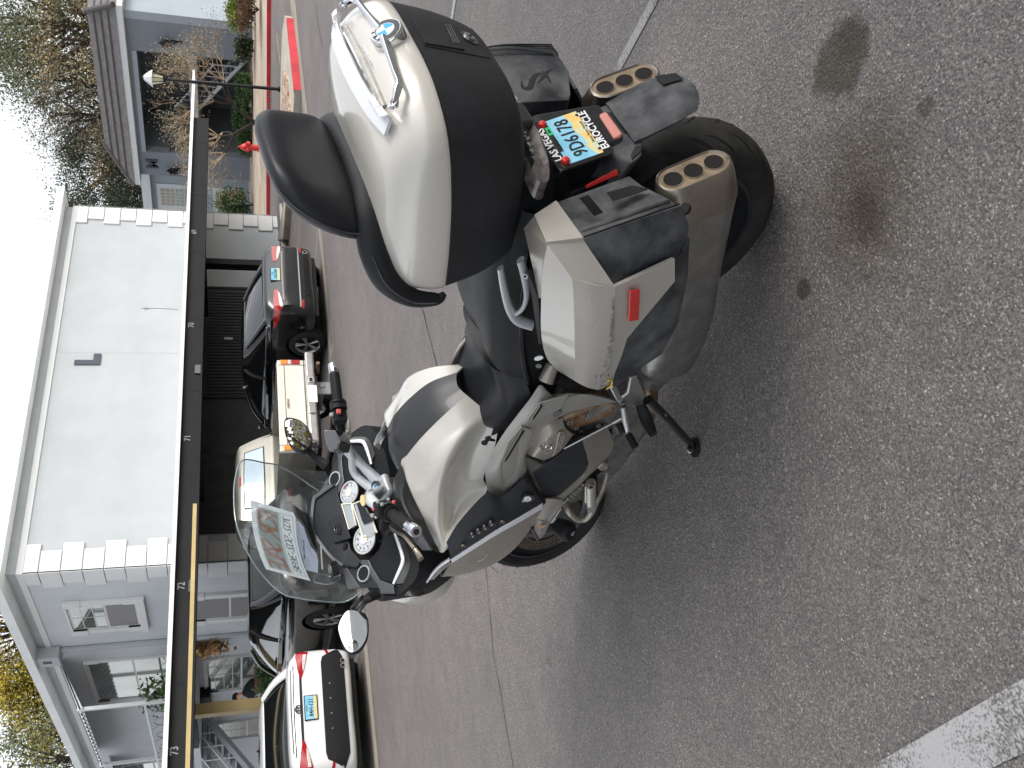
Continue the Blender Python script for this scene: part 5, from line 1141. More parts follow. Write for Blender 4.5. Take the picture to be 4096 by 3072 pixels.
mb=MB(); mb.patch([top,r1,r2,r3,r4],nu=6,nv=5,th=.004,out=(1,0,1)); ws=mb.build('windscreen','screen',bike,smooth=80)
edge=cat([Fy(690,300,-.275)]+[r2[0],r1[0]]+top+[r1[-1],r2[-1],r3[-1],r4[-1]],4)
mb=MB(); mb.tube([tuple(p) for p in edge],.0026,n=8); mb.build('windscreen_edge','screen_edge',ws)
mat('screen_edge',(.22,.28,.29),.15,coat=1)
# screen support
mb=MB(); mb.poly([Fp(500,395,.10),Fp(560,440,.07),Fp(620,470,.04),Fp(650,600,.03),Fp(690,760,.03),Fp(640,700,.05),Fp(590,560,.07),Fp(520,470,.09)],.012,CN); mb.build('screen_bracket','plastic_gloss',bike,bevel=.003)
mb=MB(); mb.tube([Fp(665,945,.03),Fp(760,955,.02),Fp(870,930,.0)],[.018,.022,.016],n=10,sm=2,flat=.7); mb.box(tuple(Fp(800,885,.02)),(.05,.05,.03)); mb.build('screen_motor','plastic_gloss',bike,bevel=.004)
# tail end: cables, hose near steering head
mb=MB(); mb.tube([Qp(560,1020,-.01),Qp(640,1000,-.015),Qp(730,905,-.02)],.003,n=8,sm=3); mb.build('cable','rubber_black',bike)
# ================================================================== PAPERS IN THE WINDSCREEN
BM=bike.matrix_world.copy()
def world_empty(name,label,cat_):
    o=empty(name); o.matrix_world=BM.copy(); tag(o,label,cat_); return o
SN=np.array([.62,0,.785]); S0=np.array([1.375,0,1.455])
Sp=lambda u,v,o=0: LP('S',u,v,S0,SN,o)
sg_=world_empty('for_sale_sign','pale for sale sign with reversed red letters and phone number on the windscreen','sign')
def papermat(name,col,k=.75):
    m=mat(name,col,.5); n=m.node_tree; p=n.nodes['Principled BSDF']; o=n.nodes['Material Output']; t=n.nodes.new('ShaderNodeBsdfTranslucent'); t.inputs[0].default_value=(*[min(1,c*1.25) for c in col],1); x=n.nodes.new('ShaderNodeMixShader'); x.inputs[0].default_value=k
    n.links.new(p.outputs[0],x.inputs[1]); n.links.new(t.outputs[0],x.inputs[2]); n.links.new(x.outputs[0],o.inputs[0])
papermat('sign_white',(.84,.92,.90)); papermat('sign_salmon',(1.0,.46,.38),.85); papermat('sign_dark',(.30,.34,.33)); papermat('sign_mid',(.55,.62,.60))
A4=[Sp(147,550),Sp(640,702),Sp(808,1450),Sp(316,1320)]
def bil(s,t,o=0):   # s along the words (0..1), t from top edge to bottom edge
    p=A4[0]*(1-s)*(1-t)+A4[1]*(1-s)*t+A4[2]*s*t+A4[3]*s*(1-t)
    bow=.018*(1-(2*s-1)**2); return p+SN*(o+bow)
def sheetp(s0,s1,t0,t1,o,th,name,m,par):
    mb=MB(); mb.patch([[tuple(bil(s0+(s1-s0)*i/6,t0+(t1-t0)*j,o)) for i in range(7)] for j in (0,1)],nu=2,nv=2,th=th,out=tuple(SN)); return mb.build(name,m,par)
mb=MB(); SB=[0,.05,.065,.2,.35,.5,.65,.8,.935,.95,1]; TB=[0,.10,.13,.36,.60,.66,.79,.92,.96,1]
for i in range(len(SB)-1):
    for j in range(len(TB)-1):
        s_,t_=(SB[i]+SB[i+1])/2,(TB[j]+TB[j+1])/2
        mb.mat(0 if (s_<.05 or s_>.95 or t_<.10 or t_>.96) else (2 if (.065<s_<.935 and .13<t_<.60) else (3 if (.065<s_<.935 and .66<t_<.92) else 1)))
        mb.add([tuple(bil(SB[i],TB[j])),tuple(bil(SB[i+1],TB[j])),tuple(bil(SB[i+1],TB[j+1])),tuple(bil(SB[i],TB[j+1]))],[(0,1,2,3)])
base_=mb.build('paper',['sign_white','sign_mid','sign_dark','sign_white'],sg_,smooth=80)

def curtext(s,size,m,s0,s1,tc,o,par,name,shear=0,bold=0,sx=1.0):
    """letters set one by one along the bowed sheet"""
    n=len(s)
    for i,ch in enumerate(s):
        if ch==' ': continue
        q=s0+(s1-s0)*(i+.5)/n; p=bil(q,tc,o); xd=bil(q+.02,tc,o)-bil(q-.02,tc,o)
        txt(ch,size,m,par,p,xd,SN,name=name,ext=0,shear=shear,bold=bold,sx=sx)
W_=np.linalg.norm(bil(1,.5)-bil(0,.5)); Hh=np.linalg.norm(bil(.5,1)-bil(.5,0))
curtext('FOR SALE',Hh*.60,'sign_salmon',.08,.93,.37,-.0009,base_,'sign_letter',shear=.15,bold=.002,sx=.80*W_/Hh/1.5)
curtext('702-502-3698',Hh*.26,'sign_ink',.09,.90,.79,-.0009,base_,'sign_letter',sx=.8)
papermat('sign_ink',(.22,.26,.25))
ps_=world_empty('printed_sheet','white sheet with handwritten lines tucked below the for sale sign','paper')
Tp=lambda u,v,o=0: LP('S',u,v,S0-SN*.012,SN,o)
mb=MB(); q=[Tp(640,790),Tp(745,800),Tp(830,960),Tp(892,1230),Tp(888,1360),Tp(760,1330),Tp(680,1080)]
mb.poly([tuple(p) for p in q],.0006,SN); papermat('paper_white',(.72,.73,.84)); pw=mb.build('paper','paper_white',ps_,smooth=0)
a_,b_=Tp(700,980,-.0006),Tp(770,1215,-.0006)
txt('2012 BMW 1600',.0125,'sign_dark',pw,(a_+b_)/2+SN*.0,Tp(735,1215)-Tp(720,980),SN,ext=.0014,shear=.2,name='handwriting',sx=1.1)
mb=MB()
for i,(u0,v0,u1,v1) in enumerate(((745,890,800,1120),(800,1050,830,1200),(775,1190,800,1290))): mb.tube([tuple(Tp(u0,v0,-.0006)),tuple(Tp(u1,v1,-.0006))],.0006,n=4)
mb.build('handwriting','sign_dark',pw,smooth=0)
# ================================================================== CARS
from mathutils.bvhtree import BVHTree
mat('car_black',(.004,.0045,.006),.14,.0,coat=.7); mat('car_white',(.74,.74,.73),.22,coat=1); mat('car_gold',(.26,.245,.205),.28,.5,coat=.8); mat('car_cream',(.70,.67,.58),.35,coat=.6)
mat('car_glass',(.006,.007,.008),.06,spec=.6,coat=.4); mat('glass_tint',(.05,.06,.07),.05,.2,coat=1)
mat('tail_red',(.36,.006,.010),.15,coat=1); mat('tail_clear',(.55,.42,.40),.2,coat=1,col2=(.75,.70,.66),vscale=40); mat('trim_black',(.012,.012,.013),.45); mat('wheel_alloy',(.50,.50,.50),.28,.85); mat('car_tyre',(.016,.016,.016),.8)
class Car:
    def __init__(s,name,label,cat_,loc,paint,L=4.64,Wd=1.78,H=1.435,deck=1.06,nose=.66,wr=.335,ax0=1.0,ax1=3.7,gh=(.40,1.18,2.35,3.45),rear_up=0,wag=False):
        s.root=empty(name,(loc[0],loc[1],gz(loc[0],loc[1])),math.pi/2); tag(s.root,label,cat_); s.paint=paint; s.w=Wd/2; w=s.w; s.H=H; k=L/4.64
        def ring(x,wf,zb,zs,zt):
            q=[(0,zb),(w*wf*.80,zb),(w*wf*.97,zb+.10),(w*wf*1.0,(zb+zs)*.5+.04),(w*wf*.985,zs-.06),(w*wf*.93,zs),(w*wf*.72,zt-.012),(0,zt)]
            P=[(x,y,z) for y,z in q]; return P+[(x,-y,z) for _,y,z in P[1:-1][::-1]]
        d=deck; st=[(.00,.78,.42,d-.36,d-.30),(.035,.86,.30,d-.16,d-.07),(.13,.93,.24,d-.10,d-.005),(.40,.985,.21,d-.10,d+.005),(1.2,1.0,.19,d-.13,d-.06),(2.4,1.0,.19,d-.17,d-.11),(3.3,.995,.19,d-.18,d-.13),(4.05,.97,.21,.76,.83),(4.42,.88,.26,.66,.72),(4.60,.70,.34,.55,.60),(4.64,.5,.40,.48,.52)]
        mb=MB(); mb.loft([ring(x*k,a,b,c,e) for x,a,b,c,e in st],n=3,m=3)
        cut=[]
        for ax in (ax0,ax1):
            for sd in (1,-1):
                cb=MB(); cb.revolve([(0,0),(0,wr+.045),(.30,wr+.045),(.30,0)],(ax,sd*(w-.24) if sd>0 else -(w-.24),wr+.0),(0,sd,0),n=36); cut.append(cb.build('cut',paint,None,smooth=0))
        b=mb.build('body',paint,None,smooth=38)
        for c in cut:
            m=b.modifiers.new('b','BOOLEAN'); m.operation='DIFFERENCE'; m.object=c; m.solver='EXACT'
        dg=bpy.context.evaluated_depsgraph_get(); me=bpy.data.meshes.new_from_object(b.evaluated_get(dg)); old=b.data; b.modifiers.clear(); b.data=me; me.materials.clear(); me.materials.append(MT[paint])
        for c in cut: bpy.data.objects.remove(c)
        b.parent=s.root; s.body=b
        s.bvh=BVHTree.FromPolygons([Vector(v) for v in mb.v],mb.f)
        # greenhouse
        g0,g1,g2,g3=[g*k for g in gh]; zb=d-.07
        def gr(x0,x1,ww,z,z2=None):
            z2=z if z2 is None else z2
            q=[(x0,0,z),(x0+.03,ww*.55,z),(x0+.10,ww*.92,z),(x0+.32,ww,z),((x0+x1)/2,ww*1.01,z),(x1-.45,ww*.98,z2),(x1-.14,ww*.88,z2),(x1-.03,ww*.5,z2),(x1,0,z2)]
            return q+[(x,-y,zz) for x,y,zz in q[1:-1][::-1]]
        gl=[gr(g0,g3,w*.90,zb-.05,zb-.09),gr(g0+(g1-g0)*.18,g3-(g3-g2)*.20,w*.885,zb+.05),gr(g0+(g1-g0)*.62,g3-(g3-g2)*.62,w*.80,zb+(H-zb)*.58),gr(g1-.06,g2+.06,w*.70,H-.055),gr(g1+.05,g2-.05,w*.655,H-.030)]
        mb2=MB(); mb2.loft(gl,n=3,m=3); s.gl=mb2; s.bvg=BVHTree.FromPolygons([Vector(v) for v in mb2.v],mb2.f)
        g=mb2.build('glasshouse','car_glass',s.root,smooth=60)
        mb3=MB(); mb3.loft([gr(g1-.10,g2+.10,w*.722,H-.075),gr(g1-.065,g2+.065,w*.70,H-.050),gr(g1+.05,g2-.05,w*.66,H-.024),gr(g1+.25,g2-.25,w*.45,H-.004),gr(g1+.5,g2-.5,w*.1,H)],n=3,m=3); mb3.build('roof',paint,s.root,smooth=60)
        for sd in (1,-1):
            mb=MB()
            mb.tube([(g0-.02,sd*w*.78,zb-.03),(g0+(g1-g0)*.55,sd*w*.765,zb+(H-zb)*.50),(g1-.02,sd*w*.665,H-.055)],[.075,.06,.05],n=10,sm=4,flat=.45,ref=(0,1,0)); mb.build('rear_pillar',paint,s.root)
            mb=MB(); mb.tube([(g3-.05,sd*w*.80,zb-.06),(g3-(g3-g2)*.5,sd*w*.76,zb+(H-zb)*.52),(g2+.02,sd*w*.66,H-.05)],[.04,.035,.035],n=10,sm=4); mb.build('front_pillar',paint,s.root)
            xm=(g1+g2)/2+.05; mb=MB(); mb.tube([(xm,sd*w*.915,zb-.02),(xm-.02,sd*w*.83,zb+(H-zb)*.55),(xm-.05,sd*w*.71,H-.05)],.032,n=8,sm=3); mb.build('door_pillar','trim_black',s.root)
            mb=MB(); mb.tube([(g0+.15,sd*w*.925,zb+.012),(xm,sd*w*.932,zb+.006),(g3-.25,sd*w*.91,zb-.02)],.009,n=8,sm=3); mb.build('window_trim','alu' if paint=='car_black' else 'trim_black',s.root)
            mb=MB(); mb.loft([[(g3-.42,sd*w*.98,zb+.00),(g3-.42,sd*(w+.16),zb+.02),(g3-.42,sd*(w+.15),zb+.12),(g3-.42,sd*w*.98,zb+.10)],[(g3-.30,sd*w*.99,zb+.02),(g3-.28,sd*(w+.10),zb+.03),(g3-.28,sd*(w+.10),zb+.10),(g3-.30,sd*w*.99,zb+.08)]],n=1); mb.build('door_mirror',paint,s.root,bevel=.02)
            for q,ax in enumerate((ax0,ax1)): s.wheel(ax,sd,wr)
            mb=MB(); mb.tube([(1.52*k,sd*(w+.012),d-.20),(1.72*k,sd*(w+.012),d-.205)],.010,n=8); mb.build('door_handle',paint if paint!='car_black' else 'alu',s.root)
            mb=MB(); mb.tube([(2.55*k,sd*(w+.012),d-.215),(2.75*k,sd*(w+.012),d-.22)],.010,n=8); mb.build('door_handle',paint if paint!='car_black' else 'alu',s.root)
        ub=MB(); ub.b2((.25,-w*.8,.16),(L-.4,w*.8,.30)); ub.build('underbody','trim_black',s.root)
    def wheel(s,ax,sd,wr,spokes=10):
        y0=sd*(s.w-.10); mb=MB(); t=.10
        mb.revolve([(-t,wr*.66),(-t,wr*.92),(-t*.75,wr),(t*.75,wr),(t,wr*.92),(t,wr*.66)],(0,0,0),(0,1,0),n=40)
        o=mb.build('wheel','car_tyre',s.root,smooth=50,loc=(ax,y0,wr))
        m2=MB(); f=sd*(t-.012); m2.revolve([(f,wr*.68),(f-sd*.02,wr*.62),(-f,wr*.60)],(0,0,0),(0,1,0),n=40); m2.disc((0,f-sd*.01,0),(0,sd,0),wr*.13,.02,n=20)
        for i in range(spokes//2):
            for dl in (-.13,.13):
                a=2*math.pi*i/(spokes//2)+.3; a2=a+dl; m2.tube([(wr*.10*math.cos(a),f-sd*.012,wr*.10*math.sin(a)),(wr*.64*math.cos(a2),f-sd*.004,wr*.64*math.sin(a2))],[.016,.020],n=6,flat=.5)
        m2.build('rim','wheel_alloy',o,smooth=40)
        m3=MB(); m3.disc((0,f-sd*.05,0),(0,sd,0),wr*.60,.02,n=30); m3.build('wheel_disc','trim_black',o)
    def stick(s,rows,name,m,axis='rear',off=.006,th=.012,parent=None,glass=False,k=6,kk=3):
        bv=s.bvg if glass else s.bvh; out={'rear':(-1,0,0),'left':(0,1,0),'right':(0,-1,0),'top':(0,0,1)}[axis]; d=Vector(out)*-1
        def pr(p):
            o={'rear':Vector((-2,p[0],p[1])),'left':Vector((p[0],3,p[1])),'right':Vector((p[0],-3,p[1])),'top':Vector((p[0],p[1],3))}[axis]
            h=bv.ray_cast(o,d)
            if h[0] is None: h=bv.find_nearest(o+d*2)
            return np.array(h[0])+np.array(out)*off
        def dens(r,n): return [np.array(a)+(np.array(b)-np.array(a))*i/n for a,b in zip(r,r[1:]) for i in range(n)]+[np.array(r[-1])]
        rs=[dens(r,k) for r in rows]; cols=[dens([r[i] for r in rs],kk) for i in range(len(rs[0]))]
        grid=[[tuple(pr(cols[i][j])) for i in range(len(rs[0]))] for j in range(len(cols[0]))]
        mb=MB(); mb.patch(grid,nu=1,nv=1,th=th,out=out); return mb.build(name,m,parent or s.root,smooth=35)
    def plate(s,y,z,num,w_=.305,h_=.152,st='NEVADA'):
        h=s.bvh.ray_cast(Vector((-2,y,z)),Vector((1,0,0)))[0]; x=h[0]-.012
        mb=MB(); mb.b2((x-.004,y-w_/2-.012,z-h_/2-.012),(x+.02,y+w_/2+.012,z+h_/2+.012)); p=mb.build('licence_plate','trim_black' if st else 'alu',s.root,bevel=.003)
        mb=MB(); mb.b2((x-.007,y-w_/2,z-h_/2),(x-.004,y+w_/2,z+h_/2)); mb.mat(1)
        if st: mb.b2((x-.0078,y-w_/2,z-h_/2),(x-.0072,y+w_/2,z-h_*.24))
        mb.build('plate_face',['plate_blue' if st else 'paper_plate','plate_gold'],p)
        txt(num,.078 if st else .05,'ink',p,(x-.009,y,z-.002),(0,-1,0),(-1,0,0),name='plate_number',bold=.001,sx=.85)
        if st: txt(st,.022,'ink',p,(x-.009,y,z+.056),(0,-1,0),(-1,0,0),name='plate_lettering')
mat('paper_plate',(.80,.81,.78),.5)
# ---- white saloon in the left stall
c=Car('parked_car','white saloon with a wide black rear bumper and red tail lamps, nearest the left edge','car',(4.00,12.05),'car_white',L=4.64,Wd=1.78,H=1.435,deck=1.09,wr=.325,ax0=1.02,ax1=3.72,gh=(.36,1.22,2.35,3.45))
c.stick([[(-.70,.93),(-.45,.935),(0,.94),(.45,.935),(.70,.93)],[(-.72,.905),(-.45,.905),(0,.905),(.45,.905),(.72,.905)]],'tail_bar','trim_black')
for sd in (1,-1):
    t=c.stick([[(sd*.40,.925),(sd*.55,.955),(sd*.72,.975),(sd*.80,.96)],[(sd*.42,.90),(sd*.55,.86),(sd*.70,.82),(sd*.79,.80)]],'tail_lamp','tail_red',off=.010)
    c.stick([[(sd*.50,.885),(sd*.62,.885),(sd*.74,.87)],[(sd*.54,.862),(sd*.64,.842),(sd*.74,.83)]],'lamp_insert','tail_clear',off=.014,parent=t)
    c.stick([[(sd*.66,.55),(sd*.76,.57),(sd*.82,.59)],[(sd*.66,.52),(sd*.76,.53),(sd*.82,.55)]],'bumper_reflector','tail_red',off=.008)
c.stick([[(-.68,.62),(-.60,.64),(0,.64),(.60,.64),(.68,.62)],[(-.80,.40),(-.62,.33),(0,.33),(.62,.33),(.80,.40)]],'bumper_insert','trim_black',off=.010)
c.stick([[(-.55,1.045),(0,1.06),(.55,1.045)],[(-.55,1.035),(0,1.048),(.55,1.035)]],'spoiler_gap','trim_black',off=.006)
c.stick([[(-.60,1.015),(-.3,1.022),(0,1.024),(.3,1.022),(.60,1.015)],[(-.60,1.0),(-.3,1.007),(0,1.009),(.3,1.007),(.60,1.0)]],'boot_seam','trim_black',off=.004,th=.006)
c.plate(.0,.80,'84H-121')
h=c.bvh.ray_cast(Vector((-2,0,.96)),Vector((1,0,0)))[0]
mb=MB(); q=(h[0]-.012,0,.965); 
for rx,ry in ((.055,.037),(.020,.034)): mb.tube([(q[0],rx*math.cos(a),q[2]+ry*math.sin(a)) for a in np.linspace(0,2*math.pi,25)],.0055,n=6,cap=False)
mb.tube([(q[0],.038*math.cos(a),q[2]+.014+.014*math.sin(a)) for a in np.linspace(0,2*math.pi,19)],.0050,n=6,cap=False); mb.build('maker_badge','chrome_dark',c.root)
mat('chrome_dark',(.10,.10,.11),.2,.9)
txt('COROLLA',.042,'chrome_dark',c.root,(h[0]-.012,.46,.80),(0,-1,0),(-1,0,0),name='badge_lettering',bold=.001,sx=1.15)
txt('SE',.042,'chrome_dark',c.root,(h[0]-.008,-.52,.83),(0,-1,0),(-1,0,0),name='badge_lettering',bold=.001)
for y in (-.60,-.53):
    mb=MB(); mb.ringd((-.004,y,.345),(-1,0,0),.026,.032,.06,n=24); mb.mat(1); mb.disc((.01,y,.345),(-1,0,0),.027,.02); mb.build('exhaust_pipe',['chrome','black'],c.root)
mb=MB(); mb.loft([[(1.62,-.02,1.428),(1.62,.02,1.428),(1.70,.02,1.432),(1.78,0,1.432),(1.70,-.02,1.432)],[(1.60,-.006,1.468),(1.60,.006,1.468),(1.62,.006,1.47),(1.63,0,1.47),(1.62,-.006,1.47)]],n=1); mb.build('roof_aerial','trim_black',c.root)
for y in (-.3,-.1,.1,.3):
    hh=c.bvh.ray_cast(Vector((-2,y,.54)),Vector((1,0,0)))[0]; mb=MB(); mb.disc((hh[0]-.012,y,.54),(-1,0,0),.010,.01,n=12); mb.build('parking_sensor','alu',c.root)
# ---- black saloon, right
c=Car('parked_car','black saloon with wide red tail lamps and a blue plate, right of the pickup','car',(11.02,11.14),'car_black',L=4.87,Wd=1.85,H=1.475,deck=1.12,wr=.335,ax0=.86,ax1=3.93,gh=(.30,1.25,2.35,3.5))
for sd in (1,-1):
    t=c.stick([[(sd*.36,.93),(sd*.60,.955),(sd*.80,.95)],[(sd*.36,.865),(sd*.60,.83),(sd*.80,.80)]],'tail_lamp','tail_red',off=.008)
    c.stick([[(sd*.40,.872),(sd*.60,.862),(sd*.76,.845)],[(sd*.44,.845),(sd*.60,.812),(sd*.76,.79)]],'lamp_insert','tail_clear',off=.012,parent=t)
    c.stick([[(.02,.94),(.20,.955),(.44,.95)],[(.02,.83),(.20,.85),(.42,.92)]],'tail_lamp','tail_red',axis='left' if sd>0 else 'right',off=.008)
    c.stick([[(sd*.60,.46),(sd*.78,.47)],[(sd*.60,.425),(sd*.78,.43)]],'bumper_reflector','tail_red',off=.008)
c.stick([[(-.62,.79),(0,.80),(.62,.79)],[(-.62,.765),(0,.775),(.62,.765)]],'chrome_strip','chrome',off=.010)
c.stick([[(-.76,.50),(0,.50),(.76,.50)],[(-.76,.478),(0,.478),(.76,.478)]],'chrome_strip','chrome',off=.010)
c.stick([[(-.62,.68),(0,.68),(.62,.68)],[(-.62,.668),(0,.668),(.62,.668)]],'boot_seam','trim_black',off=.003,th=.005)
c.stick([[(-.50,.40),(0,.40),(.50,.40)],[(-.45,.30),(0,.30),(.45,.30)]],'bumper_insert','trim_black',off=.008)
c.plate(-.02,.90,'318-Z0H')
mb=MB(); mb.ringd((-.004,-.62,.36),(-1,0,0),.034,.044,.08,n=24); mb.mat(1); mb.disc((.02,-.62,.36),(-1,0,0),.035,.02); mb.build('exhaust_pipe',['chrome','black'],c.root)
mb=MB(); mb.loft([[(1.62,-.02,1.465),(1.62,.02,1.465),(1.70,.02,1.47),(1.78,0,1.47),(1.70,-.02,1.47)],[(1.60,-.006,1.51),(1.60,.006,1.51),(1.62,.006,1.51),(1.63,0,1.51),(1.62,-.006,1.51)]],n=1); mb.build('roof_aerial','trim_black',c.root)
c.root.scale=(.955,.94,.955); c.root.location[0]+=.06
# ---- black hatch seen through the windscreen
c=Car('parked_car','glossy black car half hidden behind the motorcycle windscreen, with reflections in its side glass','car',(6.42,11.72),'car_black',L=4.75,Wd=1.84,H=1.50,deck=1.10,wr=.345,ax0=1.02,ax1=3.80,gh=(.18,.95,2.55,3.6))
for sd in (1,-1):
    c.stick([[(sd*.52,.93),(sd*.68,.94),(sd*.82,.93)],[(sd*.54,.87),(sd*.68,.86),(sd*.82,.86)]],'tail_lamp','tail_smoked',off=.008)
mat('tail_smoked',(.05,.004,.005),.2,coat=1)
c.stick([[(.55,.30),(2,.27),(3.3,.27)],[(.55,.28),(2,.25),(3.3,.25)]],'sill_strip','alu',axis='left',off=.006)
c.stick([[(-.6,.50),(0,.50),(.6,.50)],[(-.6,.48),(0,.48),(.6,.48)]],'chrome_strip','chrome',off=.01)
# ---- pickup truck
pk=empty('pickup_truck',(8.35,11.15,gz(8.42,11.2)),math.pi/2); tag(pk,'two tone pickup truck with cream tailgate and gold cab','pickup truck')
w=.86
mb=MB()   # bed sides with rounded shoulders
for sd in (1,-1):
    prof=[(sd*(w-.10),.98),(sd*(w-.02),.985),(sd*w,.95),(sd*(w+.01),.75),(sd*(w-.01),.52),(sd*(w-.05),.42),(sd*(w-.12),.42),(sd*(w-.10),.60)]
    mb.loft([[(x,y,z) for y,z in prof] for x in (.06,.7,1.3,1.98)],n=1,m=2)
mb.b2((.06,-w+.1,.50),(1.98,w-.1,.56)); mb.b2((1.92,-w+.1,.56),(1.98,w-.1,.98)); 
bed=mb.build('bed','car_gold',pk,smooth=50)
cuts=[]
for sd in (1,-1):
    cb=MB(); cb.revolve([(0,0),(0,.385),(.34,.385),(.34,0)],(1.05,sd*(w-.28),.34),(0,sd,0),n=36); cuts.append(cb.build('cut','car_gold',None,smooth=0))
for c_ in cuts: m=bed.modifiers.new('b','BOOLEAN'); m.object=c_; m.solver='EXACT'
dg=bpy.context.evaluated_depsgraph_get(); me=bpy.data.meshes.new_from_object(bed.evaluated_get(dg)); bed.modifiers.clear(); bed.data=me; me.materials.clear(); me.materials.append(MT['car_gold'])
for c_ in cuts: bpy.data.objects.remove(c_)
mb=MB(); mb.b2((.0,-w+.10,.56),(.055,w-.10,.975)); tg=mb.build('tailgate','car_cream',pk,bevel=.018,seg=3)
mb=MB(); mb.b2((-.004,-w+.11,.86),(.0,w-.11,.868)); mb.build('panel_line','trim_black',tg)
mb=MB(); mb.b2((-.006,-.10,.80),(.0,.10,.86)); mb.mat(1); mb.b2((-.012,-.085,.812),(-.006,.085,.842)); mb.build('tailgate_handle',['car_cream','rust'],tg,bevel=.003)
for sd in (1,-1):
    mb=MB(); mb.b2((.005,sd*(w-.09) if sd<0 else w-.09,.56) if sd>0 else (.005,-w-.005,.56),(.07,w+.005,.97) if sd>0 else (.07,-(w-.09),.97)); cp=mb.build('corner_post','car_cream',pk,bevel=.012,seg=3)
    z=.62
    for hgt,m_ in ((.13,'tail_red'),(.05,'tail_clear'),(.11,'orange')):
        mb=MB(); y0,y1=(w-.085,w-.0) if sd>0 else (-w,-(w-.085)); mb.b2((-.012,y0,z),(.05,y1,z+hgt)); mb.build('tail_lamp',m_,cp,bevel=.006); z+=hgt+.003
mb=MB(); mb.b2((-.22,-.86,.42),(-.02,.86,.56)); bp=mb.build('rear_bumper','chrome_worn',pk,bevel=.03,seg=3)
mat('chrome_worn',(.62,.61,.60),.16,.95,rvar=.05,vscale=3)
mb=MB(); mb.b2((-.245,-.36,.44),(-.215,.36,.555)); mb.build('bumper_step','chrome_worn',bp,bevel=.01)
mb=MB(); mb.b2((-.255,-.155,.41),(-.245,.165,.555)); mb.mat(1); mb.b2((-.257,.10,.53),(-.255,.12,.545)); mb.build('licence_plate',['paper_plate','green'],bp)
mb=MB(); mb.b2((-.26,-.31,.44),(-.24,-.21,.53)); mb.mat(1); mb.b2((-.262,-.29,.465),(-.258,-.23,.51)); mb.build('hitch_socket',['chrome','black'],bp,bevel=.006)
mb=MB(); mb.tube([(-.05,-.56,.36),(-.30,-.56,.37)],.028,n=14); mb.build('exhaust_pipe','header',pk)
mb=MB(); mb.b2((.0,-.42,.17),(.02,-.18,.42)); mb.b2((-.02,-.36,.26),(.6,-.30,.34)); mb.build('hanging_plate','num_grey',pk,bevel=.01)
cabz=1.60
def cr(x0,x1,wt,z,r=.10):
    q=[(x0,wt-r,z),(x0+r*.5,wt-.01,z),(x0+r*1.4,wt,z),(x1-r*2,wt,z),(x1-r*.4,wt-r*.6,z),(x1,wt-r*2,z)]
    return q+[(x,-y,zz) for x,y,zz in q[::-1]]
mb=MB(); mb.loft([cr(2.05,4.95,w-.03,.42),cr(2.02,4.98,w+.01,.60),cr(2.0,4.98,w+.01,.92),cr(2.02,4.9,w-.02,1.02)],n=2,m=2); cab0=mb.build('body','car_gold',pk,smooth=50)
mb=MB(); mb.loft([cr(2.02,3.95,w-.03,1.00),cr(2.08,3.70,w-.07,1.22),cr(2.17,3.35,w-.13,1.46),cr(2.22,3.15,w-.17,1.55),cr(2.35,3.0,w-.28,1.60),cr(2.5,2.8,w-.5,1.612)],n=2,m=3); cab=mb.build('cab','car_gold',pk,smooth=60)
bvc=BVHTree.FromPolygons([Vector(v) for v in mb.v],mb.f)
def cabstick(rows,name,m,axis,off=.008,th=.012,par=None):
    out={'rear':(-1,0,0),'left':(0,1,0),'right':(0,-1,0)}[axis]
    def pr(p):
        o={'rear':Vector((-2,p[0],p[1])),'left':Vector((p[0],3,p[1])),'right':Vector((p[0],-3,p[1]))}[axis]; h=bvc.ray_cast(o,Vector(out)*-1)
        return tuple(np.array(h[0])+np.array(out)*off) if h[0] is not None else tuple(o)
    def dens(r,n): return [np.array(a)+(np.array(b)-np.array(a))*i/n for a,b in zip(r,r[1:]) for i in range(n)]+[np.array(r[-1])]
    rs=[dens(r,5) for r in rows]; g=[[pr(p) for p in r] for r in rs]; mb=MB(); mb.patch(g,nu=1,nv=1,th=th,out=out); return mb.build(name,m,par or cab,smooth=40)
cabstick([[(-.56,1.46),(0,1.475),(.56,1.46)],[(-.62,1.13),(0,1.12),(.62,1.13)]],'window_gasket','trim_black','rear',.006)
cabstick([[(-.54,1.445),(0,1.46),(.54,1.445)],[(-.595,1.15),(0,1.14),(.595,1.15)]],'rear_window','sky_glass','rear',.012)
mat('sky_glass',(.22,.26,.30),.04,.8)
cabstick([[(-.09,1.545),(.09,1.545)],[(-.09,1.515),(.09,1.515)]],'brake_light','tail_red','rear',.012)
for ax_ in ('left','right'):
    cabstick([[(2.30,1.44),(2.6,1.47),(2.72,1.47)],[(2.22,1.08),(2.6,1.08),(2.72,1.08)]],'side_window','car_glass',ax_,.008)
    cabstick([[(2.82,1.47),(3.1,1.46),(3.30,1.42)],[(2.82,1.08),(3.2,1.08),(3.66,1.10)]],'side_window','car_glass',ax_,.008)
for sd in (1,-1):
    for ax_ in (1.05,3.95):
        t=.11; wr=.34; mb=MB(); mb.revolve([(-t,wr*.62),(-t,wr*.92),(-t*.75,wr),(t*.75,wr),(t,wr*.92),(t,wr*.62)],(0,0,0),(0,1,0),n=40); o=mb.build('wheel','car_tyre',pk,smooth=50,loc=(ax_,sd*(w-.09),wr))
        f=sd*(t-.012); m2=MB(); m2.revolve([(f,wr*.64),(f-sd*.03,wr*.56),(-f,wr*.56)],(0,0,0),(0,1,0),n=40); m2.disc((0,f-sd*.03,0),(0,sd,0),wr*.16,.03,n=20)
        for i in range(8): a=2*math.pi*i/8; m2.tube([(wr*.12*math.cos(a),f-sd*.03,wr*.12*math.sin(a)),(wr*.60*math.cos(a),f-sd*.015,wr*.60*math.sin(a))],[.022,.03],n=6,flat=.4)
        m2.build('rim','wheel_alloy',o,smooth=40)
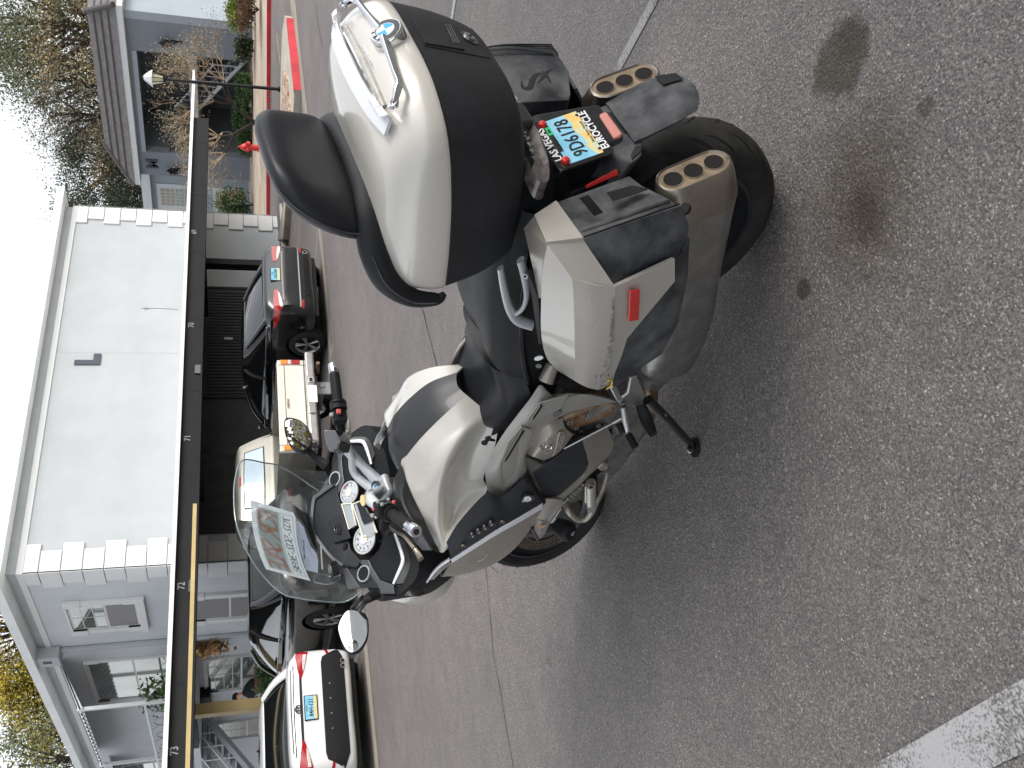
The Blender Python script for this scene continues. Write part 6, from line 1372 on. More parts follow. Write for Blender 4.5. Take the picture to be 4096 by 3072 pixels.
mb=MB(); mb.tube([(3.75,-.80,1.02),(3.74,-.80,1.55),(3.72,-.80,1.75)],[.004,.003,.002],n=6); mb.build('aerial','trim_black',pk)
mb=MB(); mb.b2((.2,-.7,.34),(4.5,.7,.46)); mb.build('chassis','trim_black',pk)
mb=MB()
for sd in (1,-1): mb.loft([[(3.55,sd*(w-.02),1.06),(3.55,sd*(w+.17),1.06),(3.55,sd*(w+.17),1.20),(3.55,sd*(w-.02),1.18)],[(3.63,sd*(w-.02),1.08),(3.63,sd*(w+.15),1.08),(3.63,sd*(w+.15),1.18),(3.63,sd*(w-.02),1.16)]],n=1)
mb.build('door_mirror','trim_black',pk,bevel=.01)
# ================================================================== CARPORT
mat('carport_dark',(.010,.010,.011),.6,var=.2,vscale=3); mat('roof_white',(.78,.78,.76),.5); mat('sunlit_tan',(.50,.38,.17),.45,.2,var=.1,vscale=2); mat('paint_white',(.70,.72,.73),.6); mat('num_grey',(.30,.31,.31),.6)
BB=13.8
cpz=lambda a: 0.0
cp_=empty('carport',(9,BB,0)); tag(cp_,'long black carport with a white roof edge and numbered stalls over the parked cars','carport')
def cpb(mb,name,m,**k):
    for i in range(len(mb.v)): v=mb.v[i]; mb.v[i]=(v[0]-9,v[1]-BB,v[2])
    return mb.build(name,m,cp_,**k)
mb=MB(); mb.b2((-6,BB,2.20),(18.94,BB+.06,2.50)); beam=cpb(mb,'fascia_beam','carport_dark')
mb=MB()
for i in range(14): x=-4+i*1.83; mb.b2((x,BB-.003,2.20),(x+.006,BB+.0,2.50))
cpb(mb,'beam_joint','black')
mb=MB(); mb.b2((-6,BB-.05,2.165),(18.9,BB+.25,2.197)); cpb(mb,'lower_flange','carport_dark')
mb=MB(); mb.b2((-6,BB-.056,2.20),(8.2,BB-.004,2.262)); cpb(mb,'sunlit_strip','sunlit_tan')  # warm sunlight along the beam, painted as a tan strip
mb=MB(); mb.add([(-6,BB-.10,2.50),(20.3,BB-.10,2.50),(20.9,BB,2.53),(20.9,17.78,2.62),(-6,17.78,2.62),(-6,BB-.10,2.565),(20.3,BB-.10,2.565),(20.9,BB,2.575),(20.9,17.78,2.66),(-6,17.78,2.66)],[(0,1,2,3,4),(9,8,7,6,5),(0,5,6,1),(1,6,7,2),(2,7,8,3),(3,8,9,4),(4,9,5,0)]); rf=cpb(mb,'roof','roof_white',smooth=0)
mb=MB()
for i in range(18): y=BB+.22+i*.21; mb.b2((-6,y,2.47),(18.9,y+.05,2.497))
mb.b2((-6,BB+.07,2.46),(18.9,17.5,2.472)); cpb(mb,'roof_underside','carport_dark')
PX=(W('H',1750,475,b=15.69)[0],W('J',1700,1160,b=15.69)[0])
for a_,m_ in ((PX[0],'carport_dark'),(PX[0]-5.4,'carport_dark'),(PX[1],'sunlit_tan')):  # last post is tan: sunlight on it is put into its colour
    mb=MB(); mb.b2((a_-.09,15.6,gz(a_,15.6)-.1),(a_+.09,15.78,2.30)); mb.b2((a_-.10,15.59,gz(a_,15.6)-.1),(a_-.09,15.79,2.30)); p=cpb(mb,'post',m_,bevel=.004)
    mb=MB(); mb.b2((a_-.06,BB+.06,2.22),(a_+.06,17.5,2.45)); cpb(mb,'cross_beam','carport_dark')
for nn,k,u,v in (('69','H',1430,235),('70','H',1410,922),('71','I',1383,280),('72','I',1338,1370),('73','J',1287,1480)):
    p=W(k,u,v,b=BB-.004); t=txt(nn,.155,'num_grey',beam,(p[0]-9,p[1]-BB,p[2]),(1,0,0),(0,-1,0),name='stall_number',bold=.002,sx=.85)
for k,u,v in (('H',1462,1250),('J',1420,265)):
    p=W(k,u,v,b=BB-.012); mb=MB(); mb.b2((p[0]-.10,p[1]-.02,p[2]-.06),(p[0]+.10,p[1]+.012,p[2]+.06)); cpb(mb,'beam_clip','frame_dark')
# ================================================================== APARTMENT BLOCK BEHIND THE CARPORT
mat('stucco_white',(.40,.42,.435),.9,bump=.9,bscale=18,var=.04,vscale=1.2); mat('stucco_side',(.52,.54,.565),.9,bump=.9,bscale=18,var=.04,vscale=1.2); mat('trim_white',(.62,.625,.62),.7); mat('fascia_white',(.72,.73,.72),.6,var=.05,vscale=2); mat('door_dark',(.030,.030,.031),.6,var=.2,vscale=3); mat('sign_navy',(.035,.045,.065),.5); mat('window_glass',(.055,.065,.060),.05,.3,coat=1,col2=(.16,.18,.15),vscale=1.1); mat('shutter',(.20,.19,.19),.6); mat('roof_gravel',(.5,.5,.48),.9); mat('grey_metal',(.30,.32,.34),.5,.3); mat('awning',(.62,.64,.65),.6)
CA,CB=9.18,17.8; TOP=6.02
apt=empty('apartment_building',(CA,CB,0)); tag(apt,'two storey pale stucco apartment block with quoined corners and a dark letter L','building')
def ab(mb,name,m,parent=None,**k):
    for i in range(len(mb.v)): v=mb.v[i]; mb.v[i]=(v[0]-CA,v[1]-CB,v[2])
    return mb.build(name,m,parent or apt,**k)
AR=20.03
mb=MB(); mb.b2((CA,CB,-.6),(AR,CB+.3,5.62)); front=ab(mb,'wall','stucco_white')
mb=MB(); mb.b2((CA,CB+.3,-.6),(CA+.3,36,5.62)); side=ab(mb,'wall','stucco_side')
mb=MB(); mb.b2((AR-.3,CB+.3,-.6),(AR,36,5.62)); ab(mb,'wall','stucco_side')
mb=MB(); mb.b2((CA-.03,CB-.03,5.62),(AR+.03,36,5.74)); ab(mb,'roof_trim','trim_white')
mb=MB(); mb.b2((CA-.0,CB-.0,5.74),(AR,36,5.93)); ab(mb,'frieze','stucco_white')
mb=MB(); mb.b2((CA-.38,CB-.38,5.93),(AR+.38,36.5,6.12)); eave=ab(mb,'roof','fascia_white')
mb0=MB(); mq=MB(); mb=mb0
z=-.25; i=0
while z<5.5:
    h=.40; wd=(.62,.46)[i%2]
    for cxx,sx in ((CA,1),(AR,-1)):
        mb=mb0 if sx>0 else mq
        x0,x1=(cxx-.04,cxx+wd) if sx>0 else (cxx-wd,cxx+.04)
        mb.b2((x0,CB-.045,z),(x1,CB+.001,min(z+h-.015,5.615)))
        w2=(.46,.62)[i%2]; xx=(cxx-.045,cxx+.001) if sx>0 else (cxx-.001,cxx+.045)
        mb.b2((xx[0],CB-.045,z),(xx[1],CB+w2,min(z+h-.015,5.615)))
    z+=h; i+=1
mb=mb0
ab(mb,'quoins','trim_white',bevel=.008)
ab(mq,'quoins','trim_white',bevel=.008)
# letter sign
mb=MB(); pts=[W('H',550,1178,b=CB-.03),W('H',687,1178,b=CB-.03),W('H',690,1132,b=CB-.03),W('H',745,1132,b=CB-.03),W('H',738,1213,b=CB-.03),W('H',550,1213,b=CB-.03)]
x0,x1,x2=pts[4][0],(pts[0][0]+pts[1][0])/2,(pts[2][0]+pts[3][0])/2; z0,z1,z2=pts[4][2],(pts[1][2]),pts[0][2]
mb.poly([(x0,CB-.03,z0),(x2,CB-.03,z0),(x2,CB-.03,z1),(x1,CB-.03,z1),(x1,CB-.03,z2),(x0,CB-.03,z2)],.029,(0,-1,0)); ab(mb,'letter_sign','sign_navy',smooth=0)
# utility crack and stain on the wall
p,q=W('H',1040,798,b=CB-.012),W('H',1310,806,b=CB-.012); mb=MB(); mb.tube([(q[0],CB-.003,q[2]),((p[0]+q[0])/2+.02,CB-.003,(p[2]+q[2])/2),(p[0],CB-.003,p[2])],.008,n=5,sm=3); mb.box(((p[0]),CB-.006,p[2]-.12),(.05,.014,.10)); ab(mb,'wall_crack','shutter')
for (u0,v0,u1,v1) in (('H',765,0,0),): pass
for s_ in (14.9,): 
    mb=MB(); mb.b2((s_,CB-.002,2.6),(s_+.015,CB,5.6)); ab(mb,'control_joint','trim_grey')
mat('trim_grey',(.35,.37,.38),.9)
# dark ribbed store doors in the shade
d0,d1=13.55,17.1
mb=MB(); mb.b2((9.85,CB-.025,-.25),(d0-.08,CB-.002,2.50)); ab(mb,'shade_panel','door_dark')  # dark panel standing in for the deep shade under the carport
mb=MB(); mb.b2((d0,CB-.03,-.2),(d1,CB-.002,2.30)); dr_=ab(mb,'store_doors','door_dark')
mb=MB()
n_=34
for i in range(n_): x=d0+.06+i*(d1-d0-.12)/n_; mb.b2((x,CB-.048,-.1),(x+.055,CB-.03,2.24))
ab(mb,'door_ribs','door_dark',parent=None)
mb=MB(); mb.b2((d0-.07,CB-.05,-.2),(d0,CB-.002,2.37)); mb.b2((d1,CB-.05,-.2),(d1+.07,CB-.002,2.37)); mb.b2((d0,CB-.05,2.30),(d1,CB-.002,2.37)); ab(mb,'door_frame','carport_dark')
mb=MB(); p=W('H',1685,1023,b=CB-.06); mb.b2((p[0]-.04,CB-.075,p[2]-.10),(p[0]+.04,CB-.048,p[2]+.10)); ab(mb,'door_lock','grey_metal')
# windows on the left flank
def flank_window(y0,y1,z0,z1,split,trimw=.17,drop=.0,top='window_glass',bot='shutter',grid=2):
    mb=MB(); mb.b2((CA-.02,y0,z0),(CA-.001,y1,z1)); f=ab(mb,'window','trim_white')
    zs=z0+(z1-z0)*split
    fr=.05
    mb=MB(); mb.b2((CA-.028,y0+fr,zs+fr/2),(CA-.021,y1-fr,z1-fr)); ab(mb,'pane',top,parent=None).parent=f
    bpy.context.view_layer.update()
    mb=MB(); mb.b2((CA-.028,y0+fr,z0+fr),(CA-.021,y1-fr,zs-fr/2)); ab(mb,'pane',bot,parent=None).parent=f
    if grid:
        mb=MB()
        for i in range(1,grid+1): zz=zs+(z1-zs)*i/(grid+1); mb.b2((CA-.034,y0+fr,zz-.008),(CA-.028,y1-fr,zz+.008))
        mb.b2((CA-.034,(y0+y1)/2-.008,zs),(CA-.028,(y0+y1)/2+.008,z1-fr)); ab(mb,'glazing_bar','trim_white',parent=None).parent=f
    mb=MB(); t=trimw
    mb.b2((CA-.07,y0-t,z0-.0),(CA-.001,y0,z1)); mb.b2((CA-.07,y1,z0),(CA-.001,y1+t,z1)); mb.b2((CA-.055,y0-t,z1),(CA-.001,y1+t,z1+.05))
    mb.b2((CA-.09,y0-t-.03,z1-.30),(CA-.001,y0+.0,z1+.04)); mb.b2((CA-.09,y1,z1-.30),(CA-.001,y1+t+.03,z1+.04)); mb.b2((CA-.09,y0-t-.03,z0-.02),(CA-.001,y0,z0+.26)); mb.b2((CA-.09,y1,z0-.02),(CA-.001,y1+t+.03,z0+.26))
    mb.b2((CA-.12,y0-t-.03,z0-.17),(CA-.001,y1+t+.03,z0-.02)); ab(mb,'window_surround','trim_white',parent=None,bevel=.006).parent=f
    return f
pA=[W('J',470,450,a=CA),W('J',1000,400,a=CA),W('J',505,580,a=CA),W('J',1015,540,a=CA)]
flank_window(19.38,20.62,3.66,5.06,.47)
flank_window(19.45,20.60,.35,2.55,.62,top='shutter',bot='shutter',grid=0)
# downpipe and hopper
mb=MB(); mb.b2((CA-.10,21.55,-.1),(CA-.01,21.72,5.45)); mb.b2((CA-.30,21.45,5.45),(CA-.01,21.95,6.02)); ab(mb,'downpipe','stucco_white',bevel=.01)
mb=MB(); mb.b2((CA-.31,21.62,5.62),(CA-.30,21.74,5.80)); ab(mb,'hopper_slot','black')
# ground floor sliding window and upper patio door
flank_window(23.0,25.3,.55,2.35,.50,trimw=.02,top='window_glass',bot='window_glass',grid=3)
flank_window(22.55,25.2,2.95,5.05,.50,trimw=.02,top='window_glass',bot='window_glass',grid=0)
flank_window(31.0,33.6,3.2,5.0,.50,trimw=.02,top='window_glass',bot='window_glass',grid=1)
flank_window(28.0,29.6,.35,2.2,.50,trimw=.02,top='window_glass',bot='window_glass',grid=3)
# ribbed awnings
def awning(y0,y1,zt,zb,dep,name='awning'):
    mb=MB(); n=int((y1-y0)/.30)
    for i in range(n): y=y0+(y1-y0)*i/n; yy_=y+(y1-y0)/n*.62; mb.add([(CA-.01,y,zt),(CA-.01,yy_,zt),(CA-dep,yy_,zb),(CA-dep,y,zb),(CA-.01,y,zt-.03),(CA-.01,yy_,zt-.03),(CA-dep,yy_,zb-.10),(CA-dep,y,zb-.10)],[(0,1,2,3),(7,6,5,4),(0,4,5,1),(1,5,6,2),(2,6,7,3),(3,7,4,0)])
    mb.add([(CA-.01,y0,zt-.02),(CA-.01,y1,zt-.02),(CA-dep,y1,zb-.02),(CA-dep,y0,zb-.02),(CA-.01,y0,zt-.05),(CA-.01,y1,zt-.05),(CA-dep,y1,zb-.05),(CA-dep,y0,zb-.05)],[(0,1,2,3),(7,6,5,4),(0,4,5,1),(1,5,6,2),(2,6,7,3),(3,7,4,0)])
    return ab(mb,name,'awning',smooth=0)
awning(22.2,29.2,5.60,5.05,1.25); awning(30.0,35.5,5.30,4.85,1.15)
# balcony deck, posts and rails
mb=MB(); mb.b2((CA-1.3,22.1,2.52),(CA-.01,30,2.70)); mb.b2((CA-1.3,30,2.52),(CA-.01,35.5,2.70)); ab(mb,'balcony_deck','stucco_side')
for y in (22.25,26.6,30.9): 
    mb=MB(); mb.b2((CA-1.28,y,2.7),(CA-1.20,y+.08,5.08)); ab(mb,'balcony_post','awning')
mb=MB()
for z in (2.85,3.62,): mb.b2((CA-1.27,22.3,z),(CA-1.23,35.3,z+.05))
for i in range(90):
    y=22.4+i*.144
    if y>26.6: mb.b2((CA-1.26,y,2.88),(CA-1.24,y+.03,3.62))
ab(mb,'balcony_rail','awning',smooth=0)
mb=MB()
for i in range(4):
    y=22.7+i*1.0
    mb.tube([(CA-1.25,y+.28*math.cos(a),3.25+.28*math.sin(a)) for a in np.linspace(0,2*math.pi,19)],.014,n=6,cap=False); mb.tube([(CA-1.25,y-.45,2.9),(CA-1.25,y+.5,3.6)],.010,n=6)
ab(mb,'wrought_iron','grey_metal')
# outside stairs on the far left
st=empty('outside_stairs',(7,28,0)); tag(st,'grey steel staircase with railings beside the apartment wall behind the white car','staircase')
def sb(mb,name,m,**k):
    for i in range(len(mb.v)): v=mb.v[i]; mb.v[i]=(v[0]-7,v[1]-28,v[2])
    return mb.build(name,m,st,**k)
YS=(27.0,28.15); A0,Z0,A1,Z1=8.95,2.36,5.55,-.20
for y in YS: mb=MB(); mb.tube([(A0,y,Z0),(A1,y,Z1)],.115,n=4,flat=.45,ref=(0,0,1)); sb(mb,'stringer','grey_metal')
mb=MB()
for i in range(14): t=(i+.5)/14; x=A0+(A1-A0)*t; z=Z0+.06+(Z1-Z0)*t; mb.b2((x-.14,YS[0],z-.02),(x+.14,YS[1],z+.03))
sb(mb,'treads','grey_metal')
for y in YS:
    mb=MB()
    for h in (.5,.95): mb.tube([(A0,y,Z0+h),(A1,y,Z1+h)],.022,n=8)
    for i in range(10): t=i/9; mb.tube([(A0+(A1-A0)*t,y,Z0+(Z1-Z0)*t),(A0+(A1-A0)*t,y,Z0+.95+(Z1-Z0)*t)],.016,n=6)
    sb(mb,'handrail','awning')
mb=MB(); mb.b2((7.6,27.0,2.38),(9.15,31.0,2.50)); sb(mb,'landing','grey_metal')
mb=MB()
for h in (.5,.95): mb.tube([(7.7,28.2,2.5+h),(7.7,31.0,2.5+h)],.022,n=8)
for i in range(9): y=28.2+i*.35; mb.tube([(7.7,y,2.5),(7.7,y,3.45)],.016,n=6)
sb(mb,'landing_rail','awning')
mb=MB()
for y in (28.3,30.9): mb.tube([(7.72,y,-.3),(7.72,y,2.4)],.05,n=10)
sb(mb,'support_post','grey_metal')
# electricity meter box
eb=empty('meter_box',(CA,25.8,2.2)); tag(eb,'black meter box with two white labels high on the wall above the seated person','meter box')
mb=MB(); mb.b2((-.30,-.8,.05),(-.01,.8,.31)); b_=mb.build('box','trim_black',eb,bevel=.02)
mb=MB(); mb.b2((-.31,-.30,.12),(-.30,-.12,.28)); mb.build('label','paper_plate',eb)
mb=MB(); mb.b2((-.31,-.40,.07),(-.30,-.34,.16)); mb.build('label','paper_plate',eb)
# ================================================================== FAR APARTMENT BLOCK (letter sign, brown hipped roof)
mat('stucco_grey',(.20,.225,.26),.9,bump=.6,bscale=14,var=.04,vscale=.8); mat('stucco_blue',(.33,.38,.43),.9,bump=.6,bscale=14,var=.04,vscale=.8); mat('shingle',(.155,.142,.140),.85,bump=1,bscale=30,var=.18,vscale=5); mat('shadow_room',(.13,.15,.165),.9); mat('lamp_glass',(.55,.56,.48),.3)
MA=30.0; MB0,MB1=17.9,25.0
far=empty('apartment_building',(MA,21,.9)); tag(far,'grey blue apartment block with brown shingle roof, covered walkway and wall lanterns','building')
def fb2(mb,name,m,parent=None,**k):
    for i in range(len(mb.v)): v=mb.v[i]; mb.v[i]=(v[0]-MA,v[1]-21,v[2]-.9)
    return mb.build(name,m,parent or far,**k)
y0,y1=19.26,23.62
mb=MB(); mb.b2((MA,18.05,.4),(MA+.35,y0,5.15)); mb.b2((MA,y1,.4),(MA+.35,24.75,5.15)); mb.b2((MA,y0,4.97),(MA+.35,y1,5.15)); fb2(mb,'front_wall','stucco_grey')
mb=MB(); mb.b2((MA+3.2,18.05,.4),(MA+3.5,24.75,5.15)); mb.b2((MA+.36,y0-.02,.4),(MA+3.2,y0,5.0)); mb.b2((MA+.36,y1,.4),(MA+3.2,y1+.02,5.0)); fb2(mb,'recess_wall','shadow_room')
mb=MB(); mb.b2((MA-.02,y0,4.86),(MA-.001,y1,5.02)); fb2(mb,'opening_lintel','stucco_blue')
mb=MB(); mb.b2((MA+.05,y0,2.88),(MA+3.2,y1,3.16)); fb2(mb,'walkway_slab','concrete_grey')
mat('concrete_grey',(.45,.46,.44),.85,var=.1,vscale=3)
mb=MB()
mb.b2((MA+.10,y0,3.95),(MA+.13,y1,4.0))
for i in range(30): y=y0+i*(y1-y0)/30; mb.b2((MA+.10,y,3.16),(MA+.12,y+.02,3.95))
fb2(mb,'walkway_rail','carport_dark',smooth=0)
mb=MB(); mb.b2((MA+3.1,20.2,3.2),(MA+3.2,21.1,4.75)); mb.mat(1); mb.b2((MA+3.08,20.3,3.3),(MA+3.1,20.6,4.65)); fb2(mb,'window',['stucco_grey','window_glass'])
for h_ in ((.95,19.5,20.9),):
    mb=MB(); mb.tube([(MA+.6,19.3,.95),(MA+.6,21.9,2.9)],.07,n=6); mb.tube([(MA+1.5,19.3,.95),(MA+1.5,21.9,2.9)],.07,n=6)
    for i in range(12): t=(i+.5)/12; mb.b2((MA+.6,19.3+2.6*t-.1,.95+1.95*t),(MA+1.5,19.3+2.6*t+.12,1.0+1.95*t))
    mb.tube([(MA+.6,20.2,2.5),(MA+.6,21.9,3.75)],.03,n=6); mb.tube([(MA+.6,19.9,1.4),(MA+.6,19.9,2.3),(MA+.6,20.9,3.05)],.035,n=6)
    for i in range(7): y=20.2+i*.22; mb.tube([(MA+.6,y,1.6+.75*(y-20)),(MA+.6,y,2.35+.75*(y-20))],.018,n=5)
    fb2(mb,'stairs','awning')
# bluish return wall towards the right and lower wing on the left
mb=MB(); mb.b2((MA,17.75,.4),(48,18.05,5.15)); fb2(mb,'side_wall','stucco_blue')
mb=MB(); mb.b2((MA+1.5,24.75,.4),(MA+1.8,34,5.15)); fb2(mb,'wing_wall','stucco_blue')
mb=MB(); mb.b2((MA-.30,17.45,5.15),(48,25.05,5.36)); mb.b2((MA+1.1,25.05,4.95),(48,34,5.30)); fb2(mb,'eaves_board','trim_pale')
mat('trim_pale',(.62,.66,.68),.6)
mb=MB(); mb.add([(MA-.34,17.4,5.36),(48,17.4,5.36),(48,25.1,5.36),(MA-.34,25.1,5.36),(MA+.75,18.4,6.42),(48,18.4,6.42),(48,24.0,6.42),(MA+.75,24.0,6.42)],[(3,2,1,0),(4,5,6,7),(0,1,5,4),(1,2,6,5),(2,3,7,6),(3,0,4,7)])
rf_=fb2(mb,'roof','shingle',smooth=0)
mb=MB()
for i in range(1,4): t=i/4; x=MA-.34+1.09*t; z=5.36+1.06*t; yy0=17.4+1.0*t; yy1=25.1-1.1*t; mb.b2((x-.03,yy0,z-.01),(x+.02,yy1,z+.045)); mb.b2((x,yy0-.03,z-.01),(47.9,yy0+.02,z+.045))
mb.tube([(MA-.34,17.4,5.40),(MA+.75,18.4,6.46)],.09,n=8); mb.tube([(MA-.34,25.1,5.40),(MA+.75,24.0,6.46)],.07,n=8); fb2(mb,'shingle_courses','shingle_dark',smooth=0)
mat('shingle_dark',(.085,.078,.077),.85)
mb=MB(); mb.b2((31.2,17.35,5.36),(31.8,17.8,5.95)); fb2(mb,'roof_vent','trim_pale')
def lantern(a,b,z,lab):
    e=empty('wall_lantern',(a,b,z)); tag(e,lab,'wall lantern',group='lanterns on the far block')
    mb=MB(); mb.revolve([(-.16,.02),(-.15,.10),(.12,.14),(.14,.16),(.22,.06),(.30,.015)],(-.20,0,0),(0,0,1),n=8); mb.mat(1); mb.revolve([(-.13,.09),(.10,.125)],(-.20,0,0),(0,0,1),n=8); mb.mat(0); mb.tube([(0,0,-.40),(-.08,0,-.30),(-.18,0,-.18)],.018,n=6); mb.b2((-.02,-.04,-.5),(0,.04,-.1)); mb.build('lantern_body',['trim_black','lamp_glass'],e)
lantern(MA,18.74,3.80,'black wall lantern right of the covered walkway on the grey wall'); lantern(MA,24.34,3.86,'black wall lantern left of the walkway, just above the carport edge')
mb=MB(); p=(MA-.02,24.18,4.66); 
t=txt('M',.62,'sign_navy',far,(p[0]-MA,p[1]-21,p[2]-.9),(0,-1,0),(-1,0,0),name='letter_sign',ext=.02,bold=.012)
# windows of the left wing, on its own plane
WA=MA+1.5
def fwin(y0,y1,z0,z1):
    mb=MB(); mb.b2((WA-.05,y0,z0),(WA-.001,y1,z1)); f=fb2(mb,'window','trim_pale')
    mb=MB(); zs=(z0+z1)/2; mb.b2((WA-.06,y0+.25,z0+.15),(WA-.051,y1-.25,zs-.03)); mb.mat(1); mb.b2((WA-.06,y0+.25,zs+.03),(WA-.051,y1-.25,z1-.15)); o=fb2(mb,'pane',['window_glass','pane_warm']); o.parent=f
    mb=MB()
    for i in range(1,5): y=y0+.25+(y1-y0-.5)*i/5; mb.b2((WA-.066,y-.012,z0+.15),(WA-.06,y+.012,z1-.15))
    for i in range(1,6): z=z0+.15+(z1-z0-.3)*i/6; mb.b2((WA-.066,y0+.25,z-.012),(WA-.06,y1-.25,z+.012))
    o=fb2(mb,'glazing_bar','trim_pale',smooth=0); o.parent=f
mat('pane_warm',(.36,.33,.25),.3)
a_,b_=W('G',1125,1345,a=WA),W('G',1345,1545,a=WA); fwin(a_[1],b_[1],3.3,4.75)
a_,b_=W('G',1550,1375,a=WA),W('G',1760,1565,a=WA); fwin(a_[1],b_[1],1.25,2.5)
# ================================================================== TREES, SHRUBS AND SMALL THINGS
rng=np.random.default_rng(11)
def leafmat(name,cols,sc_=.9,rough=.6):
    m=MT[name]; m.use_nodes=True; n=m.node_tree; p=n.nodes['Principled BSDF']; p.inputs['Roughness'].default_value=rough
    g=n.nodes.new('ShaderNodeNewGeometry'); t=n.nodes.new('ShaderNodeTexNoise'); t.inputs['Scale'].default_value=sc_; t.inputs['Detail'].default_value=3; n.links.new(g.outputs['Position'],t.inputs[0])
    t2=n.nodes.new('ShaderNodeTexWhiteNoise'); t2.noise_dimensions='3D'; mm=n.nodes.new('ShaderNodeVectorMath'); mm.operation='SNAP'; mm.inputs[1].default_value=(.15,.15,.15); n.links.new(g.outputs['Position'],mm.inputs[0]); n.links.new(mm.outputs[0],t2.inputs[0])
    a=n.nodes.new('ShaderNodeMath'); a.operation='MULTIPLY_ADD'; a.inputs[1].default_value=.35; n.links.new(t2.outputs[0],a.inputs[0]); s=n.nodes.new('ShaderNodeMath'); s.operation='SUBTRACT'; s.inputs[1].default_value=.175; n.links.new(t.outputs[0],s.inputs[0]); n.links.new(s.outputs[0],a.inputs[2])
    r=n.nodes.new('ShaderNodeValToRGB'); e=r.color_ramp.elements
    while len(e)<len(cols): e.new(.5)
    for i,c in enumerate(cols): e[i].position=.30+.40*i/(len(cols)-1); e[i].color=(*c,1)
    n.links.new(a.outputs[0],r.inputs[0]); n.links.new(r.outputs[0],p.inputs['Base Color'])
leafmat('leaf_green',[(.08,.095,.05),(.15,.17,.085),(.24,.25,.14)])
leafmat('leaf_dark',[(.03,.045,.022),(.06,.08,.04),(.10,.125,.07)])
leafmat('leaf_orange_lit',[(.17,.16,.09),(.36,.27,.14),(.52,.35,.17)])  # orange light on the right-hand tree tips put into the leaf colour
leafmat('leaf_tan',[(.17,.16,.11),(.31,.27,.19),(.45,.38,.26)])
leafmat('leaf_yellow',[(.06,.07,.015),(.34,.27,.03),(.60,.46,.06)],.5)  # yellow sunlight on the left trees put into the leaf colour
leafmat('leaf_shrub',[(.015,.04,.012),(.035,.08,.02),(.07,.14,.03)],3)
leafmat('leaf_rust',[(.05,.04,.02),(.14,.06,.03),(.12,.08,.03)],3)
mat('bark',(.10,.075,.055),.9,var=.25,vscale=6); mat('bark_dark',(.045,.035,.03),.9,var=.2,vscale=6); mat('twig',(.30,.22,.14),.9,var=.2,vscale=4)
def leaves(name,pts,size,m,parent,aspect=.55,up=.0):
    n=len(pts); pts=np.asarray(pts); u=rng.normal(size=(n,3)); u/=np.linalg.norm(u,axis=1)[:,None]; v=rng.normal(size=(n,3)); v-=u*np.sum(u*v,axis=1)[:,None]; v/=np.linalg.norm(v,axis=1)[:,None]
    s=(size*(.6+.8*rng.random(n)))[:,None]; a=u*s*.5; b=v*s*.5*aspect
    V=np.stack([pts-a,pts-b,pts+a,pts+b],axis=1).reshape(-1,3); me=bpy.data.meshes.new(name)
    me.vertices.add(4*n); me.vertices.foreach_set('co',V.astype(np.float32).ravel()); me.loops.add(4*n); me.loops.foreach_set('vertex_index',np.arange(4*n,dtype=np.int32)); me.polygons.add(n); me.polygons.foreach_set('loop_start',np.arange(0,4*n,4,dtype=np.int32)); me.polygons.foreach_set('loop_total',np.full(n,4,dtype=np.int32)); me.update(); me.materials.append(MT[m])
    o=bpy.data.objects.new(name,me); sc.collection.objects.link(o); o.parent=parent; return o
def tree(label,base,top,rad,ncl,nl,size,m,bark='bark',kind='tree',group=None,crown0=.35,clr=.9,lean=(0,0),bare=0,name='tree'):
    """crown made of clumps of leaves at the ends of limbs; base, top = ground and crown-top height"""
    if base[1]>0: size*=.62; nl=int(nl*1.9); clr*=.80; ncl=int(ncl*1.05)
    t=empty(name,base); tag(t,label,kind,group=group); Hh=top-base[2]; mb=MB()
    tr=[(0,0,-.3),(lean[0]*.3,lean[1]*.3,Hh*.3),(lean[0]*.7,lean[1]*.7,Hh*.6),(lean[0],lean[1],Hh*.92)]
    mb.tube(tr,[Hh*.032,Hh*.024,Hh*.014,Hh*.004],n=9,sm=4); tp=cat(tr,8); L_=[]
    for i in range(ncl):
        f=rng.random(); h=crown0+(1-crown0)*f; prof=math.sin(math.pi*min(1,(.12+.88*(1-f))**.75))**.6 if True else 1
        an=rng.random()*2*math.pi; rr=rad*prof*(.35+.65*rng.random()**.6); c=np.array([lean[0]*h+rr*math.cos(an),lean[1]*h+rr*math.sin(an),Hh*h*(.97+.05*rng.random())])
        st_=tp[int(min(len(tp)-1,max(2,(h-.18)*len(tp))))]; mid=(np.array(st_)+c)/2+rng.normal(size=3)*.15; mb.tube([tuple(st_),tuple(mid),tuple(c)],[Hh*.008,Hh*.004,Hh*.0015],n=5,sm=2)
        k=int(nl*(.5+rng.random())); q=rng.normal(size=(k,3))*np.array([clr,clr,clr*.62])*(.55+.6*rng.random())
        if bare:
            for j in range(bare):
                e=c+rng.normal(size=3)*clr*.8; mb.tube([tuple(c),tuple((c+e)/2+rng.normal(size=3)*.1),tuple(e)],[Hh*.002,Hh*.0012,Hh*.0006],n=3,sm=2)
        L_.append(c+q)
    mb.build('trunk',bark,t,smooth=60); leaves('crown',np.concatenate(L_),size,m,t); return t
g_='trees beyond the far block'
tree('tall grey green tree at the top corner behind the brown roof',(47,29.0,1.2),14.6,3.6,60,230,.26,'leaf_green',group=g_,clr=1.1)
tree('sunlit orange brown tree leaning over the shingle roof, between green ones',(44,28.0,1.2),11.0,2.3,34,110,.22,'leaf_orange_lit','bark_dark',group=g_,bare=4,clr=.8)
tree('sparse tan tree with thin bare limbs showing sky',(45,31.0,1.2),11.6,2.4,28,60,.20,'leaf_tan','bark_dark',group=g_,bare=8,clr=.85)
tree('grey green tree standing behind the sparse tan one',(50,33.5,1.2),13.6,2.8,44,140,.24,'leaf_green',group=g_,clr=.95)
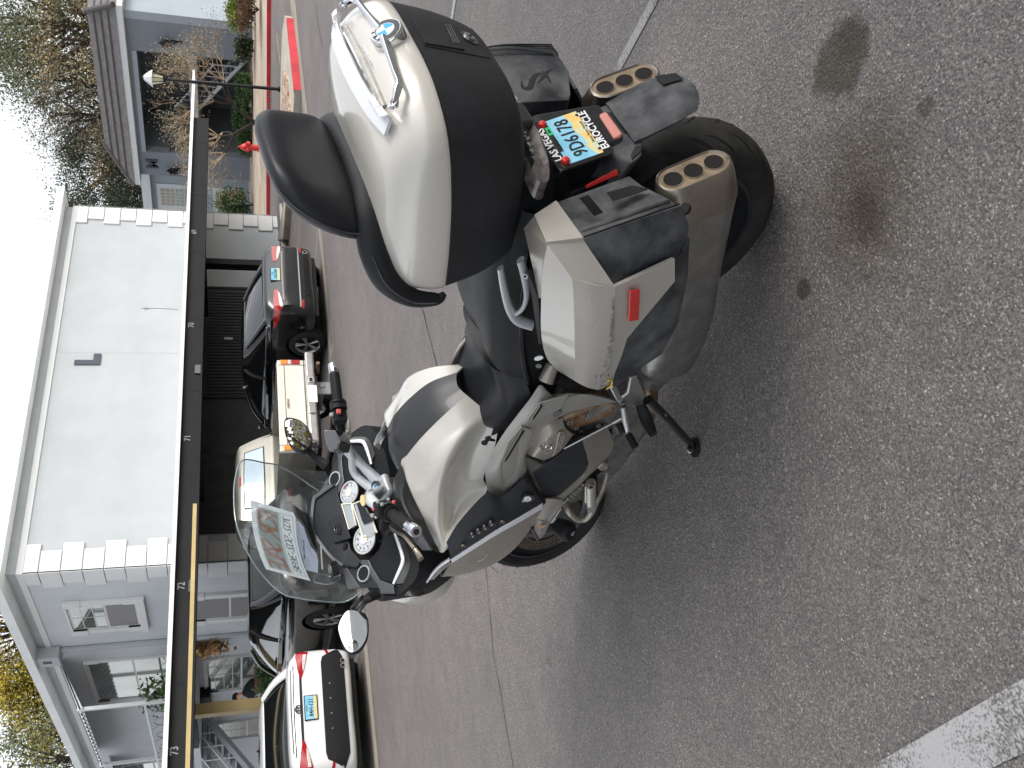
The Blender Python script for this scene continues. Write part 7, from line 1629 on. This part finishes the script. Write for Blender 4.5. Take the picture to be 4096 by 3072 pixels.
tree('broad tan and orange tree in the middle of the row',(46,34.0,1.2),12.4,2.7,36,75,.21,'leaf_tan','bark_dark',group=g_,bare=7,clr=.9)
tree('sunlit orange brown tree low behind the roof hip',(47,37.0,1.2),10.0,2.1,30,100,.21,'leaf_orange_lit','bark_dark',group=g_,bare=4,clr=.8)
tree('dark green tree beside the white corner of the near block',(49,40.2,1.2),12.2,3.9,84,260,.24,'leaf_dark',group=g_,clr=1.0)
g_='trees beyond the left roof'
tree('sunlit yellow tree touching the picture edge above the left eaves',(22.0,49,.4),15.2,3.6,64,240,.26,'leaf_yellow','bark_dark',group=g_,clr=1.05)
tree('mottled yellow and green tree lower beside the eaves',(18.2,50,.3),13.3,2.6,50,210,.25,'leaf_yellow','bark_dark',group=g_,clr=.9)
tree('dark green tree hanging just over the long eaves',(19.0,56,.3),12.6,3.0,54,200,.25,'leaf_dark','bark_dark',group=g_,clr=1.0)
tree('green tree in the far left corner',(15.0,49,.2),12.6,2.3,44,220,.24,'leaf_green','bark_dark',group=g_,clr=.9)
# bare tree in the planting bed
tb=G('G',1965,905); bt=empty('bare_tree',tuple(tb)); tag(bt,'leafless spreading tree with pale twigs behind the carport tip','tree')
tw=MB(); lf=[]; random.seed(8)
def br(p,d,l,r,dep):
    q=p+d*l; m_=(p+q)/2+np.array([random.gauss(0,.05),random.gauss(0,.05),0])*l; tw.mi=0 if dep<3 else 1
    tw.tube([tuple(p),tuple(m_),tuple(q)],[r,r*.85,r*.68],n=6 if dep<3 else 3,sm=2 if dep<4 else 0,cap=False)
    if dep>=6:
        for i in range(9): lf.append(q+np.random.normal(size=3)*.13)
        return
    for i in range((2,4,3,3,3,3)[dep]):
        a=random.uniform(0,2*math.pi); sp_=random.uniform(.35,.85) if dep else .7; u=np.cross(d,[.3,.5,.8]); u/=np.linalg.norm(u); w=np.cross(d,u)
        if dep==0: a=(math.pi*.5,math.pi*1.5)[i]; u=np.array([0,1.,0]); w=np.array([1.,0,0]); nd=np.array([.1,(.62,-.55)[i],.7])
        else: nd=d*math.cos(sp_)+(u*math.cos(a)+w*math.sin(a))*math.sin(sp_)+np.array([0,0,.16])
        nd/=np.linalg.norm(nd); br(q,nd,l*random.uniform(.66,.90) if dep else .90,r*.62,dep+1)
np.random.seed(4)
br(np.array([0,0,0.]),np.array([0,.05,1.]),.33,.085,0)
tw.build('trunk',['bark_dark','twig'],bt,smooth=60); leaves('dry_leaves',np.array(lf),.045,'leaf_tan',bt)
def shrub(label,c,dims,n,size,m,name='shrub',cat__='shrub',group=None,kind=None):
    s=empty(name,tuple(c)); tag(s,label,cat__,group=group)
    k=max(6,n//160); cl=rng.normal(size=(k,3)); cl/=np.linalg.norm(cl,axis=1)[:,None]; cl*=(rng.random(k)**.35)[:,None]
    P=cl[rng.integers(0,k,n)]*.78+rng.normal(size=(n,3))*.17; P=P*np.array(dims)/2; P[:,2]=np.maximum(P[:,2]+dims[2]*.5,.02)
    leaves('foliage',P,size,m,s)
    mb=MB()
    for i in range(8): q=P[rng.integers(0,n)]*np.array([.8,.8,.8]); mb.tube([(0,0,-.05),(q[0]*.4,q[1]*.4,q[2]*.5),tuple(q)],[.02,.012,.006],n=5,sm=2)
    mb.build('stem','bark_dark',s); return s
shrub('clipped bright green hedge at the foot of the blue grey return wall',(28.8,16.6,.95),(1.4,1.5,1.0),5000,.07,'leaf_yg',group=None); leafmat('leaf_yg',[(.05,.08,.012),(.14,.20,.025),(.26,.32,.05)],3)
shrub('rusty brown low shrub in front of the clipped hedge',(26.2,15.0,.9),(1.6,2.0,.7),5000,.06,'leaf_rust')
shrub('spiky dark green plant at the wall corner',(28.7,18.0,.95),(.9,1.1,.7),1600,.12,'leaf_dark',name='spiky_plant',cat__='plant')
shrub('round dark green bush between the fire kerb and the far window',(27.9,24.2,.9),(1.5,1.6,1.55),7000,.07,'leaf_shrub')
shrub('dry brown bush beside the round dark green one',(27.3,25.2,.9),(1.2,1.4,.9),4000,.06,'leaf_rust')
for i,(b_,h_,lb) in enumerate(((19.9,.75,'green bush under the covered walkway, nearest the steps'),(21.0,.85,'green bush under the covered walkway, behind the bare tree'),(22.2,.7,'green bush under the covered walkway, nearest the hydrant'))):
    shrub(lb,(29.2,b_,.88),(1.1,1.5,h_),4500,.07,'leaf_shrub',group='bushes under the walkway')
for i,(b_,h_,lb) in enumerate(((20.2,1.30,'leafy hedge bush by the flank wall, hidden most by the black car'),(21.9,1.30,'leafy hedge bush in the middle of the row by the flank wall'),(22.9,.95,'leafy hedge bush by the seated person'))):
    shrub(lb,(8.15,b_,-.1),(1.0,1.9,h_),6500,.085,'leaf_shrub',group='hedge bushes by the flank wall')
# hanging dried plant and balcony plant
wr_=empty('hanging_dried_plant',(8.95,21.82,2.27)); tag(wr_,'dried brown leaves hanging on the pale flank wall beside the downpipe','plant')
leafmat('leaf_brown',[(.12,.055,.025),(.32,.17,.07),(.48,.30,.14)],6); P=rng.normal(size=(800,3))*np.array([.08,.10,.19]); P[:,0]=np.minimum(P[:,0],.2); leaves('dried_leaves',P,.13,'leaf_brown',wr_,aspect=.6)
mb=MB(); mb.tube([(0,0,.6),(.05,0,.3),(0,0,0)],.012,n=6); mb.build('hanger','bark_dark',wr_)
bp_=empty('balcony_plant',(8.2,20.9+1.6,2.75)); tag(bp_,'green pot plant trailing through the upstairs balcony rail','plant')
mb=MB(); mb.revolve([(0,0),(0,.12),(.26,.17),(.27,.15),(.22,0)],(0,0,-.02),(0,0,1),n=20); mb.build('pot','rust',bp_)
P=rng.normal(size=(260,3))*np.array([.18,.40,.20])+np.array([0,0,.62]); leaves('foliage',P,.17,'leaf_shrub',bp_,aspect=.35)
mb=MB(); 
for i in range(7): q=P[i*9]; mb.tube([(0,0,.2),tuple(q*.6+np.array([0,0,.15])),tuple(q)],.008,n=5,sm=2)
mb.build('stem','bark_dark',bp_)
# hydrant
hy=empty('fire_hydrant',(24.9,19.15,gz(24.9,19)+.16)); tag(hy,'red fire hydrant on the planted strip beside the bare tree','fire hydrant'); hyr=hy
mb=MB(); mb.revolve([(0,0),(0,.14),(.04,.14),(.04,.10),(.42,.10),(.42,.13),(.46,.13),(.50,.11),(.56,.08),(.60,.03),(.60,0)],(0,0,0),(0,0,1),n=24); mb.build('barrel','hydrant_red',hy,smooth=45)
mat('hydrant_red',(.60,.03,.03),.4,coat=.3)
mb=MB(); mb.tube([(-.17,0,.36),(.17,0,.36)],.045,n=12); mb.tube([(-.19,0,.36),(-.16,0,.36)],.060,n=12); mb.tube([(.16,0,.36),(.19,0,.36)],.060,n=12); mb.tube([(0,0,.34),(-.0,-.20,.34)],.065,n=12); mb.build('outlet','hydrant_red',hy)
mb=MB(); mb.revolve([(.58,.03),(.66,.03),(.66,0)],(0,0,0),(0,0,1),n=6); mb.build('top_nut','hydrant_red',hy)
# lamp post
lp=empty('lamp_post',(20.2,13.66,.40)); tag(lp,'slim black garden lamp post with a glazed lantern on the gravel island','street lamp')
mb=MB(); mb.tube([(0,0,0),(0,0,.1),(0,0,.12),(0,.02,2.78)],[.07,.07,.042,.036],n=14); mb.build('pole','trim_black',lp)
mb=MB(); mb.revolve([(2.74,.04),(2.80,.09),(2.83,.10)],(0,.02,0),(0,0,1),n=8)
for i in range(8): a=2*math.pi*i/8; mb.tube([(.10*math.cos(a),.02+.10*math.sin(a),2.82),(.165*math.cos(a),.02+.165*math.sin(a),3.08)],.009,n=5)
mb.revolve([(3.34,0),(3.30,.03),(3.26,.05)],(0,.02,0),(0,0,1),n=8); ln=mb.build('lantern_frame','trim_black',lp,smooth=0)
mb=MB(); mb.revolve([(2.83,.0),(2.83,.09),(3.08,.155),(3.08,0)],(0,.02,0),(0,0,1),n=8); mb.build('lantern_glass','lamp_yellow',ln,smooth=0); mat('lamp_yellow',(.55,.52,.36),.35)
mb=MB(); mb.revolve([(3.07,.20),(3.09,.20),(3.27,.06),(3.29,0)],(0,.02,0),(0,0,1),n=8); mb.build('lantern_cap','awning',ln,smooth=0)
# wheel stops
for i,(a_,b_,lb) in enumerate(((15.9,15.2,'concrete wheel stop beside the black saloon'),)):
    w_=MB(); p=G('M',655,125); w_.loft([[(-.9,-.08,0),(-.9,.08,0),(-.9,.05,.13),(-.9,-.05,.13)],[(.9,-.08,0),(.9,.08,0),(.9,.05,.13),(.9,-.05,.13)]],n=1); o=w_.build('wheel_stop','concrete',None,bevel=.01,loc=(p[0]+.6,p[1],gz(p[0],p[1]))); tag(o,lb,'wheel stop')
# patio slab, chair and person beside the flank wall
mb=MB(); mb.b2((7.2,22.0,-.4),(CA-.01,30,.32)); tag(mb.build('patio_slab','concrete_grey'),kind='structure')
ch=empty('wooden_chair',(8.3,22.75,.32)); tag(ch,'reddish brown wooden chair behind the white car roof','chair')
mat('wood_red',(.20,.075,.045),.5,var=.2,vscale=8)
mb=MB(); mb.b2((-.27,-.25,.42),(.27,.27,.46)); mb.build('seat','wood_red',ch,bevel=.008)
mb=MB()
for z in (.56,.66,.76): mb.b2((-.27,-.30,z),(.27,-.27,z+.07))
mb.build('backrest','wood_red',ch)
for x in (-.27,.27):
    for y in (-.28,.25): mb=MB(); mb.b2((x-.025,y-.025,0),(x+.025,y+.025,.84 if y<0 else .64)); mb.build('leg','wood_red',ch)
    mb=MB(); mb.b2((x-.04,-.30,.64),(x+.04,.42,.67)); mb.build('armrest','wood_red',ch,bevel=.006)
pe=empty('person',(8.3,22.75,.32)); tag(pe,'person in a black cap and dark t-shirt sitting bent forward behind the white car','person')
def skinned(name,verts,edges,rad,m,root=0,sub=2):
    bm=bmesh.new(); ly=bm.verts.layers.skin.verify(); vs=[bm.verts.new(v) for v in verts]
    for a,b in edges: bm.edges.new((vs[a],vs[b]))
    for v,r in zip(vs,rad): v[ly].radius=(r,r) if not hasattr(r,'__len__') else r
    vs[root][ly].use_root=True; me=bpy.data.meshes.new(name); bm.to_mesh(me); bm.free(); o=bpy.data.objects.new('t',me); sc.collection.objects.link(o)
    o.modifiers.new('s','SKIN').use_smooth_shade=True; s=o.modifiers.new('u','SUBSURF'); s.levels=sub; s.render_levels=sub
    dg=bpy.context.evaluated_depsgraph_get(); m2=bpy.data.meshes.new_from_object(o.evaluated_get(dg)); bpy.data.objects.remove(o); m2.name=name; m2.materials.clear(); m2.materials.append(MT[m]); m2.polygons.foreach_set('use_smooth',[True]*len(m2.polygons)); o2=bpy.data.objects.new(name,m2); sc.collection.objects.link(o2); return o2
mat('skin',(.50,.27,.19),.5); mat('cloth_black',(.012,.013,.015),.85); mat('cloth_dark',(.04,.045,.06),.9)
V=[(0,0,.56),(0,.14,.74),(0,.32,.90),(0,.52,1.02),(0,.64,1.10),(0,.80,1.20),(0,.88,1.25)]; E_s=[(0,1),(1,2),(2,3),(3,4),(4,5),(5,6)]; Rr=[(.17,.13),(.15,.11),(.18,.12),(.10,.08),(.052,.055),(.085,.10),(.07,.085)]
def addc(V,E,Rr,at,chain):
    k=at
    for p,r in chain: V.append(p); E.append((k,len(V)-1)); Rr.append(r); k=len(V)-1
    return k
for s in (1,-1):
    k=addc(V,E_s,Rr,2,[((s*.19,.42,.93),.06),((s*.26,.50,.72),.048),((s*.22,.74,.62),.036),((s*.19,.86,.60),.026),((s*.18,.93,.585),.030)])
    for j,(dx,ln_) in enumerate(((-.030,.060),(-.010,.075),(.010,.080),(.030,.070))): addc(V,E_s,Rr,k,[((s*.18+dx,.965,.578),.0095),((s*.18+dx*1.15,.965+ln_*.6,.56),.0088),((s*.18+dx*1.1,.965+ln_*.85,.535),.0075)])
    addc(V,E_s,Rr,k-1,[((s*.18-s*.045,.90,.575),.011),((s*.18-s*.06,.94,.56),.009)])
    addc(V,E_s,Rr,0,[((s*.12,.08,.55),.10),((s*.15,.50,.55),.075),((s*.15,.56,.50),.06),((s*.15,.54,.08),.042),((s*.15,.66,.04),.045),((s*.15,.76,.03),.03)])
body=skinned('body',V,E_s,Rr,'skin'); body.parent=pe
# clothes over the body
mb=MB(); 
def ell(c,a,b,tl,n=14): return [(c[0]+a*math.cos(t),c[1]+b*math.sin(t)*math.cos(tl),c[2]-b*math.sin(t)*math.sin(tl)*-1) for t in np.linspace(0,2*math.pi,n,endpoint=False)]
mb.loft([ell((0,-.02,.54),.19,.15,-.6),ell((0,.13,.73),.185,.145,-.8),ell((0,.31,.90),.225,.15,-.9),ell((0,.46,1.00),.17,.11,-.95),ell((0,.57,1.065),.085,.075,-1.0)],n=1,m=3)
for s in (1,-1): mb.tube([(s*.13,.38,.93),(s*.22,.45,.88),(s*.265,.50,.74)],[.085,.085,.070],n=12,sm=3)
mb.build('t_shirt','cloth_black',body,smooth=60)
mb=MB()
for s in (1,-1): mb.tube([(s*.09,-.02,.56),(s*.13,.25,.56),(s*.15,.50,.55)],[.125,.105,.09],n=14,sm=3)
mb.build('shorts','cloth_dark',body,smooth=60)
mb=MB(); mb.revolve([(-.02,.115),(.04,.115),(.09,.085),(.115,.03),(.118,0)],(0,.83,1.25),(0,.35,.94),n=20); mb.poly([(-.08,.92,1.245),(.08,.92,1.245),(.06,1.02,1.20),(-.06,1.02,1.20)],.012,(0,0,1)); mb.build('cap','cloth_black',body,smooth=50)
mb=MB(); mb.tube([(0,.925,1.19),(0,.955,1.165),(0,.935,1.155)],[.012,.016,.010],n=8)
for s in (1,-1): mb.tube([(s*.095,.84,1.20),(s*.105,.84,1.175)],[.018,.016],n=8)
mb.build('nose_and_ears','skin',body); mb=MB()
for s in (1,-1): mb.disc((s*.035,.935,1.205),(s*.2,.95,-.3),.010,.004,n=10)
mb.tube([(-.025,.925,1.125),(.025,.925,1.125)],.006,n=6); mb.build('eyes_and_mouth','ink',body)
# ================================================================== BUILDINGS AND TREES BEHIND THE CAMERA (seen in the mirrors)
mat('stucco_sage',(.36,.39,.36),.9,bump=.6,bscale=14)
bb=empty('apartment_building',(-4,-13,0)); tag(bb,'grey green apartment block with white eaves standing behind the photographer','building')
mb=MB(); mb.b2((-26,-8,-.5),(24,0,5.0)); mb.build('wall','stucco_sage',bb)
mb=MB(); mb.b2((-26.4,-8.4,5.0),(24.4,.4,5.35)); mb.build('roof','fascia_white',bb)
for x in (-12,-6,0,6): 
    mb=MB(); mb.b2((x-.7,-.001,1.2),(x+.7,.04,2.6)); mb.mat(1); mb.b2((x-.6,.04,1.3),(x+.6,.05,2.5)); mb.build('window',['trim_white','window_glass'],bb)
tree('autumn yellow tree behind the photographer on the right',(9.5,-9.0,0),7.8,2.6,50,260,.11,'leaf_yellow','bark_dark',clr=.7,crown0=.25)
tree('green tree behind the photographer further right',(14.5,-9,0),8.5,2.6,50,260,.11,'leaf_green','bark_dark',clr=.7,crown0=.25)
